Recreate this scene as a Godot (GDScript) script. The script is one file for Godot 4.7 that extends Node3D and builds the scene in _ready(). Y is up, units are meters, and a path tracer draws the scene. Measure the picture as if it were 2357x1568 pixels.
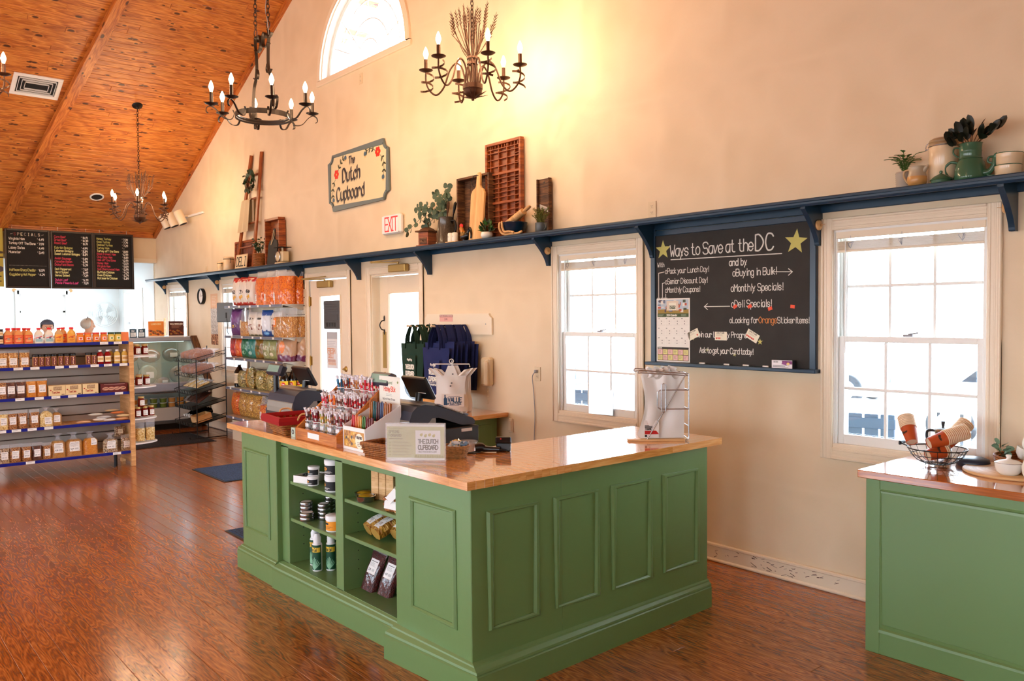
extends Node3D
class Mb:
	var v:=PackedVector3Array()
	var n:=PackedVector3Array()
	var u:=PackedVector2Array()
	var c:=PackedColorArray()
	var ix:=PackedInt32Array()
	var T:=Transform3D.IDENTITY
	var NB:=Basis.IDENTITY
	var col:=Color.WHITE
	func at(t: Transform3D) -> Mb:
		T=t
		NB=t.basis.inverse().transposed()
		return self
	func pos(o: Vector3,ry:=0.0) -> Mb:
		return at(Transform3D(Basis(Vector3.UP,ry),o))
	func eul(o: Vector3,e: Vector3,s:=1.0) -> Mb:
		return at(Transform3D(Basis.from_euler(e).scaled(Vector3(s,s,s)),o))
	func rst() -> Mb:
		return at(Transform3D.IDENTITY)
	func p(a: Vector3,m: Vector3,t:=Vector2.ZERO) -> int:
		v.append(T*a)
		n.append((NB*m).normalized())
		u.append(t)
		c.append(col)
		return v.size() - 1
	func tri(a: int,b: int,d: int) -> void:
		ix.append(a)
		ix.append(d)
		ix.append(b)
	func face(pts: Array,uvs:=[]) -> void:
		var m: Vector3=(pts[1] - pts[0]).cross(pts[2] - pts[0]).normalized()
		if m==Vector3.ZERO and pts.size()>3:
			m=(pts[2] - pts[0]).cross(pts[3] - pts[0]).normalized()
		var f:=v.size()
		for k in pts.size():
			p(pts[k],m,uvs[k] if uvs.size() else Vector2.ZERO)
		for k in range(1,pts.size() - 1):
			tri(f,f+k,f+k+1)
	func box(ce: Vector3,sz: Vector3,bev:=0.0,uo:=Vector2.ZERO) -> Mb:
		var h:=sz*0.5
		var b:=minf(bev,minf(h.x,minf(h.y,h.z))*0.9)
		for a in 3:
			var a1:=(a+1) % 3
			var a2:=(a+2) % 3
			for s in [-1.0,1.0]:
				var pts:=[]
				var uvs:=[]
				for k in [[-1,-1],[1,-1],[1,1],[-1,1]]:
					var q:=Vector3.ZERO
					q[a]=s*h[a]
					q[a1]=k[0]*(h[a1] - b)
					q[a2]=k[1]*(h[a2] - b)
					pts.append(ce+q)
					uvs.append(uo+(Vector2(q.z,q.y) if a==0 else Vector2(q.x,q.z) if a==1 else Vector2(q.x,q.y)))
				if s<0:
					pts.reverse()
					uvs.reverse()
				face(pts,uvs)
		if b>0.0:
			for a in 3:
				var a1:=(a+1) % 3
				var a2:=(a+2) % 3
				for s1 in [-1.0,1.0]:
					for s2 in [-1.0,1.0]:
						var pts:=[]
						for k in [[-1,0],[1,0],[1,1],[-1,1]]:
							var q:=Vector3.ZERO
							q[a]=k[0]*(h[a] - b)
							q[a1]=s1*(h[a1] - (b if k[1] else 0.0))
							q[a2]=s2*(h[a2] - (0.0 if k[1] else b))
							pts.append(ce+q)
						if s1*s2<0:
							pts.reverse()
						var uvs:=[]
						for q in pts:
							uvs.append(uo+Vector2(q.x - ce.x+q.z - ce.z,q.y - ce.y))
						face(pts,uvs)
			for s0 in [-1.0,1.0]:
				for s1 in [-1.0,1.0]:
					for s2 in [-1.0,1.0]:
						var pts:=[
							ce+Vector3(s0*h.x,s1*(h.y - b),s2*(h.z - b)),
							ce+Vector3(s0*(h.x - b),s1*h.y,s2*(h.z - b)),
							ce+Vector3(s0*(h.x - b),s1*(h.y - b),s2*h.z)]
						if s0*s1*s2<0:
							pts.reverse()
						face(pts)
		return self
	func lathe(pr: Array,seg:=24,a0:=0.0,a1:=TAU) -> Mb:
		var m:=pr.size() - 1
		var nr:=[]
		var ln:=[0.0]
		for k in m:
			var d: Vector2=pr[k+1] - pr[k]
			nr.append(Vector2(d.y,-d.x).normalized())
			ln.append(ln[k]+d.length())
		for k in m:
			var na: Vector2=nr[k]
			var nb: Vector2=nr[k]
			if k>0 and nr[k - 1].dot(nr[k])>0.6:
				na=(nr[k - 1]+nr[k]).normalized()
			if k<m - 1 and nr[k+1].dot(nr[k])>0.6:
				nb=(nr[k+1]+nr[k]).normalized()
			var f:=v.size()
			for j in seg+1:
				var a:=lerpf(a0,a1,float(j)/seg)
				var cs:=cos(a)
				var sn:=sin(a)
				p(Vector3(pr[k].x*cs,pr[k].y,-pr[k].x*sn),Vector3(na.x*cs,na.y,-na.x*sn),Vector2(float(j)/seg,ln[k]/maxf(ln[m],0.0001)))
				p(Vector3(pr[k+1].x*cs,pr[k+1].y,-pr[k+1].x*sn),Vector3(nb.x*cs,nb.y,-nb.x*sn),Vector2(float(j)/seg,ln[k+1]/maxf(ln[m],0.0001)))
			for j in seg:
				var q:=f+j*2
				if pr[k].x>1e-6:
					tri(q,q+2,q+1)
				if pr[k+1].x>1e-6:
					tri(q+1,q+2,q+3)
		return self
	func cyl(ce: Vector3,r0: float,r1: float,h: float,seg:=20) -> Mb:
		var keep:=T
		at(keep*Transform3D(Basis.IDENTITY,ce))
		lathe([Vector2(0,0),Vector2(r0,0),Vector2(r1,h),Vector2(0,h)],seg)
		at(keep)
		return self
	func rod(a: Vector3,b: Vector3,r: float,seg:=8,r2:=-1.0) -> Mb:
		return tube([a,b],[r,r if r2<0 else r2],seg)
	func tube(pts: Array,r,seg:=8,closed:=false) -> Mb:
		var m:=pts.size()
		var dirs:=[]
		for k in m:
			var a: Vector3=pts[(k - 1+m) % m] if closed or k>0 else pts[k]
			var b: Vector3=pts[(k+1) % m] if closed or k<m - 1 else pts[k]
			var d:=(b - a).normalized()
			dirs.append(d if d != Vector3.ZERO else Vector3.UP)
		var side: Vector3=dirs[0].cross(Vector3.UP if absf(dirs[0].y)<0.9 else Vector3.RIGHT).normalized()
		var rings:=[]
		var dist:=0.0
		var total:=m+1 if closed else m
		for kk in total:
			var k:=kk % m
			if kk>0:
				dist+=(pts[k] - pts[(k - 1+m) % m]).length()
			side=(side - dirs[k]*side.dot(dirs[k])).normalized()
			var up: Vector3=side.cross(dirs[k]).normalized()
			var rr: float=r[k] if r is Array else r
			var f:=v.size()
			for j in seg+1:
				var a:=TAU*j/seg
				var o: Vector3=side*cos(a)+up*sin(a)
				p(pts[k]+o*rr,o,Vector2(float(j)/seg,dist))
			rings.append(f)
		for k in total - 1:
			for j in seg:
				var a: int=rings[k]+j
				var b: int=rings[k+1]+j
				tri(a,b,a+1)
				tri(a+1,b,b+1)
		if not closed:
			for e in [0,m - 1]:
				var rr: float=r[e] if r is Array else r
				if rr>0.0004:
					var d: Vector3=dirs[e]*(-1.0 if e==0 else 1.0)
					var ce:=p(pts[e],d)
					var f:=v.size()
					for j in seg+1:
						p(T.affine_inverse()*v[rings[e]+j],d)
					for j in seg:
						if e==0:
							tri(ce,f+j,f+j+1)
						else:
							tri(ce,f+j+1,f+j)
		return self
	func sweep(pts: Array,prof: Array,up0: Vector3,closed:=false) -> Mb:
		var m:=pts.size()
		var fr:=[]
		for k in m:
			var a: Vector3=pts[(k - 1+m) % m] if closed or k>0 else pts[k]
			var b: Vector3=pts[(k+1) % m] if closed or k<m - 1 else pts[k]
			var d:=(b - a).normalized()
			var s:=d.cross(up0)
			s=s.normalized() if s.length()>0.001 else Vector3.RIGHT
			var miter:=1.0
			if closed or (k>0 and k<m - 1):
				var d1: Vector3=(pts[k] - a).normalized()
				miter=1.0/maxf(0.4,d1.dot(d))
			fr.append([s,s.cross(d).normalized(),miter,d])
		var total:=m if closed else m - 1
		var dist:=0.0
		for k in total:
			var k2:=(k+1) % m
			var l: float=(pts[k2] - pts[k]).length()
			for j in prof.size():
				var a: Vector2=prof[j]
				var b: Vector2=prof[(j+1) % prof.size()]
				var q:=[]
				for e in [[k,a],[k2,a],[k2,b],[k,b]]:
					var f: Array=fr[e[0]]
					q.append(pts[e[0]]+f[0]*(e[1].x*f[2])+f[1]*e[1].y)
				face(q,[Vector2(dist,a.x+a.y),Vector2(dist+l,a.x+a.y),Vector2(dist+l,b.x+b.y),Vector2(dist,b.x+b.y)])
			dist+=l
		if not closed:
			for e in [0,m - 1]:
				var q:=[]
				for a in prof:
					q.append(pts[e]+fr[e][0]*a.x+fr[e][1]*a.y)
				if e==0:
					q.reverse()
				face(q)
		return self
	func ext(poly: Array,z0: float,z1: float,uo:=Vector2.ZERO) -> Mb:
		var pp:=PackedVector2Array(poly)
		if Geometry2D.is_polygon_clockwise(pp):
			pp.reverse()
		var tr:=Geometry2D.triangulate_polygon(pp)
		for s in [0,1]:
			var z:=z1 if s else z0
			var f:=v.size()
			for q in pp:
				p(Vector3(q.x,q.y,z),Vector3(0,0,1 if s else -1),q+uo)
			for k in range(0,tr.size(),3):
				var a:=pp[tr[k]]
				var ccw:=(pp[tr[k+1]] - a).cross(pp[tr[k+2]] - a)>0
				if ccw==(s==1):
					tri(f+tr[k],f+tr[k+1],f+tr[k+2])
				else:
					tri(f+tr[k],f+tr[k+2],f+tr[k+1])
		for k in pp.size():
			var a:=pp[k]
			var b:=pp[(k+1) % pp.size()]
			face([Vector3(a.x,a.y,z0),Vector3(b.x,b.y,z0),Vector3(b.x,b.y,z1),Vector3(a.x,a.y,z1)],[a+uo,b+uo,b+uo+Vector2(0,0.02),a+uo+Vector2(0,0.02)])
		return self
	func ball(ce: Vector3,r: Vector3,seg:=16,rings:=10) -> Mb:
		var f:=v.size()
		for k in rings+1:
			var b:=PI*k/rings
			for j in seg+1:
				var a:=TAU*j/seg
				var d:=Vector3(sin(b)*cos(a),cos(b),-sin(b)*sin(a))
				p(ce+d*r,d/r,Vector2(float(j)/seg,1.0 - float(k)/rings))
		for k in rings:
			for j in seg:
				var a:=f+k*(seg+1)+j
				var b:=a+seg+1
				if k>0:
					tri(a,b,a+1)
				if k<rings - 1:
					tri(a+1,b,b+1)
		return self
	func sheet(f: Callable,nu: int,nv: int,uv0:=Vector2.ZERO,uv1:=Vector2.ONE) -> Mb:
		var g:=[]
		for j in nv+1:
			for i in nu+1:
				g.append(f.call(float(i)/nu,float(j)/nv))
		var b:=v.size()
		for j in nv+1:
			for i in nu+1:
				var dx: Vector3=g[j*(nu+1)+mini(i+1,nu)] - g[j*(nu+1)+maxi(i - 1,0)]
				var dy: Vector3=g[mini(j+1,nv)*(nu+1)+i] - g[maxi(j - 1,0)*(nu+1)+i]
				var m:=dx.cross(dy)
				p(g[j*(nu+1)+i],m.normalized() if m.length()>1e-12 else Vector3(0,0,1),Vector2(lerpf(uv0.x,uv1.x,float(i)/nu),lerpf(uv1.y,uv0.y,float(j)/nv)))
		for j in nv:
			for i in nu:
				var a:=b+j*(nu+1)+i
				tri(a,a+1,a+nu+2)
				tri(a,a+nu+2,a+nu+1)
		return self
	func mesh() -> ArrayMesh:
		var ar:=[]
		ar.resize(Mesh.ARRAY_MAX)
		ar[Mesh.ARRAY_VERTEX]=v
		ar[Mesh.ARRAY_NORMAL]=n
		ar[Mesh.ARRAY_TEX_UV]=u
		ar[Mesh.ARRAY_COLOR]=c
		ar[Mesh.ARRAY_INDEX]=ix
		var am:=ArrayMesh.new()
		am.add_surface_from_arrays(Mesh.PRIMITIVE_TRIANGLES,ar)
		return am
var M:={}
var used:={}
var rng:=RandomNumberGenerator.new()
func V(x,y,z) -> Vector3:
	return Vector3(x,y,z)
func P2(x,y) -> Vector2:
	return Vector2(x,y)
func numbered(called: String) -> String:
	if not used.has(called):
		used[called]=0
		return called
	used[called]+=1
	return "%s_%03d" % [called,used[called]]
func tag(o,label: String,category: String,group:="",kind:="") -> void:
	if label:
		o.set_meta("label",label)
	if category:
		o.set_meta("category",category)
	if group:
		o.set_meta("group",group)
	if kind:
		o.set_meta("kind",kind)
func thing(called: String,label: String,category: String,where:=Vector3.ZERO,turn:=0.0,group:="") -> Node3D:
	var o:=Node3D.new()
	o.name=numbered(called)
	add_child(o)
	o.position=where
	o.rotation.y=turn
	tag(o,label,category,group)
	return o
func struct(called: String,label:="",where:=Vector3.ZERO) -> Node3D:
	var o:=Node3D.new()
	o.name=numbered(called)
	add_child(o)
	o.position=where
	tag(o,label,"","","structure")
	return o
func part(parent: Node,called: String,b,m: Material) -> MeshInstance3D:
	var o:=MeshInstance3D.new()
	o.name=called
	o.mesh=b.mesh() if b is Mb else b
	o.material_override=m
	parent.add_child(o,true)
	return o
func single(called: String,label: String,category: String,b,m: Material,where:=Vector3.ZERO,turn:=0.0,group:="") -> MeshInstance3D:
	var o:=MeshInstance3D.new()
	o.name=numbered(called)
	o.mesh=b.mesh() if b is Mb else b
	o.material_override=m
	add_child(o)
	o.position=where
	o.rotation.y=turn
	tag(o,label,category,group)
	return o
func sstruct(called: String,label: String,b,m: Material) -> MeshInstance3D:
	var o:=single(called,label,"",b,m)
	o.set_meta("kind","structure")
	return o
func copy_of(o: Node3D,label: String,where: Vector3,turn:=0.0,group:="") -> Node3D:
	var base: String=o.name
	var cut:=base.rfind("_")
	if cut>0 and base.substr(cut+1).is_valid_int():
		base=base.substr(0,cut)
	var r: Node3D=o.duplicate()
	r.name=numbered(base)
	add_child(r)
	r.position=where
	r.rotation.y=turn
	r.set_meta("label",label)
	if group:
		r.set_meta("group",group)
	return r
func sit(o: Node3D,where: Vector3,e: Vector3) -> void:
	o.position=where
	o.rotation=e
const ORD:=["leftmost","second from left","third from left","fourth from left","fifth from left","sixth from left","seventh from left","eighth from left","ninth from left","tenth from left","eleventh from left","twelfth from left","thirteenth from left","fourteenth from left"]
func curve(pts: Array,sub:=6) -> Array:
	var out:=[]
	for k in pts.size() - 1:
		var a=pts[maxi(k - 1,0)]
		var b=pts[k]
		var c=pts[k+1]
		var d=pts[mini(k+2,pts.size() - 1)]
		for s in sub:
			out.append(b.cubic_interpolate(c,a,d,float(s)/sub))
	out.append(pts[-1])
	return out
func mt(key: String,col: Color,rough:=0.6,metal:=0.0) -> StandardMaterial3D:
	var m:=StandardMaterial3D.new()
	m.resource_name=key
	m.albedo_color=col
	m.roughness=rough
	m.metallic=metal
	M[key]=m
	return m
func vmt(key: String,rough:=0.6,metal:=0.0) -> StandardMaterial3D:
	var m:=mt(key,Color.WHITE,rough,metal)
	m.vertex_color_use_as_albedo=true
	m.vertex_color_is_srgb=true
	return m
func clear(key: String,col: Color,alpha: float,rough:=0.05) -> StandardMaterial3D:
	var m:=mt(key,Color(col.r,col.g,col.b,alpha),rough)
	m.transparency=BaseMaterial3D.TRANSPARENCY_ALPHA
	return m
func noise(kind: int,freq: float,sd: int,oct:=3) -> FastNoiseLite:
	var f:=FastNoiseLite.new()
	f.noise_type=kind as FastNoiseLite.NoiseType
	f.frequency=freq
	f.seed=sd
	f.fractal_octaves=oct
	return f
func ramp(cols: Array) -> Gradient:
	var g:=Gradient.new()
	var cs:=PackedColorArray()
	var os:=PackedFloat32Array()
	for e in cols:
		os.append(e[0])
		cs.append(e[1])
	g.offsets=os
	g.colors=cs
	return g
func ntex(f: FastNoiseLite,size: int,g: Gradient=null,bump:=0.0) -> NoiseTexture2D:
	var t:=NoiseTexture2D.new()
	t.width=size
	t.height=size
	t.seamless=true
	t.noise=f
	if g:
		t.color_ramp=g
	if bump>0.0:
		t.as_normal_map=true
		t.bump_strength=bump
	return t
func food(key: String,size: float,freq: float,cols: Array,sd: int) -> StandardMaterial3D:
	var f:=noise(FastNoiseLite.TYPE_CELLULAR,freq,sd,1)
	f.fractal_type=FastNoiseLite.FRACTAL_NONE
	f.cellular_return_type=FastNoiseLite.RETURN_CELL_VALUE
	f.cellular_jitter=1.0
	f.domain_warp_enabled=true
	f.domain_warp_amplitude=14.0
	f.domain_warp_frequency=0.03
	var f2: FastNoiseLite=f.duplicate()
	f2.cellular_return_type=FastNoiseLite.RETURN_DISTANCE
	var stops:=[]
	for k in cols.size():
		stops.append([float(k)/(cols.size() - 1),cols[k]])
	var m:=mt(key,Color.WHITE,0.35)
	m.albedo_texture=ntex(f,256,ramp(stops))
	m.normal_enabled=true
	m.normal_texture=ntex(f2,256,null,9.0)
	m.normal_scale=1.2
	m.uv1_scale=Vector3(1.0/size,1.0/size,1)
	m.clearcoat_enabled=true
	m.clearcoat=0.7
	m.clearcoat_roughness=0.12
	return m
func wood(key: String,w: int,h: int,tones: Array,rings: float,warp: float,sd: int,size: Vector2,rough:=0.4,knots:=0.0) -> StandardMaterial3D:
	var n1:=noise(FastNoiseLite.TYPE_SIMPLEX_SMOOTH,0.006,sd,2)
	var n2:=noise(FastNoiseLite.TYPE_SIMPLEX,0.05,sd+7,3)
	var im:=Image.create(w,h,false,Image.FORMAT_RGB8)
	var g:=ramp(tones)
	var r:=RandomNumberGenerator.new()
	r.seed=sd
	var kn:=[]
	for k in int(knots):
		kn.append([r.randf()*w,r.randf()*h,r.randf_range(3.0,9.0)])
	for y in h:
		for x in w:
			var px:=float(x)
			var a:=n1.get_noise_2d(px*0.55,y*3.2)
			var e:=n1.get_noise_2d((px - w)*0.55,y*3.2)
			var q:=smoothstep(0.75,1.0,px/w)
			a=lerpf(a,e,q)
			var rr:=y*rings/h+a*warp
			var kd:=0.0
			for k in kn:
				var dx: float=(px - k[0])*0.55
				var dy: float=y - k[1]
				var d=sqrt(dx*dx+dy*dy)/k[2]
				if d<4.0:
					rr+=1.2*exp(-d*d*0.6)
					kd=maxf(kd,smoothstep(1.15,0.6,d))
			var ring:=absf(fposmod(rr,1.0)*2.0 - 1.0)
			ring=pow(ring,1.6)
			var fine:=n2.get_noise_2d(px*0.25,y*4.0)
			var val:=clampf(0.5+(ring - 0.45)*0.5+fine*0.35+a*0.25,0.0,1.0)
			var co:=g.sample(val)
			if kd>0.0:
				co=co.lerp(Color(0.24,0.1,0.04),kd*0.85)
			im.set_pixel(x,y,co)
	var m:=mt(key,Color.WHITE,rough)
	m.albedo_texture=ImageTexture.create_from_image(im)
	m.uv1_scale=Vector3(1.0/size.x,1.0/size.y,1)
	m.vertex_color_use_as_albedo=true
	return m
const GLYPH:={
	"A": "022842 1434","B": "0208 ~0838473505 ~0535443202","C": "~4738180604123243","D": "0208 ~082846442202","E": "48080242 0535","F": "480802 0535",
	"G": "~4738180604123243 424525","H": "0208 4248 0545","I": "2228 1838 1232","J": "~4843321203","K": "0208 480542","L": "080242","M": "0208254842","N": "02084248",
	"O": "~28060422444628","P": "0208 ~083847463505","Q": "~28060422444628 3341","R": "0208 ~083847463505 2542","S": "~47381807153543321203","T": "0848 2822","U": "~080412324448",
	"V": "082248","W": "0812253248","X": "0842 0248","Y": "082548 2522","Z": "08480242",
	"a": "~36160503122234 3632","b": "0802 ~0516263533221203","c": "~3526160503122233","d": "3832 ~3526160503122233","e": "~04343526160503122233","f": "~37281712 0626",
	"g": "~3526160503122233 ~3631201001","h": "0802 ~0516263532","i": "1216 1718","j": "~161100 1718","k": "0802 360432","l": "1812","m": "0206 ~05162522 ~25364542",
	"n": "0206 ~0516263532","o": "~16050312223335261605","p": "0600 ~0516263533221203","q": "3630 ~3526160503122233","r": "0206 ~05162635","s": "~35261605142433221203",
	"t": "~18132232 0626","u": "~0603122233 3632","v": "061236","w": "0612253246","x": "0632 0236","y": "0622 3600","z": "06360232",
	"0": "~28060422444628","1": "172822","2": "~071838474502 0242","3": "~0718384725 ~2544321203","4": "380444 3832","5": "480805 ~0535443203","6": "~3818050312324405",
	"7": "084822","8": "~250718384725 ~250312324325","9": "~4635150618384632",".": "1213","!": "1814 1213","-": "0535","'": "1816","*": "1535 2426","~": "~0415254556","+": "0535 2337",
	",": "1311",":": "1314 1617","&": "~42071828370212324","$": "~47381807153543321203 2129","/": "0248","%": "0248 0718 3243",
}
var glyphs:={}
func glyph(ch: String) -> Array:
	if glyphs.has(ch):
		return glyphs[ch]
	var out:=[]
	var wide:=0.0
	for s in GLYPH.get(ch,"").split(" ",false):
		var soft: bool=s.begins_with("~")
		var t: String=s.substr(1) if soft else s
		var pts:=[]
		for k in t.length()/2:
			pts.append(Vector2(int(t[k*2]),int(t[k*2+1])))
			wide=maxf(wide,pts[-1].x)
		if soft and pts.size()>2:
			pts=curve(pts,5)
		out.append(pts)
	glyphs[ch]=[out,wide if ch != " " else 1.2]
	return glyphs[ch]
func dab(im: Image,x: float,y: float,r: float,col: Color,a:=1.0) -> void:
	var w:=im.get_width()
	var h:=im.get_height()
	for j in range(maxi(0,int(y - r - 1)),mini(h,int(y+r+2))):
		for i in range(maxi(0,int(x - r - 1)),mini(w,int(x+r+2))):
			var d:=Vector2(i+0.5 - x,j+0.5 - y).length()
			var k:=clampf(r - d+0.5,0.0,1.0)*a
			if k>0.0:
				im.set_pixel(i,j,im.get_pixel(i,j).lerp(col,k))
func pline(im: Image,a: Vector2,b: Vector2,r: float,col: Color,al:=1.0,nib:=0.0) -> void:
	var l:=a.distance_to(b)
	var st:=maxf(0.7,r*0.6)
	var m:=int(l/st)+1
	for k in m+1:
		var q:=a.lerp(b,float(k)/m)
		if nib>0.0:
			var q2:=int(nib/maxf(0.7,r))+1
			for e in q2+1:
				var o:=(float(e)/q2 - 0.5)*nib
				dab(im,q.x+o*0.72,q.y - o*0.69,r,col,al)
		else:
			dab(im,q.x,q.y,r,col,al)
func write(im: Image,txt: String,at: Vector2,cap: float,col: Color,r:=1.2,gap:=1.3,al:=1.0,nib:=0.0,tilt:=0.0) -> float:
	var s:=cap/6.0
	var x:=at.x
	for ch in txt:
		var g:=glyph(ch)
		for st in g[0]:
			for k in st.size() - 1:
				var a: Vector2=st[k]
				var b: Vector2=st[k+1]
				pline(im,Vector2(x+a.x*s*0.8,at.y - (a.y - 2)*s+tilt*(x - at.x)),Vector2(x+b.x*s*0.8,at.y - (b.y - 2)*s+tilt*(x - at.x)),r,col,al,nib)
		x+=(g[1]+gap)*s*0.8
	return x - at.x
func text_w(txt: String,cap: float,gap:=1.3) -> float:
	var x:=0.0
	for ch in txt:
		x+=(glyph(ch)[1]+gap)*cap/6.0*0.8
	return x
func fitw(im: Image,txt: String,x0: float,x1: float,base: float,cap: float,col: Color,r:=1.2,al:=1.0) -> void:
	var gap:=1.3
	while gap>0.5 and text_w(txt,cap,gap)>x1 - x0:
		gap -= 0.1
	while cap>4 and text_w(txt,cap,gap)>x1 - x0:
		cap -= 0.5
	write(im,txt,Vector2(x0,base),cap,col,r,gap,al)
func rect(im: Image,x: float,y: float,w: float,h: float,col: Color) -> void:
	im.fill_rect(Rect2i(int(x),int(y),int(w),int(h)),col)
func lines(im: Image,x: float,y: float,w: float,rows: int,step: float,col: Color,sd:=1,th:=1.0) -> void:
	var r:=RandomNumberGenerator.new()
	r.seed=sd
	for k in rows:
		rect(im,x,y+k*step,w*r.randf_range(0.6,1.0),maxf(1,th),col)
func printed(key: String,im: Image,rough:=0.6) -> StandardMaterial3D:
	var m:=mt(key,Color.WHITE,rough)
	m.albedo_texture=ImageTexture.create_from_image(im)
	m.texture_repeat=false
	return m
func canvas(w: int,h: int,col: Color) -> Image:
	var im:=Image.create(w,h,false,Image.FORMAT_RGB8)
	im.fill(col)
	return im
func tri_fill(im: Image,a: Vector2,b: Vector2,c: Vector2,col: Color) -> void:
	var lo:=a.min(b).min(c)
	var hi:=a.max(b).max(c)
	for y in range(maxi(0,int(lo.y)),mini(im.get_height(),int(hi.y)+1)):
		for x in range(maxi(0,int(lo.x)),mini(im.get_width(),int(hi.x)+1)):
			var q:=Vector2(x+0.5,y+0.5)
			var d1:=(b - a).cross(q - a)
			var d2:=(c - b).cross(q - b)
			var d3:=(a - c).cross(q - c)
			if (d1 >= 0 and d2 >= 0 and d3 >= 0) or (d1 <= 0 and d2 <= 0 and d3 <= 0):
				im.set_pixel(x,y,col)
func star_fill(im: Image,c: Vector2,r: float,col: Color,rot:=0.0) -> void:
	for k in 5:
		var a:=-PI/2+rot+TAU*k/5
		var l:=c+Vector2.from_angle(a - PI/5)*r*0.42
		var t:=c+Vector2.from_angle(a)*r
		var q:=c+Vector2.from_angle(a+PI/5)*r*0.42
		tri_fill(im,c,l,t,col)
		tri_fill(im,c,t,q,col)
func card(w: float,h: float,d:=0.001) -> Mb:
	var b:=Mb.new()
	b.face([V(-w/2,0,d),V(w/2,0,d),V(w/2,h,d),V(-w/2,h,d)],[P2(0,1),P2(1,1),P2(1,0),P2(0,0)])
	b.face([V(w/2,0,0),V(-w/2,0,0),V(-w/2,h,0),V(w/2,h,0)],[P2(0,0),P2(0,0),P2(0,0),P2(0,0)])
	for e in [[V(-w/2,h,d),V(w/2,h,d),V(w/2,h,0),V(-w/2,h,0)],[V(-w/2,0,0),V(w/2,0,0),V(w/2,0,d),V(-w/2,0,d)],[V(w/2,0,d),V(w/2,0,0),V(w/2,h,0),V(w/2,h,d)],[V(-w/2,0,0),V(-w/2,0,d),V(-w/2,h,d),V(-w/2,h,0)]]:
		b.face(e,[P2(0,0),P2(0,0),P2(0,0),P2(0,0)])
	return b
func setup_view() -> void:
	var cam:=Camera3D.new()
	cam.name="camera"
	cam.fov=45.3005
	cam.near=0.05
	cam.far=200.0
	cam.position=Vector3(0,1.6,4.367)
	cam.rotation_degrees=Vector3(-1.8307,49.5724,-0.4855)
	add_child(cam)
	cam.current=true
	var sky:=Sky.new()
	var sm:=ProceduralSkyMaterial.new()
	sm.sky_top_color=Color(0.80,0.90,1.0)
	sm.sky_horizon_color=Color(0.93,0.97,1.0)
	sm.ground_bottom_color=Color(0.72,0.74,0.76)
	sm.ground_horizon_color=Color(0.86,0.89,0.92)
	sm.energy_multiplier=SKY
	sky.sky_material=sm
	var env:=Environment.new()
	env.background_mode=Environment.BG_SKY
	env.sky=sky
	env.tonemap_mode=Environment.TONE_MAPPER_LINEAR
	env.tonemap_exposure=EXPOSURE
	env.sdfgi_enabled=true
	env.ssao_enabled=true
	env.ssil_enabled=true
	var we:=WorldEnvironment.new()
	we.name="world_environment"
	we.environment=env
	add_child(we)
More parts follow.
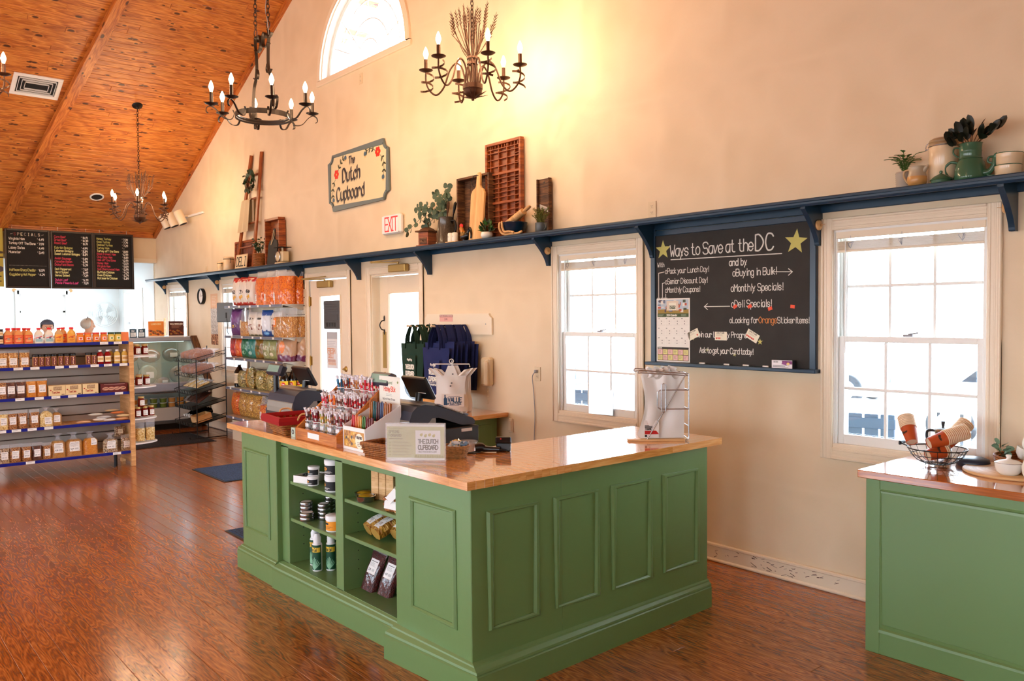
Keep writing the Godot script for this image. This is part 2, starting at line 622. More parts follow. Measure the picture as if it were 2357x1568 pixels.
func setup_materials() -> void:
	var bn:=ntex(noise(FastNoiseLite.TYPE_SIMPLEX,0.02,3,4),256,null,1.6)
	var wall:=mt("wall_paint",Color(0.925,0.845,0.72),0.62)
	var blot:=noise(FastNoiseLite.TYPE_SIMPLEX_SMOOTH,0.006,21,3)
	wall.albedo_texture=ntex(blot,256,ramp([[0.0,Color(0.96,0.95,0.93)],[0.55,Color(1,1,1)],[1.0,Color(0.975,0.97,0.96)]]))
	wall.normal_enabled=true
	wall.normal_texture=bn
	wall.normal_scale=0.25
	wall.uv1_triplanar=true
	wall.uv1_world_triplanar=true
	wall.uv1_scale=Vector3(0.8,0.8,0.8)
	mt("trim_paint",Color(0.93,0.87,0.77),0.35)
	mt("window_white",Color(0.93,0.93,0.91),0.35)
	mt("deli_white",Color(0.93,0.95,0.95),0.6)
	var green:=mt("green_paint",Color(0.41,0.535,0.32),0.33)
	green.normal_enabled=true
	green.normal_texture=bn
	green.normal_scale=0.12
	green.uv1_triplanar=true
	green.uv1_world_triplanar=true
	green.uv1_scale=Vector3(3,3,3)
	mt("navy_paint",Color(0.085,0.215,0.31),0.3)
	wood("floor_oak",1024,192,[[0.0,Color(0.40,0.19,0.065)],[0.3,Color(0.58,0.31,0.115)],[0.6,Color(0.70,0.40,0.16)],[1.0,Color(0.80,0.50,0.22)]],3.0,3.4,11,Vector2(2.2,0.4),0.2)
	M.floor_oak.clearcoat_enabled=true
	M.floor_oak.clearcoat=0.5
	M.floor_oak.clearcoat_roughness=0.16
	wood("pine",1024,256,[[0.0,Color(0.60,0.30,0.10)],[0.45,Color(0.78,0.46,0.18)],[1.0,Color(0.90,0.61,0.29)]],5.0,1.4,5,Vector2(2.6,0.6),0.42,26)
	wood("butcher",512,256,[[0.0,Color(0.80,0.52,0.26)],[0.5,Color(0.90,0.64,0.36)],[1.0,Color(0.95,0.73,0.46)]],3.0,0.8,31,Vector2(1.2,0.5),0.14)
	M.butcher.clearcoat_enabled=true
	M.butcher.clearcoat=0.9
	M.butcher.clearcoat_roughness=0.05
	wood("cherry",512,256,[[0.0,Color(0.62,0.33,0.12)],[0.5,Color(0.76,0.43,0.17)],[1.0,Color(0.85,0.54,0.24)]],3.0,1.0,37,Vector2(1.4,0.5),0.14)
	M.cherry.clearcoat_enabled=true
	M.cherry.clearcoat=0.9
	M.cherry.clearcoat_roughness=0.05
	wood("maple",256,128,[[0.0,Color(0.78,0.58,0.36)],[0.5,Color(0.87,0.69,0.46)],[1.0,Color(0.93,0.78,0.57)]],3.0,0.7,41,Vector2(0.7,0.25),0.5)
	wood("oldwood",256,128,[[0.0,Color(0.20,0.11,0.05)],[0.5,Color(0.36,0.22,0.11)],[1.0,Color(0.50,0.34,0.20)]],5.0,1.0,43,Vector2(0.6,0.2),0.65)
	wood("redwood",256,128,[[0.0,Color(0.38,0.16,0.05)],[0.5,Color(0.56,0.27,0.10)],[1.0,Color(0.70,0.38,0.16)]],4.0,0.8,47,Vector2(0.6,0.2),0.45)
	mt("iron",Color(0.20,0.165,0.15),0.42,0.75)
	mt("rust_iron",Color(0.34,0.22,0.155),0.5,0.55)
	mt("black_iron",Color(0.05,0.05,0.055),0.4,0.4)
	mt("brass",Color(0.72,0.58,0.30),0.32,0.8)
	mt("satin_brass",Color(0.70,0.60,0.36),0.4,0.55)
	mt("steel",Color(0.72,0.73,0.75),0.25,0.9)
	mt("tin",Color(0.66,0.66,0.66),0.22,0.95)
	mt("dull_grey",Color(0.60,0.61,0.64),0.5)
	mt("strip_grey",Color(0.42,0.43,0.50),0.4)
	mt("black_plastic",Color(0.045,0.05,0.065),0.38)
	mt("slate_plastic",Color(0.17,0.20,0.26),0.4)
	mt("silver_plastic",Color(0.56,0.55,0.52),0.38,0.35)
	mt("grey_rubber",Color(0.30,0.31,0.32),0.6)
	mt("white_plastic",Color(0.93,0.93,0.93),0.35)
	mt("cream_plastic",Color(0.88,0.80,0.66),0.4)
	mt("paper",Color(0.95,0.95,0.94),0.8)
	mt("white_ceramic",Color(0.93,0.92,0.88),0.12)
	mt("cream_ceramic",Color(0.90,0.80,0.65),0.15)
	clear("pane_glass",Color(0.9,0.97,1.0),0.06,0.0)
	clear("jar_glass",Color(0.92,0.96,0.96),0.14,0.3)
	clear("film",Color(0.96,0.97,1.0),0.2,0.3)
	clear("acrylic",Color(0.96,0.98,1.0),0.16,0.03)
	vmt("any",0.5)
	vmt("any_gloss",0.22)
	vmt("any_matte",0.85)
	var foil:=vmt("foil_bag",0.32)
	foil.clearcoat_enabled=true
	foil.clearcoat=0.5
	foil.clearcoat_roughness=0.15
	var bulb:=mt("bulb_glow",Color(1.0,0.93,0.8),0.3)
	bulb.emission_enabled=true
	bulb.emission=Color(1.0,0.90,0.72)
	bulb.emission_energy_multiplier=9.0
	var wv:=noise(FastNoiseLite.TYPE_CELLULAR,0.06,4,1)
	var wicker:=mt("wicker",Color(0.76,0.55,0.32),0.6)
	wicker.albedo_texture=ntex(wv,128,ramp([[0.0,Color(0.55,0.5,0.45)],[0.5,Color(1,1,1)],[1.0,Color(0.9,0.85,0.8)]]))
	wicker.uv1_triplanar=true
	wicker.uv1_scale=Vector3(9,9,9)
	wicker.vertex_color_use_as_albedo=true
	for e in [["mat_blue",Color(0.19,0.29,0.43)],["mat_grey",Color(0.17,0.18,0.20)]]:
		var m:=mt(e[0],e[1],0.95)
		m.albedo_texture=ntex(noise(FastNoiseLite.TYPE_VALUE,0.25,9,2),256,ramp([[0.0,Color(0.35,0.35,0.35)],[0.5,Color(0.95,0.95,0.95)],[1.0,Color(1,1,1)]]))
		m.uv1_triplanar=true
		m.uv1_scale=Vector3(2.2,2.2,2.2)
		m.normal_enabled=true
		m.normal_texture=ntex(noise(FastNoiseLite.TYPE_VALUE,0.25,9,2),256,null,8.0)
	mt("leaf_deep",Color(0.055,0.095,0.05),0.4).backlight_enabled=false
	mt("leaf_euc",Color(0.26,0.34,0.25),0.6)
	mt("leaf_bright",Color(0.20,0.40,0.10),0.6)
	mt("leaf_mid",Color(0.14,0.25,0.10),0.5)
	mt("leaf_olive",Color(0.42,0.43,0.16),0.7)
	food("curls",0.16,0.07,[Color(0.75,0.28,0.03),Color(0.98,0.47,0.06),Color(1.0,0.60,0.14),Color(0.95,0.42,0.05)],1)
	food("nuts",0.12,0.07,[Color(0.36,0.18,0.07),Color(0.66,0.40,0.17),Color(0.82,0.62,0.36),Color(0.50,0.26,0.10)],2)
	food("pretzel",0.12,0.08,[Color(0.52,0.28,0.10),Color(0.84,0.58,0.28),Color(0.93,0.76,0.48),Color(0.72,0.46,0.20)],3)
	food("grain",0.12,0.2,[Color(0.62,0.38,0.14),Color(0.85,0.60,0.28),Color(0.93,0.72,0.42)],4)
	food("corn",0.12,0.15,[Color(0.82,0.42,0.08),Color(0.95,0.60,0.16),Color(0.98,0.74,0.32)],5)
	food("pasta",0.14,0.06,[Color(0.72,0.54,0.20),Color(0.92,0.80,0.50),Color(0.97,0.91,0.72),Color(0.82,0.64,0.30)],6)
	food("trail",0.12,0.08,[Color(0.16,0.09,0.05),Color(0.88,0.80,0.62),Color(0.55,0.33,0.15),Color(0.93,0.88,0.78),Color(0.32,0.17,0.08)],7)
	food("choc",0.12,0.09,[Color(0.15,0.06,0.04),Color(0.36,0.17,0.09),Color(0.52,0.27,0.14),Color(0.24,0.10,0.06)],8)
	food("sweets",0.16,0.07,[Color(0.75,0.12,0.06),Color(0.95,0.42,0.08),Color(0.98,0.72,0.20),Color(0.85,0.25,0.08)],9)
	food("goldmix",0.16,0.06,[Color(0.45,0.26,0.06),Color(0.82,0.58,0.18),Color(0.95,0.80,0.45),Color(0.62,0.40,0.10),Color(0.9,0.72,0.3)],10)
	food("greenmix",0.16,0.06,[Color(0.28,0.24,0.08),Color(0.68,0.60,0.30),Color(0.90,0.84,0.62),Color(0.38,0.42,0.14),Color(0.80,0.70,0.40)],12)
	food("licorice",0.06,0.05,[Color(0.16,0.01,0.02),Color(0.36,0.02,0.03),Color(0.25,0.01,0.02)],13)
const SL:=0.45912
const X0:=-14.31
const RIDGE:=-7.5
const EAVE:=2.979
func roof_y(x: float) -> float:
	return EAVE+SL*(x - X0) if x<RIDGE else EAVE+SL*(2.0*RIDGE - X0 - x)
func hole(root: CSGShape3D,x0: float,x1: float,y0: float,y1: float) -> void:
	var b:=CSGBox3D.new()
	b.name="opening"
	b.operation=CSGShape3D.OPERATION_SUBTRACTION
	b.size=Vector3(x1 - x0,y1 - y0,0.6)
	b.position=Vector3((x0+x1)/2,(y0+y1)/2,-0.1)
	root.add_child(b,true)
const WIN:=[[-2.328,-1.534],[-4.563,-3.772],[-13.70,-12.86],[-11.41,-10.57]]
func build_room() -> void:
	var w:=CSGPolygon3D.new()
	w.name="wall_north"
	w.polygon=PackedVector2Array([P2(-16.7,-0.3),P2(4.6,-0.3),P2(4.6,3.1),P2(-0.69,3.1),P2(RIDGE,roof_y(RIDGE)+0.12),P2(X0,3.1),P2(-16.7,3.1)])
	w.depth=0.16
	w.material=M.wall_paint
	w.set_meta("kind","structure")
	w.set_meta("label","long cream gable wall with windows, doors and blue shelf")
	add_child(w)
	for e in WIN:
		hole(w,e[0],e[1],0.835,2.056)
	hole(w,-8.745,-7.845,-0.02,2.02)
	hole(w,-7.36,-6.47,-0.02,2.02)
	hole(w,-16.15,-15.1,0.95,2.05)
	var arch:=CSGPolygon3D.new()
	arch.name="opening"
	var ap:=PackedVector2Array()
	for k in 41:
		var a:=PI*k/40
		ap.append(P2(RIDGE+cos(a)*0.865,4.225+sin(a)*0.865))
	arch.polygon=ap
	arch.depth=0.6
	arch.position.z=0.2
	arch.operation=CSGShape3D.OPERATION_SUBTRACTION
	w.add_child(arch)
	var s:=CSGPolygon3D.new()
	s.name="wall_south"
	s.polygon=PackedVector2Array([P2(-16.7,-0.3),P2(4.6,-0.3),P2(4.6,3.1),P2(-0.69,3.1),P2(RIDGE,roof_y(RIDGE)+0.12),P2(X0,3.1),P2(-16.7,3.1)])
	s.depth=0.16
	s.position.z=9.16
	s.material=M.wall_paint
	s.set_meta("kind","structure")
	s.set_meta("label","cream wall behind the camera with openings added for daylight")
	add_child(s)
	for x in [-13.2,-10.6,-8.0,-5.4,-2.8,-0.2,2.4]:
		hole(s,x - 0.7,x+0.7,0.8,2.2)  # unseen openings, added to bring in daylight and give reflections
	var e:=Mb.new()
	e.box(V(4.55,1.4,4.5),V(0.16,3.4,9.4))
	sstruct("wall_east","cream end wall to the right of the camera",e,M.wall_paint)
	var we:=Mb.new()
	we.box(V(-14.37,2.79,4.5),V(0.12,0.56,9.2))
	we.box(V(-14.37,1.2,7.0),V(0.12,2.9,4.2))
	sstruct("wall_west","cream header wall above the deli opening",we,M.wall_paint)
	var dt:=Mb.new()
	dt.box(V(-14.30,2.545,2.6),V(0.02,0.07,5.2),0.004)
	sstruct("trim_1","flat cream trim under the deli header",dt,M.trim_paint)
	var dw:=CSGBox3D.new()
	dw.name="wall_deli_back"
	dw.size=V(0.16,3.2,5.2)
	dw.position=V(-16.6,1.4,2.45)
	dw.material=M.deli_white
	dw.set_meta("kind","structure")
	dw.set_meta("label","white back wall of the deli kitchen")
	add_child(dw)
	var dh:=CSGBox3D.new()
	dh.name="opening"
	dh.size=V(0.6,1.05,0.74)
	dh.position=V(0,1.50 - 1.4,1.28 - 2.45)
	dh.operation=CSGShape3D.OPERATION_SUBTRACTION
	dw.add_child(dh)
	var dsd:=Mb.new()
	dsd.box(V(-15.45,1.3,4.98),V(2.3,3.0,0.12))
	sstruct("wall_deli_side","white side wall of the deli kitchen",dsd,M.deli_white)
	var dn:=Mb.new()
	for q in [[-16.52,-14.43,0.0,0.95],[-16.52,-14.43,2.05,2.7],[-16.52,-16.15,0.95,2.05],[-15.1,-14.43,0.95,2.05]]:
		dn.box(V((q[0]+q[1])/2,(q[2]+q[3])/2,0.006),V(q[1] - q[0],q[3] - q[2],0.012))
	sstruct("wall_deli_lining","white wall panels beside the deli side window",dn,M.deli_white)
	var dc:=Mb.new()
	dc.box(V(-15.5,2.75,2.45),V(2.2,0.1,5.1))
	sstruct("ceiling_deli","white flat ceiling of the deli kitchen",dc,M.deli_white)
	var fc:=Mb.new()
	fc.box(V(1.95,3.05,4.5),V(5.3,0.12,9.2))
	sstruct("ceiling_flat","cream flat ceiling at the right end",fc,M.wall_paint)
	build_floor()
	build_ceiling()
	var bb:=Mb.new()
	var runs:=[[-5.2,4.4],[-6.35,-5.4],[-7.7,-7.45],[-14.3,-8.85]]
	for r in runs:
		var l: float=r[1] - r[0]
		var xc: float=(r[0]+r[1])/2
		bb.box(V(xc,0.055,0.007),V(l,0.11,0.014),0.002)
		bb.box(V(xc,0.11,0.011),V(l,0.022,0.022),0.006)
		bb.box(V(xc,0.012,0.012),V(l,0.022,0.024),0.008)
	var base:=sstruct("baseboard_north","cream baseboard with a chipped moulded top along the window wall",bb,M.trim_paint)
	var sc:=Mb.new()
	rng.seed=77
	for k in 46:
		var x:=-3.12+rng.randf()*0.75+(0.3 if rng.randf()<0.2 else 0.0)
		var y:=rng.randf_range(0.028,0.098)
		var ang:=rng.randf_range(-0.5,0.5)
		var l:=rng.randf_range(0.006,0.04)
		sc.at(Transform3D(Basis(Vector3.BACK,ang),V(x,y,0.0142)))
		sc.box(V(0,0,0.0003),V(l,rng.randf_range(0.0015,0.004),0.0006))
	part(base,"paint_chips",sc,mt("chip_brown",Color(0.33,0.22,0.13),0.9)).set_meta("kind","stuff")
	for k in 4:
		build_window(k+1,WIN[k][0],WIN[k][1],k)
	build_arch()
	build_door_one()
	build_door_two()
func build_floor() -> void:
	var f:=struct("floor","orange oak plank floor with a satin finish")
	var slab:=Mb.new()
	slab.box(V(-6.0,-0.12,4.4),V(21.4,0.2,9.6))
	part(f,"subfloor",slab,mt("subfloor",Color(0.16,0.08,0.035),0.9))
	var wid:=0.095
	rng.seed=5
	var lens:=[0.9,1.25,1.6,2.0,2.4]
	var shared:={}
	var all:=[]
	var far:=Mb.new()
	for r in int(9.0/wid):
		var x:=-16.5+rng.randf()*1.2
		while x<4.4:
			var li:=rng.randi() % 5
			var l: float=lens[li]
			all.append([x+l/2,(r+0.5)*wid,li,rng.randi() % 7])
			x+=l
	var cam:=V(0,1.6,4.367)
	var fwd:=V(-sin(deg_to_rad(49.57)),0,-cos(deg_to_rad(49.57)))
	for q in all:
		var d:=V(q[0],0,q[1]) - cam
		var along:=d.dot(fwd)
		var side:=absf(d.dot(V(-fwd.z,0,fwd.x)))
		var hid:=false
		if q[0]>-5.0 and q[0]<-2.8 and q[1]<2.2 and q[1]>0.7:
			hid=true
		if q[0]<-5.6 and q[0]>-7.6 and q[1]<0.9:
			hid=true
		if q[0]<-9.8 and q[1]>1.8 or q[0]>-5.0 and q[0]<-3.3 and q[1]<0.7 or q[0]<-11.7:
			hid=true
		q.append(lens[q[2]]/(along*along) if along>1.4 and side<along*0.75 and not hid else 0.0)
	all.sort_custom(func(a,b): return a[4]>b[4])
	for k in all.size():
		var q: Array=all[k]
		if k<295 and q[4]>0.0:
			var key: int=q[2]*10+q[3]
			if not shared.has(key):
				shared[key]=plank_mesh(lens[q[2]],wid,q[3]).mesh()
			var o:=part(f,"plank",shared[key],M.floor_oak)
			o.position=V(q[0],0,q[1])
		else:
			far.pos(V(q[0],0,q[1]))
			plank_into(far,lens[q[2]],wid,q[3])
	part(f,"further_planks",far,M.floor_oak).set_meta("kind","stuff")
func plank_mesh(l: float,wid: float,tone: int) -> Mb:
	return plank_into(Mb.new(),l,wid,tone)
func plank_into(b: Mb,l: float,wid: float,tone: int) -> Mb:
	var t: float=[0.92,1.0,1.08,0.84,1.0,0.97,1.12][tone]
	var hue: float=[0.0,0.03,-0.02,0.02,-0.04,0.05,0.0][tone]
	b.col=Color(t,t*(1.0+hue),t*(1.0+hue*2.0))
	b.box(V(0,-0.011,0),V(l - 0.0012,0.022,wid - 0.0012),0.0014,Vector2(tone*0.37+l,tone*0.131))
	return b
func build_ceiling() -> void:
	var c:=struct("ceiling","sloping knotty pine plank ceiling")
	var slab:=Mb.new()
	var th:=0.14
	slab.ext([P2(X0 - 0.1,EAVE+0.03),P2(RIDGE,roof_y(RIDGE)+0.04),P2(-0.55,EAVE+0.03),P2(-0.55,EAVE+0.03+th),P2(RIDGE,roof_y(RIDGE)+0.04+th),P2(X0 - 0.1,EAVE+0.03+th)],-0.16,9.16)
	part(c,"roof_deck",slab,mt("roof_deck",Color(0.16,0.08,0.03),0.9))
	var ang:=atan(SL)
	var run:=(RIDGE - X0)/cos(ang)
	var pitch:=0.088
	rng.seed=9
	var lens:=[1.6,2.3,3.0]
	var shared:={}
	var rest:=Mb.new()
	for side in 2:
		for r in int(run/pitch)+1:
			var s:=(r+0.5)*pitch
			var z:=-rng.randf()*1.2
			while z<9.0:
				var li:=rng.randi() % 3
				var l: float=lens[li]
				var tone:=rng.randi() % 6
				var sd:=V(cos(ang),sin(ang),0) if side==0 else V(-cos(ang),sin(ang),0)
				var nrm:=V(-sin(ang),cos(ang),0) if side==0 else V(sin(ang),cos(ang),0)
				var org:=V(X0,EAVE,0) if side==0 else V(2*RIDGE - X0,EAVE,0)
				var at:=org+sd*s+nrm*0.009+V(0,0,z+l/2)
				var bs:=Basis(V(0,0,1),nrm,-sd) if side==0 else Basis(V(0,0,-1),nrm,-sd)
				var key:=li*10+tone
				var seen:=side==0 and at.x<-9.0 and z<3.1
				if seen:
					if not shared.has(key):
						var pm:=Mb.new()
						ceil_plank(pm,l,pitch,tone)
						shared[key]=pm.mesh()
					var o:=part(c,"plank",shared[key],M.pine)
					o.transform=Transform3D(bs,at)
				else:
					rest.at(Transform3D(bs,at))
					ceil_plank(rest,l,pitch,tone)
				z+=l
	part(c,"further_planks",rest,M.pine).set_meta("kind","stuff")
	var t:=Mb.new()
	t.col=Color(0.86,0.72,0.6)
	t.sweep([V(X0,EAVE - 0.03,0.022),V(RIDGE,roof_y(RIDGE) - 0.03,0.022),V(-0.69,EAVE - 0.03,0.022)],[P2(-0.022,-0.035),P2(0.022,-0.035),P2(0.022,0.03),P2(-0.022,0.03)],Vector3.UP)
	sstruct("trim_2","orange pine rake trim between ceiling and gable wall",t,M.pine)
	var t2:=Mb.new()
	t2.col=Color(0.86,0.72,0.6)
	t2.box(V(-14.275,EAVE - 0.025,4.5),V(0.05,0.07,8.9),0.008)
	t2.box(V(-14.265,EAVE+0.02,4.5),V(0.04,0.04,8.9),0.01)
	sstruct("trim_3","orange pine eave trim above the deli boards",t2,M.pine)
	var bm:=Mb.new()
	bm.col=Color(0.93,0.86,0.85)
	var a:=V(X0+0.02,EAVE - 0.035,2.22)
	var b:=V(RIDGE,roof_y(RIDGE) - 0.045,1.5)
	bm.sweep([a,b],[P2(-0.06,-0.035),P2(0.06,-0.035),P2(0.06,0.04),P2(-0.06,0.04)],Vector3.UP)
	sstruct("trim_4","pale flat board beam running up the pine ceiling",bm,M.pine)
func ceil_plank(b: Mb,l: float,pitch: float,tone: int) -> void:
	var t: float=[0.93,1.0,1.05,0.86,1.0,0.95][tone]
	b.col=Color(t,t*[1.0,0.97,1.03,0.95,1.0,1.02][tone],t*[1.0,0.93,1.05,0.9,1.0,1.03][tone])
	b.box(V(0,0,0),V(l - 0.001,0.018,pitch - 0.001),0.004,Vector2(tone*0.43+l*1.7,tone*0.117))
func casing(parent: Node3D,x0: float,x1: float,y0: float,y1: float,wd: float,bottom: bool) -> void:
	for s in 4:
		if s==3 and not bottom:
			continue
		var b:=Mb.new()
		var l: float
		if s<2:
			l=y1 - y0+(wd if bottom else 0.0)+wd
			b.pos(V(x0 - wd/2 if s==0 else x1+wd/2,(y0 - (wd if bottom else 0.0)+y1+wd)/2,0))
			b.T.basis=Basis(Vector3.BACK,PI/2 if s==0 else -PI/2)
			b.NB=b.T.basis
		else:
			l=x1 - x0
			b.pos(V((x0+x1)/2,y1+wd/2 if s==2 else y0 - wd/2,0))
			if s==3:
				b.T.basis=Basis(Vector3.BACK,PI)
				b.NB=b.T.basis
		b.box(V(0,0,0.008),V(l,wd,0.016),0.002)
		b.box(V(0,wd/2 - 0.008,0.012),V(l,0.016,0.024),0.004)
		b.box(V(0,-wd/2+0.012,0.0095),V(l,0.014,0.019),0.003)
		b.box(V(0,0.004,0.0085),V(l,0.012,0.0175),0.003)
		part(parent,"casing",b,M.trim_paint)
func sash(w: Node3D,x0: float,x1: float,y0: float,y1: float,z: float,st: float,br: float,tr: float) -> void:
	var b:=Mb.new()
	b.box(V(x0+st/2,(y0+y1)/2,z),V(st,y1 - y0,0.032),0.003)
	b.box(V(x1 - st/2,(y0+y1)/2,z),V(st,y1 - y0,0.032),0.003)
	b.box(V((x0+x1)/2,y0+br/2,z),V(x1 - x0 - 2*st,br,0.032),0.003)
	b.box(V((x0+x1)/2,y1 - tr/2,z),V(x1 - x0 - 2*st,tr,0.032),0.003)
	part(w,"sash",b,M.window_white)
	var gx0:=x0+st
	var gw:=(x1 - x0 - 2*st)/3.0
	var gy0:=y0+br
	var gh:=(y1 - y0 - br - tr)/2.0
	for k in 2:
		var mu:=Mb.new()
		mu.box(V(gx0+gw*(k+1),gy0+gh,z),V(0.016,gh*2,0.02),0.003)
		part(w,"muntin",mu,M.window_white)
	var mh:=Mb.new()
	mh.box(V((x0+x1)/2,gy0+gh,z+0.001),V(gw*3,0.016,0.02),0.003)
	part(w,"muntin",mh,M.window_white)
	var pm:=Mb.new()
	pm.box(V(0,0,0),V(gw - 0.014,gh - 0.014,0.003))
	var am:=pm.mesh()
	for i in 3:
		for j in 2:
			var o:=part(w,"pane",am,M.pane_glass)
			o.position=V(gx0+gw*(i+0.5),gy0+gh*(j+0.5),z)
func build_window(idx: int,x0: float,x1: float,k: int) -> void:
	var y0:=0.835
	var y1:=2.056
	var w:=struct("window_%d" % idx,["double-hung white window to the right of the chalkboard","double-hung white window to the left of the chalkboard","narrow looking window at the deli end of the wall","window partly hidden by the snack rack"][k])
	casing(w,x0,x1,y0,y1,0.067,true)
	var j:=Mb.new()
	for s in [-1,1]:
		var xe:=x0 if s<0 else x1
		j.box(V(xe - s*0.004,(y0+y1)/2,-0.08),V(0.008,y1 - y0,0.16))
		j.box(V(xe - s*0.014,(y0+y1)/2,-0.012),V(0.014,y1 - y0,0.014),0.002)
		j.box(V(xe - s*0.014,(y0+y1)/2,-0.062),V(0.014,y1 - y0,0.010),0.002)
		j.box(V(xe - s*0.014,(y0+y1)/2,-0.112),V(0.014,y1 - y0,0.014),0.002)
	j.box(V((x0+x1)/2,y1 - 0.006,-0.08),V(x1 - x0,0.012,0.16))
	part(w,"jamb",j,M.window_white)
	var sl:=Mb.new()
	sl.box(V((x0+x1)/2,y0+0.006,-0.075),V(x1 - x0,0.03,0.17),0.003)
	part(w,"sill",sl,M.trim_paint)
	sash(w,x0+0.012,x1 - 0.012,1.43,y1 - 0.005,-0.087,0.034,0.03,0.03)
	sash(w,x0+0.012,x1 - 0.012,y0+0.02,1.462,-0.037,0.040,0.055,0.032)
	var lk:=Mb.new()
	lk.box(V((x0+x1)/2,1.469,-0.04),V(0.05,0.012,0.024),0.003)
	lk.eul(V((x0+x1)/2+0.01,1.478,-0.045),V(0,0.5,0.15))
	lk.box(V(0.012,0,0),V(0.05,0.008,0.01),0.002)
	part(w,"sash_lock",lk,M.dull_grey)
	var xc:=(x0+x1)/2
	var wd:=x1 - x0 - 0.02
	var lab: String=["raised white slatted blind in the window right of the chalkboard","raised white slatted blind in the window left of the chalkboard","raised blind in the window nearest the deli boards","raised blind in the window behind the snack rack"][k]
	var bl:=thing("window_blind",lab,"blind",V(xc,1.93,0),0,"blinds pulled up in the windows")
	var hd:=Mb.new()
	hd.box(V(0,0.098,-0.012),V(wd,0.04,0.022),0.003)
	part(bl,"headrail",hd,M.trim_paint)
	var slat:=Mb.new()
	slat.box(V(0,0,0),V(wd - 0.015,0.0022,0.02),0.0005)
	var sm:=slat.mesh()
	for q in 14:
		var o:=part(bl,"slat",sm,M.trim_paint)
		o.position=V(0.0,0.016+q*0.0034,-0.012)
	var br:=Mb.new()
	br.box(V(0,0.007,-0.012),V(wd - 0.015,0.014,0.02),0.003)
	part(bl,"bottom_rail",br,M.trim_paint)
	var ct:=Mb.new()
	for x in [-0.3,-0.02,0.28]:
		for q in 5:
			ct.tube(curve([V(x,0.02,0.0),V(x+rng.randf_range(-0.02,0.02),0.04+q*0.003,0.003),V(x+rng.randf_range(-0.02,0.02),0.055,0.002)],3),0.0008,4)
		ct.rod(V(x,0.06,-0.001),V(x,0.09,-0.001),0.0012,5)
	part(bl,"cord",ct,M.dull_grey)
	var wa:=Mb.new()
	wa.rod(V(-wd/2+0.06,0.07,0.004),V(-wd/2+0.06,-0.56,0.004),0.0035,8)
	part(bl,"wand",wa,M.window_white)
func build_arch() -> void:
	var w:=struct("window_5","half-round sunburst window high in the gable")
	var cx:=RIDGE
	var cy:=4.225
	var fr:=Mb.new()
	var arc:=[]
	for k in 49:
		var a:=PI*k/48
		arc.append(V(cx+cos(a)*0.9,cy+sin(a)*0.9,0.01))
	fr.sweep(arc,[P2(-0.035,-0.01),P2(0.035,-0.01),P2(0.035,0.012),P2(0.0,0.006),P2(-0.035,0.016)],Vector3.BACK)
	part(w,"casing",fr,M.trim_paint)
	var sb:=Mb.new()
	sb.box(V(cx,cy - 0.035,0.012),V(1.9,0.055,0.03),0.005)
	sb.box(V(cx,cy - 0.006,-0.06),V(1.72,0.012,0.17),0.003)
	part(w,"casing",sb,M.trim_paint)
	var jm:=Mb.new()
	var arc2:=[]
	for k in 49:
		var a:=PI*k/48
		arc2.append(V(cx+cos(a)*0.86,cy+sin(a)*0.86,-0.08))
	jm.sweep(arc2,[P2(-0.01,-0.08),P2(0.01,-0.08),P2(0.01,0.08),P2(-0.01,0.08)],Vector3.BACK)
	part(w,"jamb",jm,M.window_white)
	var sf:=Mb.new()
	var arc3:=[]
	for k in 49:
		var a:=PI*k/48
		arc3.append(V(cx+cos(a)*0.825,cy+sin(a)*0.825,-0.09))
	sf.sweep(arc3,[P2(-0.025,-0.015),P2(0.025,-0.015),P2(0.025,0.015),P2(-0.025,0.015)],Vector3.BACK)
	sf.box(V(cx,cy+0.018,-0.09),V(1.62,0.036,0.03),0.002)
	part(w,"sash",sf,M.window_white)
	var radii:=[0.0,0.22,0.42,0.62,0.8]
	var spokes:=[[0.0,0.5,1.0],[0.0,0.25,0.5,0.75,1.0],[0.0,0.125,0.25,0.375,0.5,0.625,0.75,0.875,1.0],[0.0,0.125,0.25,0.375,0.5,0.625,0.75,0.875,1.0]]
	var base:=cy+0.036
	for r in [0.22,0.42,0.62]:
		var mu:=Mb.new()
		var pts:=[]
		for k in 33:
			var a:=PI*k/32
			pts.append(V(cx+cos(a)*r,base+sin(a)*r,-0.09))
		mu.sweep(pts,[P2(-0.006,-0.008),P2(0.006,-0.008),P2(0.006,0.008),P2(-0.006,0.008)],Vector3.BACK)
		part(w,"muntin",mu,M.window_white)
	for q in 4:
		for f in spokes[q]:
			if f==0.0 or f==1.0:
				continue
			var a: float=PI*f
			var mu:=Mb.new()
			mu.at(Transform3D(Basis(Vector3.BACK,a),V(cx,base,-0.09)))
			mu.box(V((radii[q]+radii[q+1])/2,0,0),V(radii[q+1] - radii[q] - 0.01,0.012,0.014),0.002)
			part(w,"muntin",mu,M.window_white)
		for s in spokes[q].size() - 1:
			var pg:=Mb.new()
			var poly:=[]
			for k in 7:
				var a: float=PI*lerpf(spokes[q][s],spokes[q][s+1],k/6.0)
				poly.append(P2(cx+cos(a)*radii[q+1],base+sin(a)*radii[q+1]))
			if q>0:
				for k in 7:
					var a: float=PI*lerpf(spokes[q][s+1],spokes[q][s],k/6.0)
					poly.append(P2(cx+cos(a)*radii[q],base+sin(a)*radii[q]))
			else:
				poly.append(P2(cx,base))
			pg.ext(poly,-0.0915,-0.0885)
			part(w,"pane",pg,M.pane_glass)
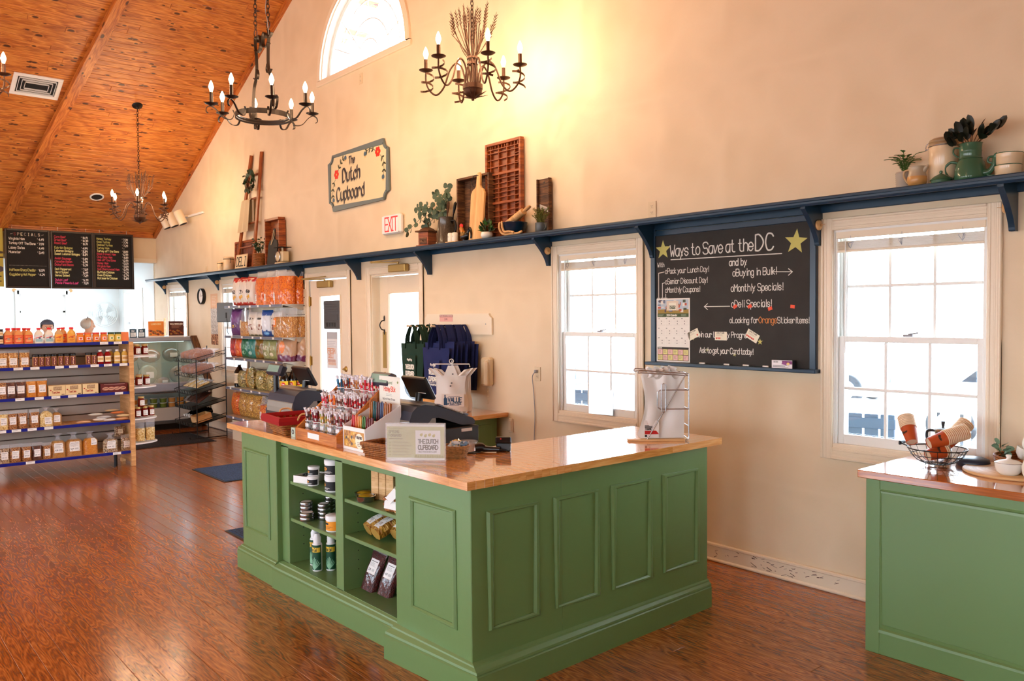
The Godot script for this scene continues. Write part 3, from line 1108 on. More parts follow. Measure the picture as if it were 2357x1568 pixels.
func closer(d: Node3D,xc: float,y: float,z: float,sgn: float) -> void:
	var b:=Mb.new()
	b.box(V(xc,y,z+0.028),V(0.30,0.075,0.056),0.008)
	part(d,"door_closer",b,M.satin_brass)
	var a:=Mb.new()
	a.rod(V(xc,y+0.04,z+0.03),V(xc,y+0.06,z+0.03),0.012,10)
	a.rod(V(xc+0.01,y+0.055,z+0.03),V(xc - sgn*0.26,y+0.062,z+0.17),0.008,8)
	a.rod(V(xc - sgn*0.26,y+0.066,z+0.17),V(xc+0.06,y+0.085,z+0.05),0.006,8)
	a.ball(V(xc - sgn*0.26,y+0.064,z+0.17),V(0.016,0.012,0.016),10,6)
	part(d,"closer_arm",a,M.satin_brass)
func glass_door(d: Node3D,x0: float,x1: float,y1: float,z: float,gx0: float,gx1: float,gy0: float,gy1: float) -> void:
	var b:=Mb.new()
	b.box(V((x0+gx0)/2,y1/2,z),V(gx0 - x0,y1,0.044),0.002)
	b.box(V((x1+gx1)/2,y1/2,z),V(x1 - gx1,y1,0.044),0.002)
	b.box(V((gx0+gx1)/2,(gy1+y1)/2,z),V(gx1 - gx0,y1 - gy1,0.044),0.002)
	b.box(V((gx0+gx1)/2,gy0/2,z),V(gx1 - gx0,gy0,0.044),0.002)
	part(d,"door_leaf",b,M.trim_paint)
	var bd:=Mb.new()
	var q:=[V(gx0,gy0,z+0.024),V(gx1,gy0,z+0.024),V(gx1,gy1,z+0.024),V(gx0,gy1,z+0.024)]
	bd.sweep(q,[P2(-0.014,-0.006),P2(0.014,-0.006),P2(0.008,0.008),P2(-0.008,0.008)],Vector3.BACK,true)
	part(d,"glazing_bead",bd,M.trim_paint)
	var g:=Mb.new()
	g.box(V((gx0+gx1)/2,(gy0+gy1)/2,z),V(gx1 - gx0,gy1 - gy0,0.006))
	part(d,"pane",g,M.pane_glass)
func build_door_one() -> void:
	var d:=struct("door_1","cream glass door beside the snack rack")
	casing(d,-8.745,-7.845,0.0,2.02,0.075,false)
	glass_door(d,-8.737,-7.853,2.005,-0.03,-8.52,-8.02,0.22,1.83)
	closer(d,-8.33,1.955,-0.008,1.0)
	for y in [0.3,1.08,1.77]:
		var h:=Mb.new()
		h.rod(V(-8.74,y - 0.05,0.004),V(-8.74,y+0.05,0.004),0.007,8)
		h.ball(V(-8.74,y+0.055,0.004),V(0.006,0.008,0.006),8,5)
		h.ball(V(-8.74,y - 0.055,0.004),V(0.006,0.008,0.006),8,5)
		h.box(V(-8.725,y,-0.005),V(0.03,0.1,0.004))
		part(d,"hinge",h,M.brass)
	knob(d,-7.92,1.02,-0.006)
func knob(d: Node3D,x: float,y: float,z: float) -> void:
	var k:=Mb.new()
	k.eul(V(x,y,z),V(PI/2,0,0))
	k.lathe([P2(0,0),P2(0.033,0),P2(0.03,0.008),P2(0.014,0.014),P2(0.014,0.03),P2(0.0,0.032)],20)
	k.rst()
	k.box(V(x,y,z+0.036),V(0.034,0.012,0.008),0.003)
	part(d,"deadbolt",k,M.brass)
func build_door_two() -> void:
	var d:=struct("door_2","cream glass door with a pull handle beside the tote bags")
	casing(d,-7.36,-6.47,0.0,2.02,0.075,false)
	var jb:=Mb.new()
	jb.box(V(-7.352,1.0,-0.06),V(0.014,2.02,0.12))
	jb.box(V(-6.478,1.0,-0.06),V(0.014,2.02,0.12))
	jb.box(V(-6.915,2.012,-0.06),V(0.88,0.014,0.12))
	part(d,"jamb",jb,M.trim_paint)
	glass_door(d,-7.335,-6.49,1.998,-0.11,-7.18,-6.60,0.22,1.83)
	closer(d,-6.76,2.06,0.024,1.0)
	var h:=Mb.new()
	var pts:=curve([V(-7.25,1.55,-0.083),V(-7.25,1.54,-0.05),V(-7.25,1.50,-0.03),V(-7.25,1.46,-0.05),V(-7.25,1.45,-0.083)],5)
	h.tube(pts,0.006,8)
	for y in [1.57,1.43]:
		h.ball(V(-7.25,y,-0.084),V(0.012,0.03,0.006),10,8)
	part(d,"pull_handle",h,M.black_iron)
	var pp:=Mb.new()
	pp.box(V(-7.25,1.245,-0.085),V(0.07,0.375,0.003),0.001)
	part(d,"push_plate",pp,M.satin_brass)
	knob(d,-7.25,0.985,-0.086)
func moulding(parent: Node3D,x0: float,x1: float,y0: float,y1: float,xf: Transform3D) -> void:
	var b:=Mb.new()
	b.at(xf)
	b.sweep([V(x0,y0,0),V(x1,y0,0),V(x1,y1,0),V(x0,y1,0)],[P2(-0.011,-0.002),P2(0.011,-0.002),P2(0.011,0.004),P2(0.004,0.011),P2(-0.004,0.011),P2(-0.011,0.004)],Vector3.BACK,true)
	part(parent,"panel_moulding",b,M.green_paint)
func plinth_prof() -> Array:
	return [P2(0,0),P2(0.028,0),P2(0.028,0.108),P2(0.022,0.113),P2(0.026,0.117),P2(0.024,0.126),P2(0.012,0.136),P2(0.01,0.142),P2(0,0.148)]
func plinth(parent: Node3D,pts: Array) -> void:
	var b:=Mb.new()
	b.sweep(pts,plinth_prof(),Vector3.UP)
	part(parent,"base_moulding",b,M.green_paint)
func build_counter() -> void:
	var c:=thing("checkout_counter","green panelled L-shaped checkout counter with open shelves and butcher block top","counter",Vector3.ZERO)
	var zf:=2.322
	var zr:=2.29
	var b:=Mb.new()
	b.box(V(-4.815,0.445,2.06),V(0.51,0.89,0.524),0.003)
	part(c,"pilaster",b,M.green_paint)
	b=Mb.new()
	b.box(V(-2.965,0.445,2.06),V(0.58,0.89,0.524),0.003)
	b.box(V(-2.935,0.445,1.25),V(0.52,0.89,1.10),0.003)
	part(c,"cabinet",b,M.green_paint)
	var s:=Mb.new()
	s.box(V(-3.91,0.445,1.81),V(1.32,0.89,0.02))
	s.box(V(-3.91,0.141,2.05),V(1.32,0.02,0.48))
	s.box(V(-3.91,0.86,2.05),V(1.32,0.06,0.48),0.002)
	s.box(V(-4.513,0.49,2.05),V(0.096,0.7,0.48),0.002)
	s.box(V(-3.86,0.49,2.05),V(0.078,0.7,0.48),0.002)
	s.box(V(-3.91,0.07,2.05),V(1.32,0.14,0.48),0.002)
	part(c,"shelf_carcass",s,M.green_paint)
	var holes:=Mb.new()
	for k in 9:
		for x in [-4.4648,-3.8208]:
			holes.at(Transform3D(Basis(Vector3.BACK,-PI/2),V(x,0.25+k*0.05,2.2)))
			holes.lathe([P2(0.0035,0.0),P2(0.0035,0.0004),P2(0,0.0004)],8)
	part(c,"shelf_pin_holes",holes,M.black_plastic).set_meta("kind","stuff")
	for q in [[-4.465,-3.9,0.637],[-4.465,-3.9,0.419],[-3.82,-3.255,0.642],[-3.82,-3.255,0.451]]:
		var sh:=Mb.new()
		sh.box(V((q[0]+q[1])/2,q[2] - 0.01,2.05),V(q[1] - q[0],0.02,0.46),0.003)
		part(c,"shelf",sh,M.green_paint)
	var fx:=Transform3D(Basis.IDENTITY,V(0,0,zf))
	moulding(c,-5.015,-4.665,0.267,0.763,fx)
	moulding(c,-3.118,-2.79,0.267,0.763,fx)
	var sx:=Transform3D(Basis(Vector3.UP,PI/2),V(-2.675,0,0))
	for q in [[2.22,1.957],[1.833,1.568],[1.453,1.182],[1.066,0.796]]:
		moulding(c,-q[0],-q[1],0.265,0.760,sx)
	plinth(c,[V(-5.07,0,1.85),V(-5.07,0,zf),V(-4.56,0,zf),V(-4.56,0,zr),V(-3.255,0,zr),V(-3.255,0,zf),V(-2.675,0,zf),V(-2.675,0,0.70)])
	rng.seed=12
	var shared:={}
	var t0:=V(-5.13,0.907,0)
	var leg:=[[-5.13,-2.605,1.755,2.392]]
	var row:=0.0455
	var edge:=Mb.new()
	for r in 14:
		var z:=2.392 - (r+0.5)*row
		var x:=-5.13
		while x<-2.606:
			var l: float=[0.3,0.42,0.56][rng.randi() % 3]
			if x+l>-2.605 - 0.12:
				l=-2.605 - x
			stave(c,V(x+l/2,0.9075,z),V(l,0.035,row),0.0)
			x+=l
	for r in 14:
		var x:=-2.605 - (r+0.5)*row
		var z:=0.665
		while z<1.754:
			var l: float=[0.3,0.42,0.56][rng.randi() % 3]
			if z+l>1.755 - 0.12:
				l=1.755 - z
			stave(c,V(x,0.9075,z+l/2),V(l,0.035,row),PI/2)
			z+=l
func stave(c: Node3D,at: Vector3,sz: Vector3,turn: float) -> void:
	var b:=Mb.new()
	var t:=rng.randf_range(0.93,1.04)
	b.col=Color(t,t*rng.randf_range(0.96,1.02),t*rng.randf_range(0.92,1.03))
	b.box(Vector3.ZERO,sz - V(0.0002,0,0.0002),0.0008,Vector2(rng.randf()*3,rng.randf()*3))
	var o:=part(c,"countertop_stave",b,M.butcher)
	o.position=at
	o.rotation.y=turn
func build_side_cabinet() -> void:
	var c:=thing("side_cabinet","green panelled cabinet with an orange wood top at the right edge","cabinet",V(-1.826,0,0.03))
	var b:=Mb.new()
	b.box(V(0.85,0.41,0.30),V(1.70,0.82,0.60),0.003)
	part(c,"cabinet_body",b,M.green_paint)
	var f:=Mb.new()
	f.box(V(0.033,0.41,0.594),V(0.066,0.82,0.02),0.002)
	f.box(V(1.667,0.41,0.594),V(0.066,0.82,0.02),0.002)
	f.box(V(0.85,0.795,0.594),V(1.568,0.05,0.02),0.002)
	f.box(V(0.85,0.058,0.594),V(1.568,0.116,0.02),0.002)
	part(c,"face_frame",f,M.green_paint)
	var m:=Mb.new()
	m.at(Transform3D(Basis.IDENTITY,V(0,0,0.6)))
	m.sweep([V(0.066,0.116,0),V(1.634,0.116,0),V(1.634,0.77,0),V(0.066,0.77,0)],[P2(-0.012,0.0),P2(0.006,0.0),P2(0.006,0.006),P2(0.0,0.005),P2(-0.004,0.001),P2(-0.012,0.002)],Vector3.BACK,true)
	part(c,"panel_moulding",m,M.green_paint)
	var t:=Mb.new()
	t.box(V(0.84,0.839,0.303),V(1.74,0.036,0.655),0.003)
	part(c,"countertop",t,M.cherry)
func build_back_counter() -> void:
	var c:=thing("back_counter","green drawer desk with a butcher block top under the tote bags","desk",V(-5.95,0,0.33))
	var b:=Mb.new()
	b.box(V(0,0.375,0.0),V(1.36,0.75,0.56),0.003)
	part(c,"cabinet_body",b,M.green_paint)
	var p:=Mb.new()
	p.box(V(0.681,0.39,0.0),V(0.008,0.6,0.44),0.002)
	part(c,"end_panel",p,M.green_paint)
	for k in 3:
		var d:=Mb.new()
		d.box(V(0.35,0.15+k*0.23,0.284),V(0.6,0.2,0.016),0.004)
		part(c,"drawer_front",d,M.green_paint)
	var t:=Mb.new()
	t.box(V(0.03,0.768,0.0),V(1.50,0.036,0.64),0.003)
	part(c,"desktop",t,M.butcher)
	var s:=Mb.new()
	s.box(V(-0.25,0.825,-0.29),V(0.5,0.08,0.018),0.002)
	part(c,"backsplash",s,M.butcher)
const BRACKETS:=[-13.77,-12.785,-11.48,-10.49,-8.875,-7.57,-6.272,-4.651,-3.615,-2.41,-1.418,-0.4]
func build_wall_shelf() -> void:
	var s:=thing("wall_shelf","long navy blue wall shelf on curved brackets above the windows","shelf")
	var b:=Mb.new()
	b.box(V(-6.9,2.213,0.10),V(14.6,0.02,0.20),0.003)
	part(s,"shelf_board",b,M.navy_paint)
	var e:=Mb.new()
	e.sweep([V(-14.2,2.20,0.197),V(0.4,2.20,0.197)],[P2(0,-0.018),P2(0.006,-0.018),P2(0.012,-0.006),P2(0.014,0.004),P2(0.02,0.008),P2(0.02,0.018),P2(0.014,0.0235),P2(0,0.0235)],Vector3.UP)
	part(s,"front_moulding",e,M.navy_paint)
	var l:=Mb.new()
	l.box(V(-6.9,2.182,0.01),V(14.6,0.045,0.02),0.003)
	part(s,"wall_cleat",l,M.navy_paint)
	var prof:=[P2(0,0),P2(0.19,0),P2(0.19,-0.032)]
	for k in 9:
		var t:=k/8.0
		prof.append(P2(0.04+0.15*pow(1.0 - t,2.0),-0.032 - 0.19*(1.0 - pow(1.0 - t,1.35))*1.0))
	prof.append(P2(0.036,-0.228))
	prof.append(P2(0,-0.228))
	var bm:=Mb.new()
	bm.at(Transform3D(Basis(Vector3.UP,-PI/2),V(0,2.203,0)))
	bm.ext(prof,-0.014,0.014)
	var bmesh:=bm.mesh()
	for x in BRACKETS:
		var o:=part(s,"bracket",bmesh,M.navy_paint)
		o.position.x=x
	for q in [[-13.77,1,"nearest the deli"],[-11.48,1,"beside the clock"],[-4.651,1,"left of the window next to the phone"],[-3.615,-1,"above the corner of the chalkboard"],[-2.41,1,"right of the chalkboard"],[-1.418,-1,"at the right end under the teapot"]]:
		var d:=Mb.new()
		d.at(Transform3D(Basis(Vector3.BACK,-PI/2*q[1]),V(0,0,0)))
		d.lathe([P2(0,0),P2(0.026,0),P2(0.029,0.004),P2(0.029,0.012),P2(0.024,0.017),P2(0.007,0.018),P2(0.005,0.013),P2(0,0.013)],22)
		d.rst()
		d.rod(V(0.014*q[1],0,0),V(0.045*q[1],0.003,0),0.0016,6)
		single("pole_socket","round wooden pole socket on a shelf bracket, "+q[2],"knob",d,M.maple,V(q[0]+0.0142*q[1],2.088,0.055),0,"wooden pole sockets on the shelf brackets")
func build_chalkboard() -> void:
	var x0:=-3.592
	var x1:=-2.461
	var y0:=1.272
	var y1:=2.12
	var w:=x1 - x0
	var h:=y1 - y0
	var t:=thing("chalkboard","large framed chalkboard with hand-lettered savings list between the two windows","chalkboard",V((x0+x1)/2,y0,0))
	var W:=1400
	var H:=int(1400*h/w)
	var im:=canvas(W,H,Color(0.20,0.195,0.185))
	var dust:=noise(FastNoiseLite.TYPE_SIMPLEX,0.012,6,4)
	var di:=dust.get_image(W/4,H/4)
	di.resize(W,H,Image.INTERPOLATE_BILINEAR)
	for y in H:
		for x in W:
			var k:=di.get_pixel(x,y).r
			var q:=0.185+k*0.03
			im.set_pixel(x,y,Color(q*1.03,q,q*0.96))
	var wh:=Color(0.88,0.88,0.85)
	var ye:=Color(0.80,0.78,0.45)
	var s:=W/358.0
	star_fill(im,P2(19,30)*s,21*s,ye)
	star_fill(im,P2(329,35)*s,24*s,ye,0.1)
	write(im,"Ways to Save at the",P2(38,45)*s,23*s,wh,2.3*s*0.5,0.75)
	write(im,"DC",P2(244,46)*s,30*s,wh,3.0*s*0.5,1.6)
	pline(im,P2(40,52)*s,P2(300,55)*s,0.9*s,wh)
	write(im,"and by",P2(185,72)*s,13*s,wh,0.9*s,1.3)
	write(im,"With",P2(4,66)*s,9*s,wh,0.6*s)
	for q in [["oPack your Lunch Day!",25,81],["oSenior Discount Day!",25,103],["oMonthly Coupons!",25,121]]:
		write(im,q[0],P2(q[1],q[2])*s,11*s,wh,0.6*s,0.85)
	for q in [["oBuying in Bulk!",193,93],["oMonthly Specials!",189,123],["oDeli Specials!",190,154]]:
		write(im,q[0],P2(q[1],q[2])*s,13.5*s,wh,0.75*s,1.0)
	var tx:=write(im,"oLooking for",P2(186,185)*s,11*s,wh,0.65*s,0.95)
	var ox:=186*s+tx
	tx=write(im,"Orange",P2(ox/s,185)*s,12*s,Color(0.82,0.52,0.28),0.7*s,1.0)
	write(im,"Stickeritems!",P2((ox+tx)/s,185)*s,11*s,wh,0.65*s,0.75)
	for q in [[[22,77],[7,79],[7,137]],[[23,100],[17,101],[17,137]],[[26,124],[26,137]]]:
		for k in q.size() - 1:
			pline(im,P2(q[k][0],q[k][1])*s,P2(q[k+1][0],q[k+1][1])*s,0.8*s,wh)
		var e:=P2(q[-1][0],q[-1][1]+2)
		pline(im,(e+P2(-3,-7))*s,e*s,0.8*s,wh)
		pline(im,(e+P2(3,-7))*s,e*s,0.8*s,wh)
	for q in [[278,88,322,90,1],[186,152,125,152,-1]]:
		pline(im,P2(q[0],q[1])*s,P2(q[2],q[3])*s,0.8*s,wh)
		pline(im,P2(q[2],q[3])*s,P2(q[2] - q[4]*8,q[3] - 6)*s,0.8*s,wh)
		pline(im,P2(q[2],q[3])*s,P2(q[2] - q[4]*8,q[3]+6)*s,0.8*s,wh)
	star_fill(im,P2(95,216)*s,6.5*s,ye)
	write(im,"Join our Loyalty Program!",P2(103,214)*s,11*s,wh,0.7*s,0.9)
	star_fill(im,P2(254,221)*s,6.5*s,ye)
	star_fill(im,P2(133,240)*s,5*s,Color(0.72,0.73,0.5),0.3)
	star_fill(im,P2(197,247)*s,5*s,Color(0.72,0.73,0.5),0.2)
	fitw(im,"Ask to get your Card today!",113*s,240*s,(H/s - 22)*s,12.0*s,wh,0.7*s)
	part(t,"board_face",card(w,h,0.012),printed("chalk_face",im,0.85)).position.z=0.004
	var f:=Mb.new()
	f.box(V(-w/2 - 0.02,h/2+0.02,0.014),V(0.04,h+0.06,0.028),0.003)
	f.box(V(w/2+0.02,h/2+0.02,0.014),V(0.04,h+0.06,0.028),0.003)
	f.box(V(0,h+0.018,0.014),V(w,0.036,0.028),0.003)
	part(t,"frame",f,M.navy_paint)
	var lg:=Mb.new()
	lg.box(V(0,-0.012,0.035),V(w+0.12,0.022,0.07),0.004)
	part(t,"chalk_ledge",lg,M.navy_paint)
	for k in 4:
		var ck:=Mb.new()
		ck.rod(V(-0.02,0,0),V(0.02,0,0),0.005,8)
		single("chalk_stick","white chalk stick on the chalkboard ledge, %s of four" % ORD[k],"chalk",ck,M.paper,V([-3.185,-3.0,-2.862,-2.725][k],1.2765,0.055),[0.1,-0.08,0.05,0.0][k],"chalk sticks on the ledge")
	var bx:=thing("eraser_box","white and purple chalk box standing at the right end of the ledge","box",V(-2.607,1.2715,0.05))
	var bi:=canvas(256,96,Color(0.93,0.92,0.94))
	rect(bi,130,6,126,40,Color(0.48,0.14,0.42))
	tri_fill(bi,P2(120,46),P2(160,6),P2(190,60),Color(0.55,0.2,0.5))
	star_fill(bi,P2(205,40),26,Color(0.95,0.8,0.45))
	for k in 9:
		rect(bi,18+k*7,10,2+k % 3,22,Color(0.15,0.15,0.15))
	lines(bi,14,62,220,3,9,Color(0.25,0.25,0.28),4,4)
	var bc:=Mb.new()
	bc.box(V(0,0.024,0),V(0.135,0.048,0.045),0.002)
	part(bx,"carton",bc,mt("carton_dark",Color(0.16,0.15,0.17),0.5))
	part(bx,"front_print",card(0.133,0.047),printed("eraser_print",bi,0.4)).position.z=0.0226
	for k in 4:
		var st:=Mb.new()
		st.box(V(0,0,0),V(0.028,0.02,0.001))
		var o:=single("orange_sticker","small orange price sticker on the chalkboard, %s of four" % ORD[k],"sticker",st,mt("sticker_orange",Color(0.95,0.35,0.22),0.6) if k==0 else M.sticker_orange,V([-2.965,-2.86,-2.72,-2.572][k],[1.637,1.637,1.622,1.632][k],0.0175))
		o.rotation.z=[0.5,0.35,0.3,-0.1][k]
		o.set_meta("group","orange stickers on the chalkboard")
	for k in 3:
		var ci:=canvas(220,128,Color(0.93,0.91,0.82))
		fitw(ci,"LOYALTY CARD",30,190,28,18,Color(0.25,0.22,0.18),1.5)
		lines(ci,24,42,160,3,9,Color(0.6,0.55,0.48),k,2)
		for q in [1,3,5][k]:
			var hx: float=[170,26,20][k]+q*30
			dab(ci,hx,94,8,Color(0.85,0.2,0.14))
			dab(ci,hx+11,94,8,Color(0.85,0.2,0.14))
			tri_fill(ci,P2(hx - 8,97),P2(hx+19,97),P2(hx+5.5,114),Color(0.85,0.2,0.14))
		var o:=single("loyalty_card",["loyalty card with one heart stamp tilted up on the chalkboard","level loyalty card with three heart stamps on the chalkboard","loyalty card with five heart stamps tilted down on the chalkboard"][k],"card",card(0.09,0.054),printed("loyalty_%d" % k,ci),V([-3.27,-3.07,-2.855][k],[1.435,1.425,1.432][k],0.0168))
		o.rotation.z=[0.42,0.0,-0.5][k]
		o.set_meta("group","loyalty cards on the chalkboard")
	build_calendar()
func build_calendar() -> void:
	var im:=canvas(420,640,Color(0.94,0.93,0.90))
	rect(im,14,12,392,140,Color(0.72,0.78,0.82))
	rect(im,14,110,392,42,Color(0.62,0.52,0.22))
	var r:=RandomNumberGenerator.new()
	r.seed=3
	for k in 40:
		var c: Color=[Color(0.3,0.35,0.28),Color(0.75,0.35,0.25),Color(0.9,0.88,0.85),Color(0.35,0.3,0.35),Color(0.45,0.5,0.6)][r.randi() % 5]
		rect(im,14+r.randi() % 360,14+r.randi() % 100,10+r.randi() % 34,8+r.randi() % 26,c)
	rect(im,130,26,150,96,Color(0.88,0.82,0.75))
	rect(im,160,44,90,74,Color(0.93,0.92,0.85))
	fitw(im,"THE DUTCH",168,244,88,14,Color(0.25,0.3,0.2),1.6)
	fitw(im,"CUPBOARD",168,244,106,14,Color(0.25,0.3,0.2),1.6)
	rect(im,14,152,392,36,Color(0.26,0.33,0.18))
	write(im,"2024 Calendar",P2(130,178),18,Color(0.95,0.95,0.9),1.8)
	lines(im,24,162,80,3,7,Color(0.75,0.8,0.7),2,2)
	lines(im,312,162,80,3,7,Color(0.75,0.8,0.7),3,2)
	for m in 12:
		var cx:=20+(m % 4)*97
		var cy:=196+int(m/4.0)*98
		write(im,["JAN","FEB","MAR","APR","MAY","JUN","JUL","AUG","SEP","OCT","NOV","DEC"][m],P2(cx+4,cy+12),8,Color(0.35,0.35,0.35),0.8)
		for a in 7:
			for b in 5:
				rect(im,cx+6+a*12,cy+22+b*14,8,1,Color(0.72,0.72,0.7))
		for q in 2:
			dab(im,cx+44+(m % 3)*4,cy+34+q*26,4.5,Color(0.2,0.2,0.2))
	rect(im,14,492,392,18,Color(0.16,0.14,0.12))
	fitw(im,"Coupons",22,120,507,12,Color(0.95,0.95,0.9),1.2)
	rect(im,14,510,392,118,Color(0.45,0.36,0.24))
	for k in 12:
		var cx:=20+(k % 6)*64
		var cy:=516+int(k/6.0)*56
		rect(im,cx,cy,58,50,Color(0.93,0.76,0.74) if (k+int(k/6.0)) % 2==0 else Color(0.90,0.86,0.58))
		lines(im,cx+8,cy+10,40,4,8,Color(0.45,0.35,0.3),k,2)
	single("wall_calendar","wall calendar with coupon strip pinned to the lower left of the chalkboard","calendar",card(0.278,0.424),printed("calendar_print",im),V(-3.449,1.274,0.0168))
func build_wall_signs() -> void:
	var w:=1.20
	var h:=0.575
	var t:=thing("shop_sign","painted cream shop sign with red flowers and blackletter name","sign",V(-7.572,2.765,0.0))
	var poly:=[]
	var r:=0.075
	for q in [[-1,-1],[1,-1],[1,1],[-1,1]]:
		var c:=P2(q[0]*w/2,h/2+q[1]*h/2)
		for k in 7:
			var a:=PI/2*k/6.0
			var d:=P2(cos(a),sin(a))*r
			var o: Vector2
			if q[0]<0 and q[1]<0:
				o=P2(d.y,d.x).rotated(0)
				o=P2(sin(a)*r,cos(a)*r)
			elif q[0]>0 and q[1]<0:
				o=P2(-cos(a)*r,sin(a)*r)
			elif q[0]>0:
				o=P2(-sin(a)*r,-cos(a)*r)
			else:
				o=P2(cos(a)*r,-sin(a)*r)
			poly.append(c+o)
	var bb:=Mb.new()
	bb.ext(poly,0.0,0.018)
	part(t,"sign_board",bb,mt("sign_grey",Color(0.40,0.46,0.47),0.5))
	var fr:=Mb.new()
	var pts:=[]
	for q in poly:
		pts.append(V(q.x,q.y,0.02))
	fr.sweep(pts,[P2(-0.014,-0.01),P2(0.010,-0.01),P2(0.010,0.010),P2(-0.014,0.010)],Vector3.BACK,true)
	part(t,"sign_frame",fr,M.sign_grey)
	var W:=1200
	var H:=int(1200*h/w)
	var im:=canvas(W,H,Color(0.90,0.84,0.68))
	var ink:=Color(0.12,0.12,0.17)
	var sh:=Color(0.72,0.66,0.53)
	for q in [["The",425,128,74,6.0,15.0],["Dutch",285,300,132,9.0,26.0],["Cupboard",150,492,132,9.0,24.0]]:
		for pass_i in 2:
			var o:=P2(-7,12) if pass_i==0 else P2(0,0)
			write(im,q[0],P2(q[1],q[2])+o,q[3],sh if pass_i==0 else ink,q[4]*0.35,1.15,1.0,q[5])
	var red:=Color(0.90,0.16,0.10)
	var stem:=Color(0.16,0.20,0.10)
	var blu:=Color(0.25,0.38,0.46)
	for q in [[150,205],[1010,90]]:
		for k in 6:
			var o:=Vector2.from_angle(TAU*k/6.0)*32
			dab(im,q[0]+o.x,q[1]+o.y,21,red)
		dab(im,q[0],q[1],16,red)
		dab(im,q[0],q[1],11,Color(0.97,0.72,0.35))
	var vines:=[[[190,175],[230,110],[290,60],[350,50]],[[120,260],[75,330],[60,420],[78,470]],[[960,70],[880,38],[800,50],[760,70]],[[1060,130],[1110,190],[1125,280],[1105,350]]]
	for vn in vines:
		var cp:=[]
		for q in vn:
			cp.append(P2(q[0],q[1]))
		cp=curve(cp,8)
		for k in cp.size() - 1:
			pline(im,cp[k],cp[k+1],3.2,stem)
		for k in [4,10,16]:
			var a: Vector2=cp[k]
			for sgn in [-1,1]:
				var d: Vector2=(cp[k+1] - cp[k]).normalized().rotated(sgn*0.9)
				for e in 12:
					dab(im,a.x+d.x*e*4.2,a.y+d.y*e*4.2,2.0+8.0*sin(PI*e/11.0),stem)
		var e2: Vector2=cp[-1]
		dab(im,e2.x,e2.y+6,26,blu)
		for k in 3:
			tri_fill(im,e2+P2(-14+k*10,24),e2+P2(-4+k*10,24),e2+P2(-9+k*10,50),Color(0.85,0.66,0.35))
	var poly2:=[]
	for q in poly:
		poly2.append(P2(q.x*0.965,h/2+(q.y - h/2)*0.93))
	var pf:=Mb.new()
	pf.ext(poly2,0.0175,0.0195,P2(0,0))
	for k in pf.u.size():
		pf.u[k]=P2(pf.v[k].x/w+0.5,1.0 - pf.v[k].y/h)
	part(t,"painted_face",pf,printed("sign_face",im,0.5))
	var ex:=thing("exit_sign","white exit sign with red letters under the shop sign","sign",V(-6.885,2.40,0.0))
	var eb:=Mb.new()
	eb.box(V(0,0.095,0.028),V(0.335,0.19,0.056),0.018)
	part(ex,"housing",eb,M.white_plastic)
	var ei:=canvas(384,220,Color(0.95,0.94,0.95))
	for k in 4:
		write(ei,"EXIT"[k],P2(70+k*68+(14 if k==2 else 0) - (22 if k==2 else 0),196),172,Color(0.90,0.22,0.25),9.0,1.0)
	part(ex,"letter_panel",card(0.295,0.17,0.001),printed("exit_face",ei,0.4)).position=V(-0.005,0.01,0.0562)
	for q in [["wall_outlet",-3.635,2.252,"small cream outlet on the wall just above the shelf"],["wall_outlet",-7.505,4.0,"cream cover plate below the half-round window"],["wall_outlet",-4.812,1.068,"cream outlet with a plugged grey cord between phone and window"],["wall_outlet",-12.0,2.235,"cream outlet above the shelf near the storage jars"]]:
		var o:=thing(q[0],q[3],"outlet",V(q[1],q[2],0))
		var pb:=Mb.new()
		pb.box(V(0,0.056,0.003),V(0.07,0.112,0.006),0.002)
		part(o,"cover_plate",pb,M.cream_plastic)
		for k in 2:
			var sb:=Mb.new()
			sb.box(V(0,0.034+k*0.044,0.0062),V(0.03,0.028,0.002),0.003)
			part(o,"socket",sb,M.cream_plastic)
			var sl:=Mb.new()
			for x in [-0.006,0.006]:
				sl.box(V(x,0.037+k*0.044,0.0074),V(0.002,0.008,0.0006))
			sl.box(V(0,0.028+k*0.044,0.0074),V(0.004,0.004,0.0006))
			part(o,"slots",sl,M.black_plastic)
	var cd:=Mb.new()
	cd.box(V(-4.812,1.145,0.02),V(0.02,0.024,0.03),0.004)
	cd.tube(curve([V(-4.815,1.14,0.03),V(-4.845,1.10,0.03),V(-4.853,1.0,0.012),V(-4.84,0.8,0.01),V(-4.852,0.55,0.01),V(-4.835,0.3,0.012),V(-4.85,0.02,0.03)],6),0.0032,6)
	single("power_cord","thin grey power cord hanging down the wall from the outlet","cord",cd,M.dull_grey)
	var ck:=thing("wall_clock","round black-rimmed wall clock left of the snack rack","clock",V(-12.16,1.905,0))
	var rim:=Mb.new()
	rim.eul(Vector3.ZERO,V(PI/2,0,0))
	rim.lathe([P2(0.1,0.0),P2(0.116,0.0),P2(0.118,0.045),P2(0.113,0.05),P2(0.104,0.048),P2(0.1,0.03)],40)
	part(ck,"rim",rim,M.black_plastic)
	var fc:=Mb.new()
	fc.eul(Vector3.ZERO,V(PI/2,0,0))
	fc.lathe([P2(0.104,0.028),P2(0,0.03)],40)
	part(ck,"clock_face",fc,M.paper)
	var hd:=Mb.new()
	hd.at(Transform3D(Basis(Vector3.BACK,0.7),V(0,0,0.033)))
	hd.box(V(0,0.025,0),V(0.005,0.06,0.001))
	hd.at(Transform3D(Basis(Vector3.BACK,-1.3),V(0,0,0.034)))
	hd.box(V(0,0.035,0),V(0.004,0.085,0.001))
	part(ck,"hand",hd,M.black_plastic)
	var pi:=canvas(128,340,Color(0.90,0.72,0.55))
	for y in range(100,270):
		for x in 128:
			pi.set_pixel(x,y,Color(0.78,0.76,0.73))
	var r2:=RandomNumberGenerator.new()
	r2.seed=8
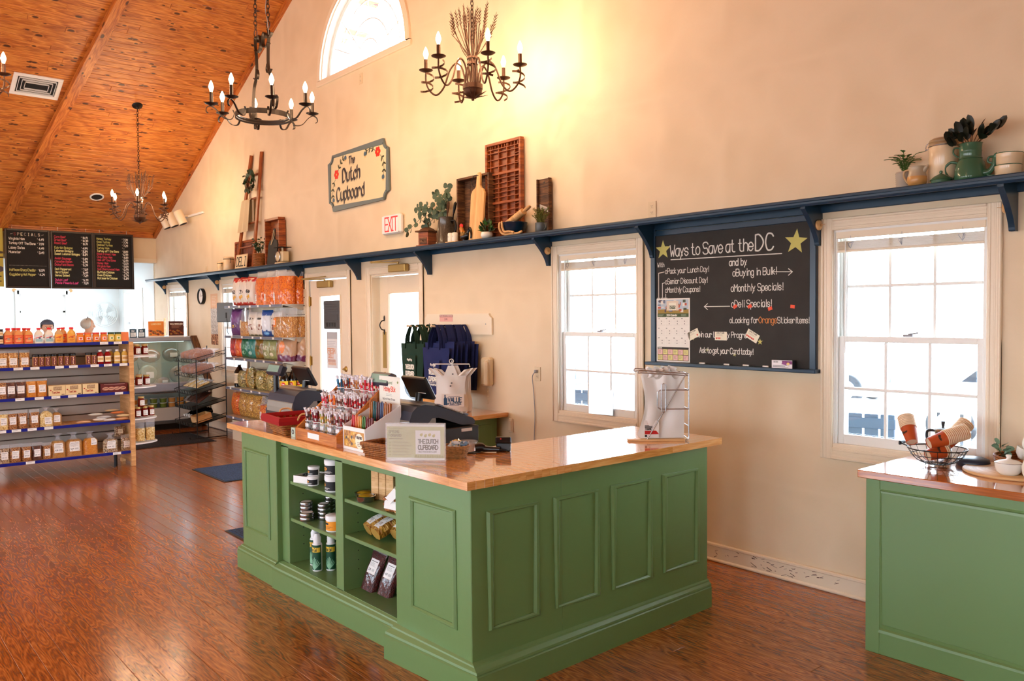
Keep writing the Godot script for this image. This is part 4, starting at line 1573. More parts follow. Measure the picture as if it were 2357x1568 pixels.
	for k in 260:
		var yy:=90+r2.randi() % 180
		rect(pi,r2.randi() % 120,yy,3+r2.randi() % 8,3+r2.randi() % 8,[Color(0.62,0.6,0.58),Color(0.9,0.88,0.86),Color(0.7,0.66,0.62)][r2.randi() % 3])
	for k in 120:
		dab(pi,r2.randf()*128,272+r2.randf()*68,6,[Color(0.52,0.3,0.2),Color(0.7,0.5,0.35),Color(0.35,0.2,0.14)][r2.randi() % 3])
	lines(pi,20,20,90,7,10,Color(0.95,0.86,0.78),4,3)
	single("wall_poster","tall narrow orange and grey product poster on the wall beside the clock","poster",card(0.27,0.735),printed("poster_print",pi),V(-11.73,1.2,0.001))
	var tl:=thing("track_light","white three-lamp track light high on the wall near the deli corner","light",V(-12.6,3.13,0))
	var tb:=Mb.new()
	tb.box(V(-0.1,0,0.018),V(1.35,0.03,0.034),0.004)
	part(tl,"track",tb,M.white_plastic)
	for k in 3:
		var lm:=Mb.new()
		lm.at(Transform3D(Basis.from_euler(V(0.35,0.0,0.22)),V([-0.72,-0.4,-0.02][k],-0.035,0.15)))
		lm.lathe([P2(0,0.11),P2(0.062,0.11),P2(0.066,0.1),P2(0.066,-0.1),P2(0.06,-0.1),P2(0.058,-0.07),P2(0,-0.07)],24)
		lm.rst()
		lm.rod(V([-0.72,-0.4,-0.02][k],0,0.035),V([-0.72,-0.4,-0.02][k],0,0.1),0.008,8)
		part(tl,"lamp_head",lm,M.trim_paint)
		var ld:=Mb.new()
		ld.at(Transform3D(Basis.from_euler(V(0.35,0.0,0.22)),V([-0.72,-0.4,-0.02][k],-0.035,0.15)))
		ld.lathe([P2(0.06,-0.101),P2(0.05,-0.06),P2(0,-0.055)],20)
		part(tl,"lamp_lens",ld,M.grey_rubber)
	var ang:=atan(SL)
	var nrm:=V(-sin(ang),cos(ang),0)
	var bs:=Basis(V(0,0,-1),-nrm,V(cos(ang),sin(ang),0))
	var vt:=thing("ceiling_vent","white square air vent set in the pine ceiling","vent",V(-11.23,roof_y(-11.23),2.275))
	vt.basis=Basis(V(0,0,1),-nrm,-V(cos(ang),sin(ang),0))
	var vf:=Mb.new()
	for q in [[0,0.175,0.52,0.05],[0,-0.175,0.52,0.05]]:
		vf.box(V(q[0],0.006,q[1]),V(q[2],0.016,q[3]),0.004)
	for x in [-0.235,0.235]:
		vf.box(V(x,0.006,0),V(0.05,0.016,0.30),0.004)
	part(vt,"vent_frame",vf,M.white_plastic)
	var vb:=Mb.new()
	vb.box(V(0,0.0,0),V(0.46,0.004,0.34))
	part(vt,"duct",vb,M.black_plastic)
	for k in 3:
		var d:=0.04+k*0.035
		for q in [[0.0,0.17 - d,0.0],[0.0,-0.17+d,0.0],[-0.235+d,0.0,1.0],[0.235 - d,0.0,1.0]]:
			var lv:=Mb.new()
			lv.at(Transform3D(Basis(Vector3.UP,PI/2*q[2]),V(q[0],0.012,q[1])))
			lv.box(Vector3.ZERO,V((0.46 - 2*d if q[2]==0.0 else 0.33 - 2*d),0.02,0.003))
			part(vt,"louvre",lv,M.white_plastic)
	var sp:=thing("ceiling_speaker","round black speaker with a white ring in the ceiling","speaker",V(-13.365,roof_y(-13.365),1.12))
	sp.basis=Basis(V(0,0,1),-nrm,-V(cos(ang),sin(ang),0))
	var sg:=Mb.new()
	sg.lathe([P2(0.075,0.0),P2(0.098,0.0),P2(0.096,0.01),P2(0.078,0.012),P2(0.075,0.006)],36)
	part(sp,"trim_ring",sg,M.white_plastic)
	var sk:=Mb.new()
	sk.lathe([P2(0.076,0.006),P2(0.0,0.008)],36)
	part(sp,"grille",sk,M.black_plastic)
func chain_into(b: Mb,a: Vector3,top: Vector3,link:=0.042,r:=0.0028) -> void:
	var l:=a.distance_to(top)
	var m:=int(l/(link*0.72))
	var d:=(top - a).normalized()
	for k in m:
		var c:=a.lerp(top,(k+0.5)/m)
		var s:=V(1,0,0) if k % 2==0 else V(0,0,1)
		var pts:=[]
		for j in 10:
			var t:=TAU*j/10.0
			pts.append(c+d*(cos(t)*link*0.5)+s*(sin(t)*link*0.28))
		b.tube(pts,r,5,true)
func candle(parent: Node3D,at: Vector3,iron: Material,h:=0.085) -> void:
	var c:=Mb.new()
	c.pos(at)
	c.lathe([P2(0.0,-0.008),P2(0.02,-0.006),P2(0.05,0.006),P2(0.052,0.009),P2(0.02,0.0),P2(0.014,0.004),P2(0.0135,h),P2(0,h)],18)
	var cd:=part(parent,"candle",c,iron)
	var b:=Mb.new()
	b.pos(at+V(0,h,0))
	b.lathe([P2(0.0,0.0),P2(0.009,0.0),P2(0.012,0.014),P2(0.019,0.034),P2(0.0195,0.045),P2(0.014,0.066),P2(0.006,0.086),P2(0.0,0.094)],14)
	part(parent,"bulb",b,M.bulb_glow)
	var l:=OmniLight3D.new()
	l.name="bulb_light"
	l.light_color=Color(1.0,0.86,0.68)
	l.light_energy=BULB
	l.light_size=0.016
	l.omni_range=30.0
	l.omni_attenuation=2.0
	l.shadow_enabled=true
	l.position=at+V(0,h+0.042,0)
	parent.add_child(l,true)
func wheat_chandelier(label: String,where: Vector3) -> Node3D:
	var t:=thing("wheat_chandelier",label,"chandelier",where,0,"wheat sheaf chandeliers")
	var iron: Material=M.rust_iron
	var hub:=Mb.new()
	hub.lathe([P2(0,-0.012),P2(0.01,-0.008),P2(0.012,0.004),P2(0.045,0.02),P2(0.066,0.05),P2(0.07,0.07),P2(0.073,0.072),P2(0.073,0.105),P2(0.06,0.108),P2(0.03,0.105),P2(0,0.1)],24)
	for k in 14:
		var a:=TAU*k/14.0
		hub.rod(V(cos(a)*0.02,0.012,sin(a)*0.02),V(cos(a)*0.11,0.03+0.02*(k % 3),sin(a)*0.11),0.006,5,0.001)
	part(t,"hub",hub,iron)
	var st:=Mb.new()
	rng.seed=31
	for k in 26:
		var a:=TAU*k/26.0+rng.randf()*0.2
		var r1:=rng.randf_range(0.01,0.035)
		var r2:=rng.randf_range(0.02,0.17)
		var y2:=rng.randf_range(0.44,0.56)
		st.tube(curve([V(cos(a)*r1*1.6,0.1,sin(a)*r1*1.6),V(cos(a)*r1,0.28,sin(a)*r1),V(cos(a)*lerpf(r1,r2,0.4),0.36,sin(a)*lerpf(r1,r2,0.4)),V(cos(a)*r2,y2,sin(a)*r2)],3),0.0035,5)
		var tip:=V(cos(a)*r2,y2,sin(a)*r2)
		var dir:=(V(cos(a)*r2*1.15,y2+0.12,sin(a)*r2*1.15) - tip).normalized()
		var sd:=dir.cross(V(-sin(a),0.2,cos(a))).normalized()
		for g in 9:
			var q:=tip+dir*(g*0.0115)
			var s:=1.0 if g % 2==0 else -1.0
			st.rod(q,q+dir*0.022+sd*s*0.014,0.0042,5,0.0012)
		st.rod(tip+dir*0.1,tip+dir*0.13,0.003,5,0.0006)
	part(t,"wheat_sheaf",st,iron)
	var bd:=Mb.new()
	for y in [0.25,0.29]:
		bd.pos(V(0,y,0))
		bd.lathe([P2(0.034,0),P2(0.042,0),P2(0.042,0.014),P2(0.034,0.014)],16)
	part(t,"sheaf_band",bd,iron)
	for k in 6:
		var a:=TAU*k/6.0+0.35
		var o:=V(cos(a),0,sin(a))
		var ar:=Mb.new()
		ar.tube(curve([o*0.05+V(0,0.10,0),o*0.075+V(0,0.22,0),o*0.12+V(0,0.265,0),o*0.17+V(0,0.22,0),o*0.215+V(0,0.10,0),o*0.27+V(0,0.045,0),o*0.32+V(0,0.075,0),o*0.35+V(0,0.14,0),o*0.35+V(0,0.215,0)],5),0.0068,7)
		part(t,"arm",ar,iron)
		var rb:=Mb.new()
		var pts:=[]
		var sd:=V(-o.z,0,o.x)
		for j in 22:
			var u:=j/21.0
			pts.append(o*(0.34+0.045*cos(u*11.0))+sd*(0.055*sin(u*11.0)+(u - 0.5)*0.05)+V(0,0.07+u*0.13,0))
		rb.sweep(pts,[P2(-0.001,-0.007),P2(0.001,-0.007),P2(0.001,0.007),P2(-0.001,0.007)],Vector3.UP)
		part(t,"ribbon",rb,iron)
		candle(t,o*0.35+V(0,0.222,0),iron)
	var top:=roof_y(where.x) - where.y
	var ch:=Mb.new()
	chain_into(ch,V(0,0.40,0),V(0,top - 0.05,0))
	ch.rod(V(0,0.28,0),V(0,0.42,0),0.006,6)
	part(t,"chain",ch,M.iron)
	var cn:=Mb.new()
	var ang:=atan(SL)*(1.0 if where.x<RIDGE else -1.0)
	cn.at(Transform3D(Basis(Vector3.BACK,ang),V(0,top,0)))
	cn.lathe([P2(0,-0.05),P2(0.012,-0.048),P2(0.02,-0.03),P2(0.055,-0.02),P2(0.066,0.0),P2(0,0)],24)
	part(t,"canopy",cn,M.black_iron)
	return t
func strap(b: Mb,pts: Array,wd: float,up: Vector3) -> void:
	b.sweep(curve(pts,6),[P2(-0.0028,-wd/2),P2(0.0028,-wd/2),P2(0.0028,wd/2),P2(-0.0028,wd/2)],up)
func ring_chandelier() -> void:
	var where:=V(-6.36,3.215,1.57)
	var t:=thing("ring_chandelier","wrought iron ring chandelier with eight candle bulbs and scrolled straps","chandelier",where)
	var R:=0.215
	var rg:=Mb.new()
	var pts:=[]
	for k in 40:
		var a:=TAU*k/40.0
		pts.append(V(cos(a)*R,0,sin(a)*R))
	rg.sweep(pts,[P2(-0.003,-0.02),P2(0.004,-0.02),P2(0.008,-0.01),P2(0.004,0.0),P2(0.008,0.01),P2(0.004,0.02),P2(-0.003,0.02)],Vector3.UP,true)
	part(t,"ring",rg,M.iron)
	for k in 8:
		var a:=TAU*k/8.0+0.25
		var o:=V(cos(a),0,sin(a))
		var ar:=Mb.new()
		strap(ar,[o*0.235+V(0,0.03,0),o*0.225+V(0,0.0,0),o*0.25+V(0,-0.045,0),o*0.31+V(0,-0.035,0),o*0.36+V(0,0.02,0),o*0.40+V(0,0.045,0),o*0.43+V(0,0.03,0),o*0.435+V(0,0.0,0),o*0.42+V(0,-0.012,0)],0.016,V(-o.z,0,o.x))
		part(t,"arm",ar,M.iron)
		candle(t,o*0.395+V(0,0.057,0),M.iron,0.095)
	for s in [-1.0,1.0]:
		var st:=Mb.new()
		strap(st,[V(s*R,0.0,0),V(s*0.20,0.06,0),V(s*0.19,0.16,0),V(s*0.165,0.27,0),V(s*0.125,0.33,0)],0.024,Vector3.BACK)
		strap(st,[V(s*0.10,0.40,0),V(s*0.085,0.36,0),V(s*0.10,0.33,0),V(s*0.13,0.325,0),V(s*0.165,0.345,0)],0.022,Vector3.BACK)
		strap(st,[V(s*0.125,0.33,0),V(s*0.11,0.40,0),V(s*0.115,0.52,0),V(s*0.13,0.60,0)],0.024,Vector3.BACK)
		strap(st,[V(s*0.19,0.625,0),V(s*0.165,0.605,0),V(s*0.13,0.60,0)],0.022,Vector3.BACK)
		strap(st,[V(s*R,0.02,0),V(s*0.245,0.035,0),V(s*0.265,0.085,0),V(s*0.245,0.125,0),V(s*0.215,0.105,0)],0.02,Vector3.BACK)
		part(t,"strap",st,M.iron)
		var sc:=Mb.new()
		strap(sc,[V(s*0.128,0.56,0),V(s*0.08,0.535,0),V(s*0.025,0.56,0),V(s*0.018,0.62,0),V(s*0.045,0.66,0),V(s*0.075,0.64,0),V(s*0.07,0.61,0)],0.03,Vector3.BACK)
		strap(sc,[V(s*0.13,0.60,0),V(s*0.128,0.655,0),V(s*0.105,0.665,0)],0.024,Vector3.BACK)
		part(t,"scroll",sc,M.iron)
		var ch:=Mb.new()
		var rp:=[]
		for k in 16:
			var a:=TAU*k/16.0
			rp.append(V(s*0.122+cos(a)*0.028,0.70+sin(a)*0.03,0))
		ch.tube(rp,0.0035,6,true)
		chain_into(ch,V(s*0.122,0.73,0),V(s*0.10,roof_y(where.x) - where.y - 0.02,0),0.046,0.0032)
		part(t,"chain",ch,M.iron)
	var wr:=Mb.new()
	wr.tube(curve([V(0.14,0.62,0.004),V(0.125,0.75,0.01),V(0.105,0.82,0.012),V(0.12,0.95,0.008),V(0.115,1.1,0.01),V(0.11,1.6,0.008),V(0.10,roof_y(where.x) - where.y - 0.02,0.008)],5),0.003,6)
	part(t,"wire",wr,M.dull_grey)
	var cn:=Mb.new()
	cn.at(Transform3D(Basis(Vector3.BACK,-atan(SL)),V(0,roof_y(where.x) - where.y,0)))
	cn.box(V(0,-0.012,0),V(0.3,0.024,0.08),0.006)
	part(t,"canopy",cn,M.black_iron)
func build_chandeliers() -> void:
	wheat_chandelier("far wheat sheaf chandelier hanging over the deli area",V(-11.303,2.835,1.11))
	wheat_chandelier("near wheat sheaf chandelier against the wall above the small appliances",V(-4.745,3.17,0.68)).set_meta("label","near wheat sheaf chandelier right of the half-round window")
	ring_chandelier()
	wheat_chandelier("wheat sheaf chandelier at the left edge, one bulb showing",V(-7.3,3.255,3.56))
	wheat_chandelier("added unseen wheat sheaf chandelier behind the camera for fill light",V(-2.6,3.1,6.6))  # extra chandelier out of view, added to light the room behind the camera
	wheat_chandelier("added unseen wheat sheaf chandelier over the rear aisle for fill light",V(-9.8,3.2,6.4))  # second unseen chandelier, added as fill for the back of the room
func leaf_mesh(l: float,w: float,rounded: bool,fold:=0.15) -> ArrayMesh:
	var b:=Mb.new()
	b.sheet(func(s,t):
		var x: float=(s - 0.5)*2.0
		var prof: float=sqrt(maxf(0.0,1.0 - pow(2.0*t - 1.0,2.0))) if rounded else sin(PI*pow(t,0.85))
		return V(x*w*0.5*prof,t*l,(absf(x)*fold*w*prof) - 0.12*l*t*t),4,8)
	return b.mesh()
func leaf_at(parent: Node3D,m: ArrayMesh,mat: Material,base: Vector3,dir: Vector3,roll: float,s:=1.0,called:="leaf") -> void:
	var y:=dir.normalized()
	var x:=y.cross(Vector3.UP if absf(y.y)<0.95 else Vector3.RIGHT).normalized().rotated(y,roll)
	var o:=part(parent,called,m,mat)
	o.transform=Transform3D(Basis(x*s,y*s,x.cross(y)*s),base)
const SH:=2.2235
func build_shelf_left() -> void:
	for k in 2:
		var s: float=[0.72,1.0][k]
		var t:=thing("storage_jar",["small cream clamp-lid jar at the left end of the shelf","taller cream clamp-lid jar beside the DELI sign"][k],"jar",V([-11.18,-10.90][k],SH,0.1))
		var b:=Mb.new()
		b.lathe([P2(0,0),P2(0.066*s,0),P2(0.07*s,0.006),P2(0.07*s,0.145*s),P2(0.062*s,0.152*s),P2(0,0.152*s)],26)
		part(t,"body",b,M.cream_ceramic)
		var l:=Mb.new()
		l.lathe([P2(0.066*s,0.153*s),P2(0.07*s,0.156*s),P2(0.07*s,0.176*s),P2(0.06*s,0.186*s),P2(0,0.19*s)],26)
		part(t,"lid",l,M.cream_ceramic)
		var c:=Mb.new()
		c.tube(curve([V(0.07*s,0.1*s,0.01),V(0.088*s,0.12*s,0.01),V(0.086*s,0.15*s,0.01),V(0.07*s,0.165*s,0.01)],4),0.003,6)
		c.tube(curve([V(-0.07*s,0.14*s,0),V(-0.085*s,0.13*s,0.0),V(-0.088*s,0.11*s,0.0)],4),0.003,6)
		var rr:=[]
		for j in 20:
			rr.append(V(cos(TAU*j/20.0)*0.0715*s,0.154*s,sin(TAU*j/20.0)*0.0715*s))
		c.tube(rr,0.002,5,true)
		part(t,"clamp",c,M.black_iron)
	var bt:=thing("bamboo_tray","dark woven bamboo tray leaning behind the DELI sign","tray",V(-10.52,SH,0.035))
	bt.rotation.x=-0.03
	var bf:=Mb.new()
	bf.box(V(-0.30,0.19,0),V(0.03,0.38,0.035),0.004)
	bf.box(V(0.30,0.19,0),V(0.03,0.38,0.035),0.004)
	bf.box(V(0,0.365,0),V(0.57,0.03,0.035),0.004)
	bf.box(V(0,0.015,0),V(0.57,0.03,0.035),0.004)
	part(bt,"rim",bf,M.redwood)
	for k in 19:
		var sl:=Mb.new()
		sl.col=Color(0.9,0.8,0.7)*rng.randf_range(0.7,1.0)
		sl.rod(V(-0.27+k*0.03,0.03,-0.006),V(-0.27+k*0.03,0.35,-0.006),0.012,6)
		part(bt,"bamboo_slat",sl,M.redwood)
	var di:=canvas(300,150,Color(0.90,0.82,0.66))
	for k in 4:
		write(di,"DELI"[k],P2(26+k*66+(14 if k==3 else 0),128),104,Color(0.10,0.09,0.08),7.5)
	var ds:=thing("deli_sign","small cream plaque with black letters reading DELI","sign",V(-10.385,SH,0.15))
	ds.rotation.x=-0.12
	var db:=Mb.new()
	db.box(V(0,0.095,-0.006),V(0.37,0.19,0.012),0.004)
	part(ds,"plaque",db,M.cream_ceramic)
	part(ds,"lettering",card(0.34,0.165),printed("deli_print",di)).position=V(0,0.0125,0.0003)
	var la:=thing("blanket_ladder","narrow rustic wooden ladder leaning on the wall above the shelf","ladder",V(-10.33,SH,0.0))
	for q in [[-0.33,0.06],[0.20,0.38]]:
		var r:=Mb.new()
		r.sweep([V(q[0],0.0,0.085),V(q[1],1.46,0.022)],[P2(-0.028,-0.012),P2(0.028,-0.012),P2(0.028,0.012),P2(-0.028,0.012)],Vector3.BACK)
		part(la,"rail",r,M.redwood)
	for y in [0.28,0.58,0.89,1.19]:
		var u: float=y/1.46
		var r:=Mb.new()
		r.rod(V(lerpf(-0.34,0.05,u),y,lerpf(0.085,0.022,u)),V(lerpf(0.21,0.39,u),y+0.005,lerpf(0.085,0.022,u)),0.013,8)
		part(la,"rung",r,M.redwood)
	var wr:=thing("leaf_wreath","small green leaf wreath hanging on the ladder","wreath",V(-10.19,3.205,0.075))
	var rg:=Mb.new()
	var rp:=[]
	for k in 24:
		rp.append(V(cos(TAU*k/24.0)*0.10,0.125+sin(TAU*k/24.0)*0.10,0))
	rg.tube(rp,0.01,6,true)
	part(wr,"twig_ring",rg,M.oldwood)
	rng.seed=17
	var lm:=leaf_mesh(0.062,0.036,true)
	for k in 70:
		var a:=rng.randf()*TAU
		var rr:=rng.randf_range(0.07,0.13)
		var at:=V(cos(a)*rr,0.125+sin(a)*rr,rng.randf_range(-0.01,0.03))
		leaf_at(wr,lm,M.leaf_euc if k % 2 else M.leaf_mid,at,V(-sin(a)+rng.randf_range(-0.5,0.5)+cos(a)*0.5,cos(a)+rng.randf_range(-0.5,0.5)+sin(a)*0.5,rng.randf_range(0.0,0.5)),rng.randf()*TAU)
	var tw:=Mb.new()
	tw.sheet(func(s,t):
		var y: float=0.41*(1.0 - t)
		var x: float=lerpf(-0.085,-0.15,1.0 - t)+(s - 0.5)*lerpf(0.27,0.36,1.0 - t)
		return V(x,t*0.405,0.012*sin(s*15.0)*(1.0 - t*0.7)+0.028+0.02*(1.0 - t)),24,10)
	tw.sheet(func(s,t):
		var x: float=-0.06+(0.5 - s)*0.26
		return V(x,0.12+t*0.285,-0.012+0.008*sin(s*13.0)),24,8)
	tw.sheet(func(s,t):
		var a: float=PI*t
		var x: float=lerpf(-0.085,-0.06,t)+(s - 0.5)*0.27
		return V(x,0.405+0.018*sin(a),0.028*cos(a)*0.7),24,6)
	single("tea_towel","beige linen towel with dark sprigs hung over a ladder rung","towel",tw,mt("linen",Color(0.80,0.72,0.58),0.9),V(-10.24,2.70,0.058)).set_meta("label","beige linen towel hung over a lower rung of the ladder")
	var pl:=thing("basket_planter","woven basket pot with a bushy green and white plant","plant",V(-9.85,SH,0.105))
	weave(pl,0.075,0.085,0.165,10,22,Color(0.78,0.56,0.34))
	rng.seed=23
	var ls:=leaf_mesh(0.04,0.02,false)
	var stp:=Mb.new()
	for k in 16:
		var a:=rng.randf()*TAU
		var tip:=V(cos(a)*rng.randf_range(0.03,0.14),rng.randf_range(0.22,0.36),sin(a)*0.08)
		stp.tube(curve([V(0,0.13,0),tip*0.55+V(0,0.07,0),tip],4),0.0022,5)
		for j in 6:
			leaf_at(pl,ls,M.leaf_mid if rng.randf()<0.75 else M.leaf_euc,tip.lerp(V(0,0.16,0),j*0.11),V(rng.randf_range(-1,1),rng.randf_range(-0.2,1),rng.randf_range(-1,1)),rng.randf()*TAU)
		if k % 3==0:
			var fl:=Mb.new()
			fl.ball(tip,V(0.013,0.011,0.013),8,5)
			part(pl,"flower",fl,M.white_ceramic)
	part(pl,"stems",stp,M.leaf_mid)
	var wb:=thing("dough_box","tall brown wooden dough box standing on end behind the scale","box",V(-9.525,SH,0.01))
	var w1:=Mb.new()
	w1.box(V(-0.195,0.29,0.045),V(0.022,0.58,0.09),0.003)
	w1.box(V(0.195,0.27,0.045),V(0.022,0.54,0.09),0.003)
	w1.box(V(0,0.29,0.008),V(0.37,0.58,0.014),0.002)
	w1.at(Transform3D(Basis(Vector3.BACK,0.0),V(0,0,0)))
	w1.box(V(0,0.565,0.05),V(0.37,0.03,0.075),0.003)
	w1.box(V(0,0.015,0.05),V(0.37,0.03,0.075),0.003)
	part(wb,"box_sides",w1,M.redwood)
	var sb:=thing("slate_board","dark slate cheese board with a twine loop leaning in the wooden box","board",V(-9.475,SH,0.128))
	sb.rotation.x=-0.1
	var sp:=[P2(-0.13,0),P2(0.13,0),P2(0.13,0.25),P2(0.1,0.30),P2(0.045,0.32),P2(0.03,0.34),P2(0.03,0.43),P2(0.015,0.45),P2(-0.015,0.45),P2(-0.03,0.43),P2(-0.03,0.34),P2(-0.045,0.32),P2(-0.1,0.30),P2(-0.13,0.25)]
	var s1:=Mb.new()
	s1.ext(sp,-0.006,0.006)
	part(sb,"slate",s1,mt("slate",Color(0.13,0.13,0.13),0.7))
	var s2:=Mb.new()
	s2.tube(curve([V(0,0.43,0.008),V(0.035,0.37,0.012),V(0.0,0.30,0.012),V(-0.04,0.25,0.012),V(-0.02,0.33,0.012),V(0,0.43,0.008)],5),0.004,6)
	part(sb,"twine",s2,M.linen)
	var sc:=thing("kitchen_scale","cream vintage kitchen scale with a round dial and black tray","scale",V(-9.235,SH,0.115))
	var k1:=Mb.new()
	k1.box(V(0.01,0.09,-0.02),V(0.15,0.125,0.09),0.012)
	k1.box(V(0,0.012,-0.01),V(0.16,0.024,0.12),0.008)
	k1.rod(V(0,0.15,-0.02),V(0,0.195,-0.02),0.012,10)
	part(sc,"housing",k1,mt("scale_cream",Color(0.86,0.80,0.66),0.35))
	var k2:=Mb.new()
	k2.box(V(0,0.2,-0.02),V(0.20,0.008,0.14),0.003)
	part(sc,"tray",k2,M.black_iron)
	var ki:=canvas(256,256,Color(0.90,0.85,0.70))
	for k in 48:
		var a:=TAU*k/48.0
		var d:=Vector2.from_angle(a)
		pline(ki,P2(128,128)+d*(98 if k % 4 else 88),P2(128,128)+d*112,1.5 if k % 4 else 2.4,Color(0.15,0.13,0.1))
	pline(ki,P2(128,170),P2(128,40),4.5,Color(0.1,0.09,0.08))
	dab(ki,128,128,10,Color(0.1,0.09,0.08))
	var k3:=Mb.new()
	k3.at(Transform3D(Basis.from_euler(V(PI/2,0,0)),V(-0.01,0.09,0.026)))
	k3.lathe([P2(0.058,0.0),P2(0.064,0.0),P2(0.066,0.012),P2(0.06,0.018),P2(0.056,0.014)],32)
	part(sc,"dial_rim",k3,M.steel)
	var k4:=Mb.new()
	var f:=k4.p(V(-0.01,0.09,0.038),V(0,0,1),P2(0.5,0.5))
	for k in 33:
		var a:=TAU*k/32.0
		k4.p(V(-0.01+cos(a)*0.057,0.09+sin(a)*0.057,0.038),V(0,0,1),P2(0.5+cos(a)*0.5,0.5 - sin(a)*0.5))
	for k in 32:
		k4.tri(f,f+1+k,f+2+k)
	part(sc,"dial",k4,printed("dial_print",ki,0.3))
func weave(parent: Node3D,r0: float,r1: float,h: float,rows: int,stakes: int,col: Color,sq:=1.0,called:="weaver") -> void:
	for k in rows:
		var b:=Mb.new()
		b.col=col*rng.randf_range(0.85,1.08)
		var pts:=[]
		var m:=stakes*2
		for j in m:
			var a:=TAU*j/m
			var r:=lerpf(r0,r1,(k+0.5)/rows)+(0.003 if (j+k) % 2 else -0.003)
			pts.append(V(cos(a)*r,h*(k+0.5)/rows,sin(a)*r*sq))
		b.tube(pts,h/rows*0.52,5,true)
		part(parent,called,b,M.wicker)
	var bt:=Mb.new()
	bt.col=col*0.9
	bt.at(Transform3D(Basis.from_scale(V(1,1,sq)),Vector3.ZERO))
	bt.lathe([P2(0,0.004),P2(r0,0.004),P2(r0*1.01,0.0),P2(0,0.0)],20)
	part(parent,"base",bt,M.wicker)
func build_shelf_middle() -> void:
	var cm:=thing("coffee_mill","small wooden box mill with a brown domed top and spindle","mill",V(-6.18,SH,0.105),0.25)
	var b:=Mb.new()
	b.box(V(0,0.006,0),V(0.15,0.012,0.15),0.003)
	b.box(V(0,0.072,0),V(0.118,0.12,0.118),0.003)
	part(cm,"box",b,M.redwood)
	var t:=Mb.new()
	t.box(V(0,0.137,0),V(0.165,0.014,0.165),0.005)
	t.pos(V(0,0.14,0),PI/4)
	t.lathe([P2(0.085,0.0),P2(0.06,0.02),P2(0.03,0.034),P2(0.016,0.04),P2(0.014,0.07),P2(0.019,0.08),P2(0.012,0.09),P2(0.012,0.11),P2(0,0.115)],16)
	part(cm,"lid",t,M.oldwood)
	var dr:=Mb.new()
	dr.box(V(0,0.05,0.0605),V(0.085,0.06,0.004),0.001)
	dr.ball(V(0,0.05,0.068),V(0.006,0.006,0.006),8,6)
	part(cm,"drawer",dr,M.oldwood)
	var ep:=thing("enamel_pitcher","tall grey speckled enamel pitcher holding old utensils","pitcher",V(-5.89,SH,0.102))
	var e:=Mb.new()
	e.lathe([P2(0,0.004),P2(0.094,0.0),P2(0.097,0.012),P2(0.092,0.02),P2(0.066,0.235),P2(0.069,0.24),P2(0.063,0.24),P2(0.06,0.23),P2(0.085,0.02),P2(0,0.015)],34)
	var em:=mt("grey_enamel",Color(0.36,0.33,0.29),0.18)
	em.albedo_texture=ntex(noise(FastNoiseLite.TYPE_VALUE,0.2,5,3),256,ramp([[0.0,Color(0.45,0.42,0.38)],[0.5,Color(0.9,0.88,0.85)],[1.0,Color(1,1,1)]]))
	em.uv1_triplanar=true
	em.uv1_scale=Vector3(6,6,6)
	part(ep,"body",e,em)
	var eh:=Mb.new()
	eh.tube(curve([V(0.066,0.2,0),V(0.11,0.2,-0.01),V(0.125,0.14,-0.012),V(0.1,0.07,-0.01),V(0.085,0.06,0)],5),0.008,8)
	part(ep,"handle",eh,M.black_iron)
	for k in 2:
		var u:=Mb.new()
		u.sweep([V(0,0,0),V(0,0.2,0)],[P2(-0.004,-0.004),P2(0.004,-0.004),P2(0.004,0.004),P2(-0.004,0.004)],Vector3.BACK)
		u.lathe([P2(0,0.19),P2(0.008,0.19),P2(0.014,0.24),P2(0.013,0.28),P2(0,0.295)],12)
		var o:=single("utensil",["old wood-handled utensil standing in the enamel pitcher","black-handled utensil leaning at the back of the enamel pitcher"][k],"utensil",u,M.oldwood if k==0 else M.black_iron,V([-5.875,-5.85][k],SH+0.085,[0.12,0.09][k]))
		o.rotation.z=[-0.16,-0.3][k]
	var ec:=thing("eucalyptus_spray","spray of round grey-green eucalyptus leaves arching out of the enamel pitcher","plant",V(-5.91,SH,0.1))
	rng.seed=41
	var lm:=leaf_mesh(0.056,0.054,true,0.08)
	var sb:=Mb.new()
	var branches:=[[V(-0.09,0.31,0.02),V(-0.22,0.36,0.04),V(-0.36,0.36,0.05)],[V(-0.08,0.28,0.03),V(-0.2,0.27,0.07),V(-0.34,0.22,0.08),V(-0.46,0.15,0.09)],[V(-0.03,0.33,0.0),V(-0.09,0.41,0.0),V(-0.14,0.47,0.0)],[V(0.03,0.32,0.02),V(0.06,0.40,0.02),V(0.07,0.5,0.02)],[V(-0.06,0.3,0.05),V(-0.16,0.33,0.09),V(-0.24,0.31,0.1)],[V(0.02,0.3,0.05),V(0.05,0.36,0.07),V(0.11,0.42,0.05)],[V(-0.1,0.27,0.0),V(-0.2,0.22,0.02),V(-0.28,0.2,0.03)]]
	for br in branches:
		var pts: Array=[V(0,0.05,0),V(br[0].x*0.4,0.2,0.0)]
		pts.append_array(br)
		var cv:=curve(pts,6)
		sb.tube(cv,0.0022,5)
		for k in range(9,cv.size(),3):
			for s in [-1,1]:
				var d: Vector3=(cv[mini(k+1,cv.size() - 1)] - cv[k - 1]).normalized()
				var sd: Vector3=d.cross(V(0.3,0.2,1)).normalized()*s
				leaf_at(ec,lm,M.leaf_euc,cv[k],(sd+d*0.4+V(rng.randf_range(-0.3,0.3),rng.randf_range(-0.2,0.3),rng.randf_range(-0.1,0.3))),rng.randf_range(-0.6,0.6)+(PI/2 if s>0 else -PI/2),rng.randf_range(0.7,1.05))
	part(ec,"stems",sb,M.leaf_mid)
	var bd:=Mb.new()
	bd.box(V(0,0.005,0),V(0.15,0.01,0.07),0.003)
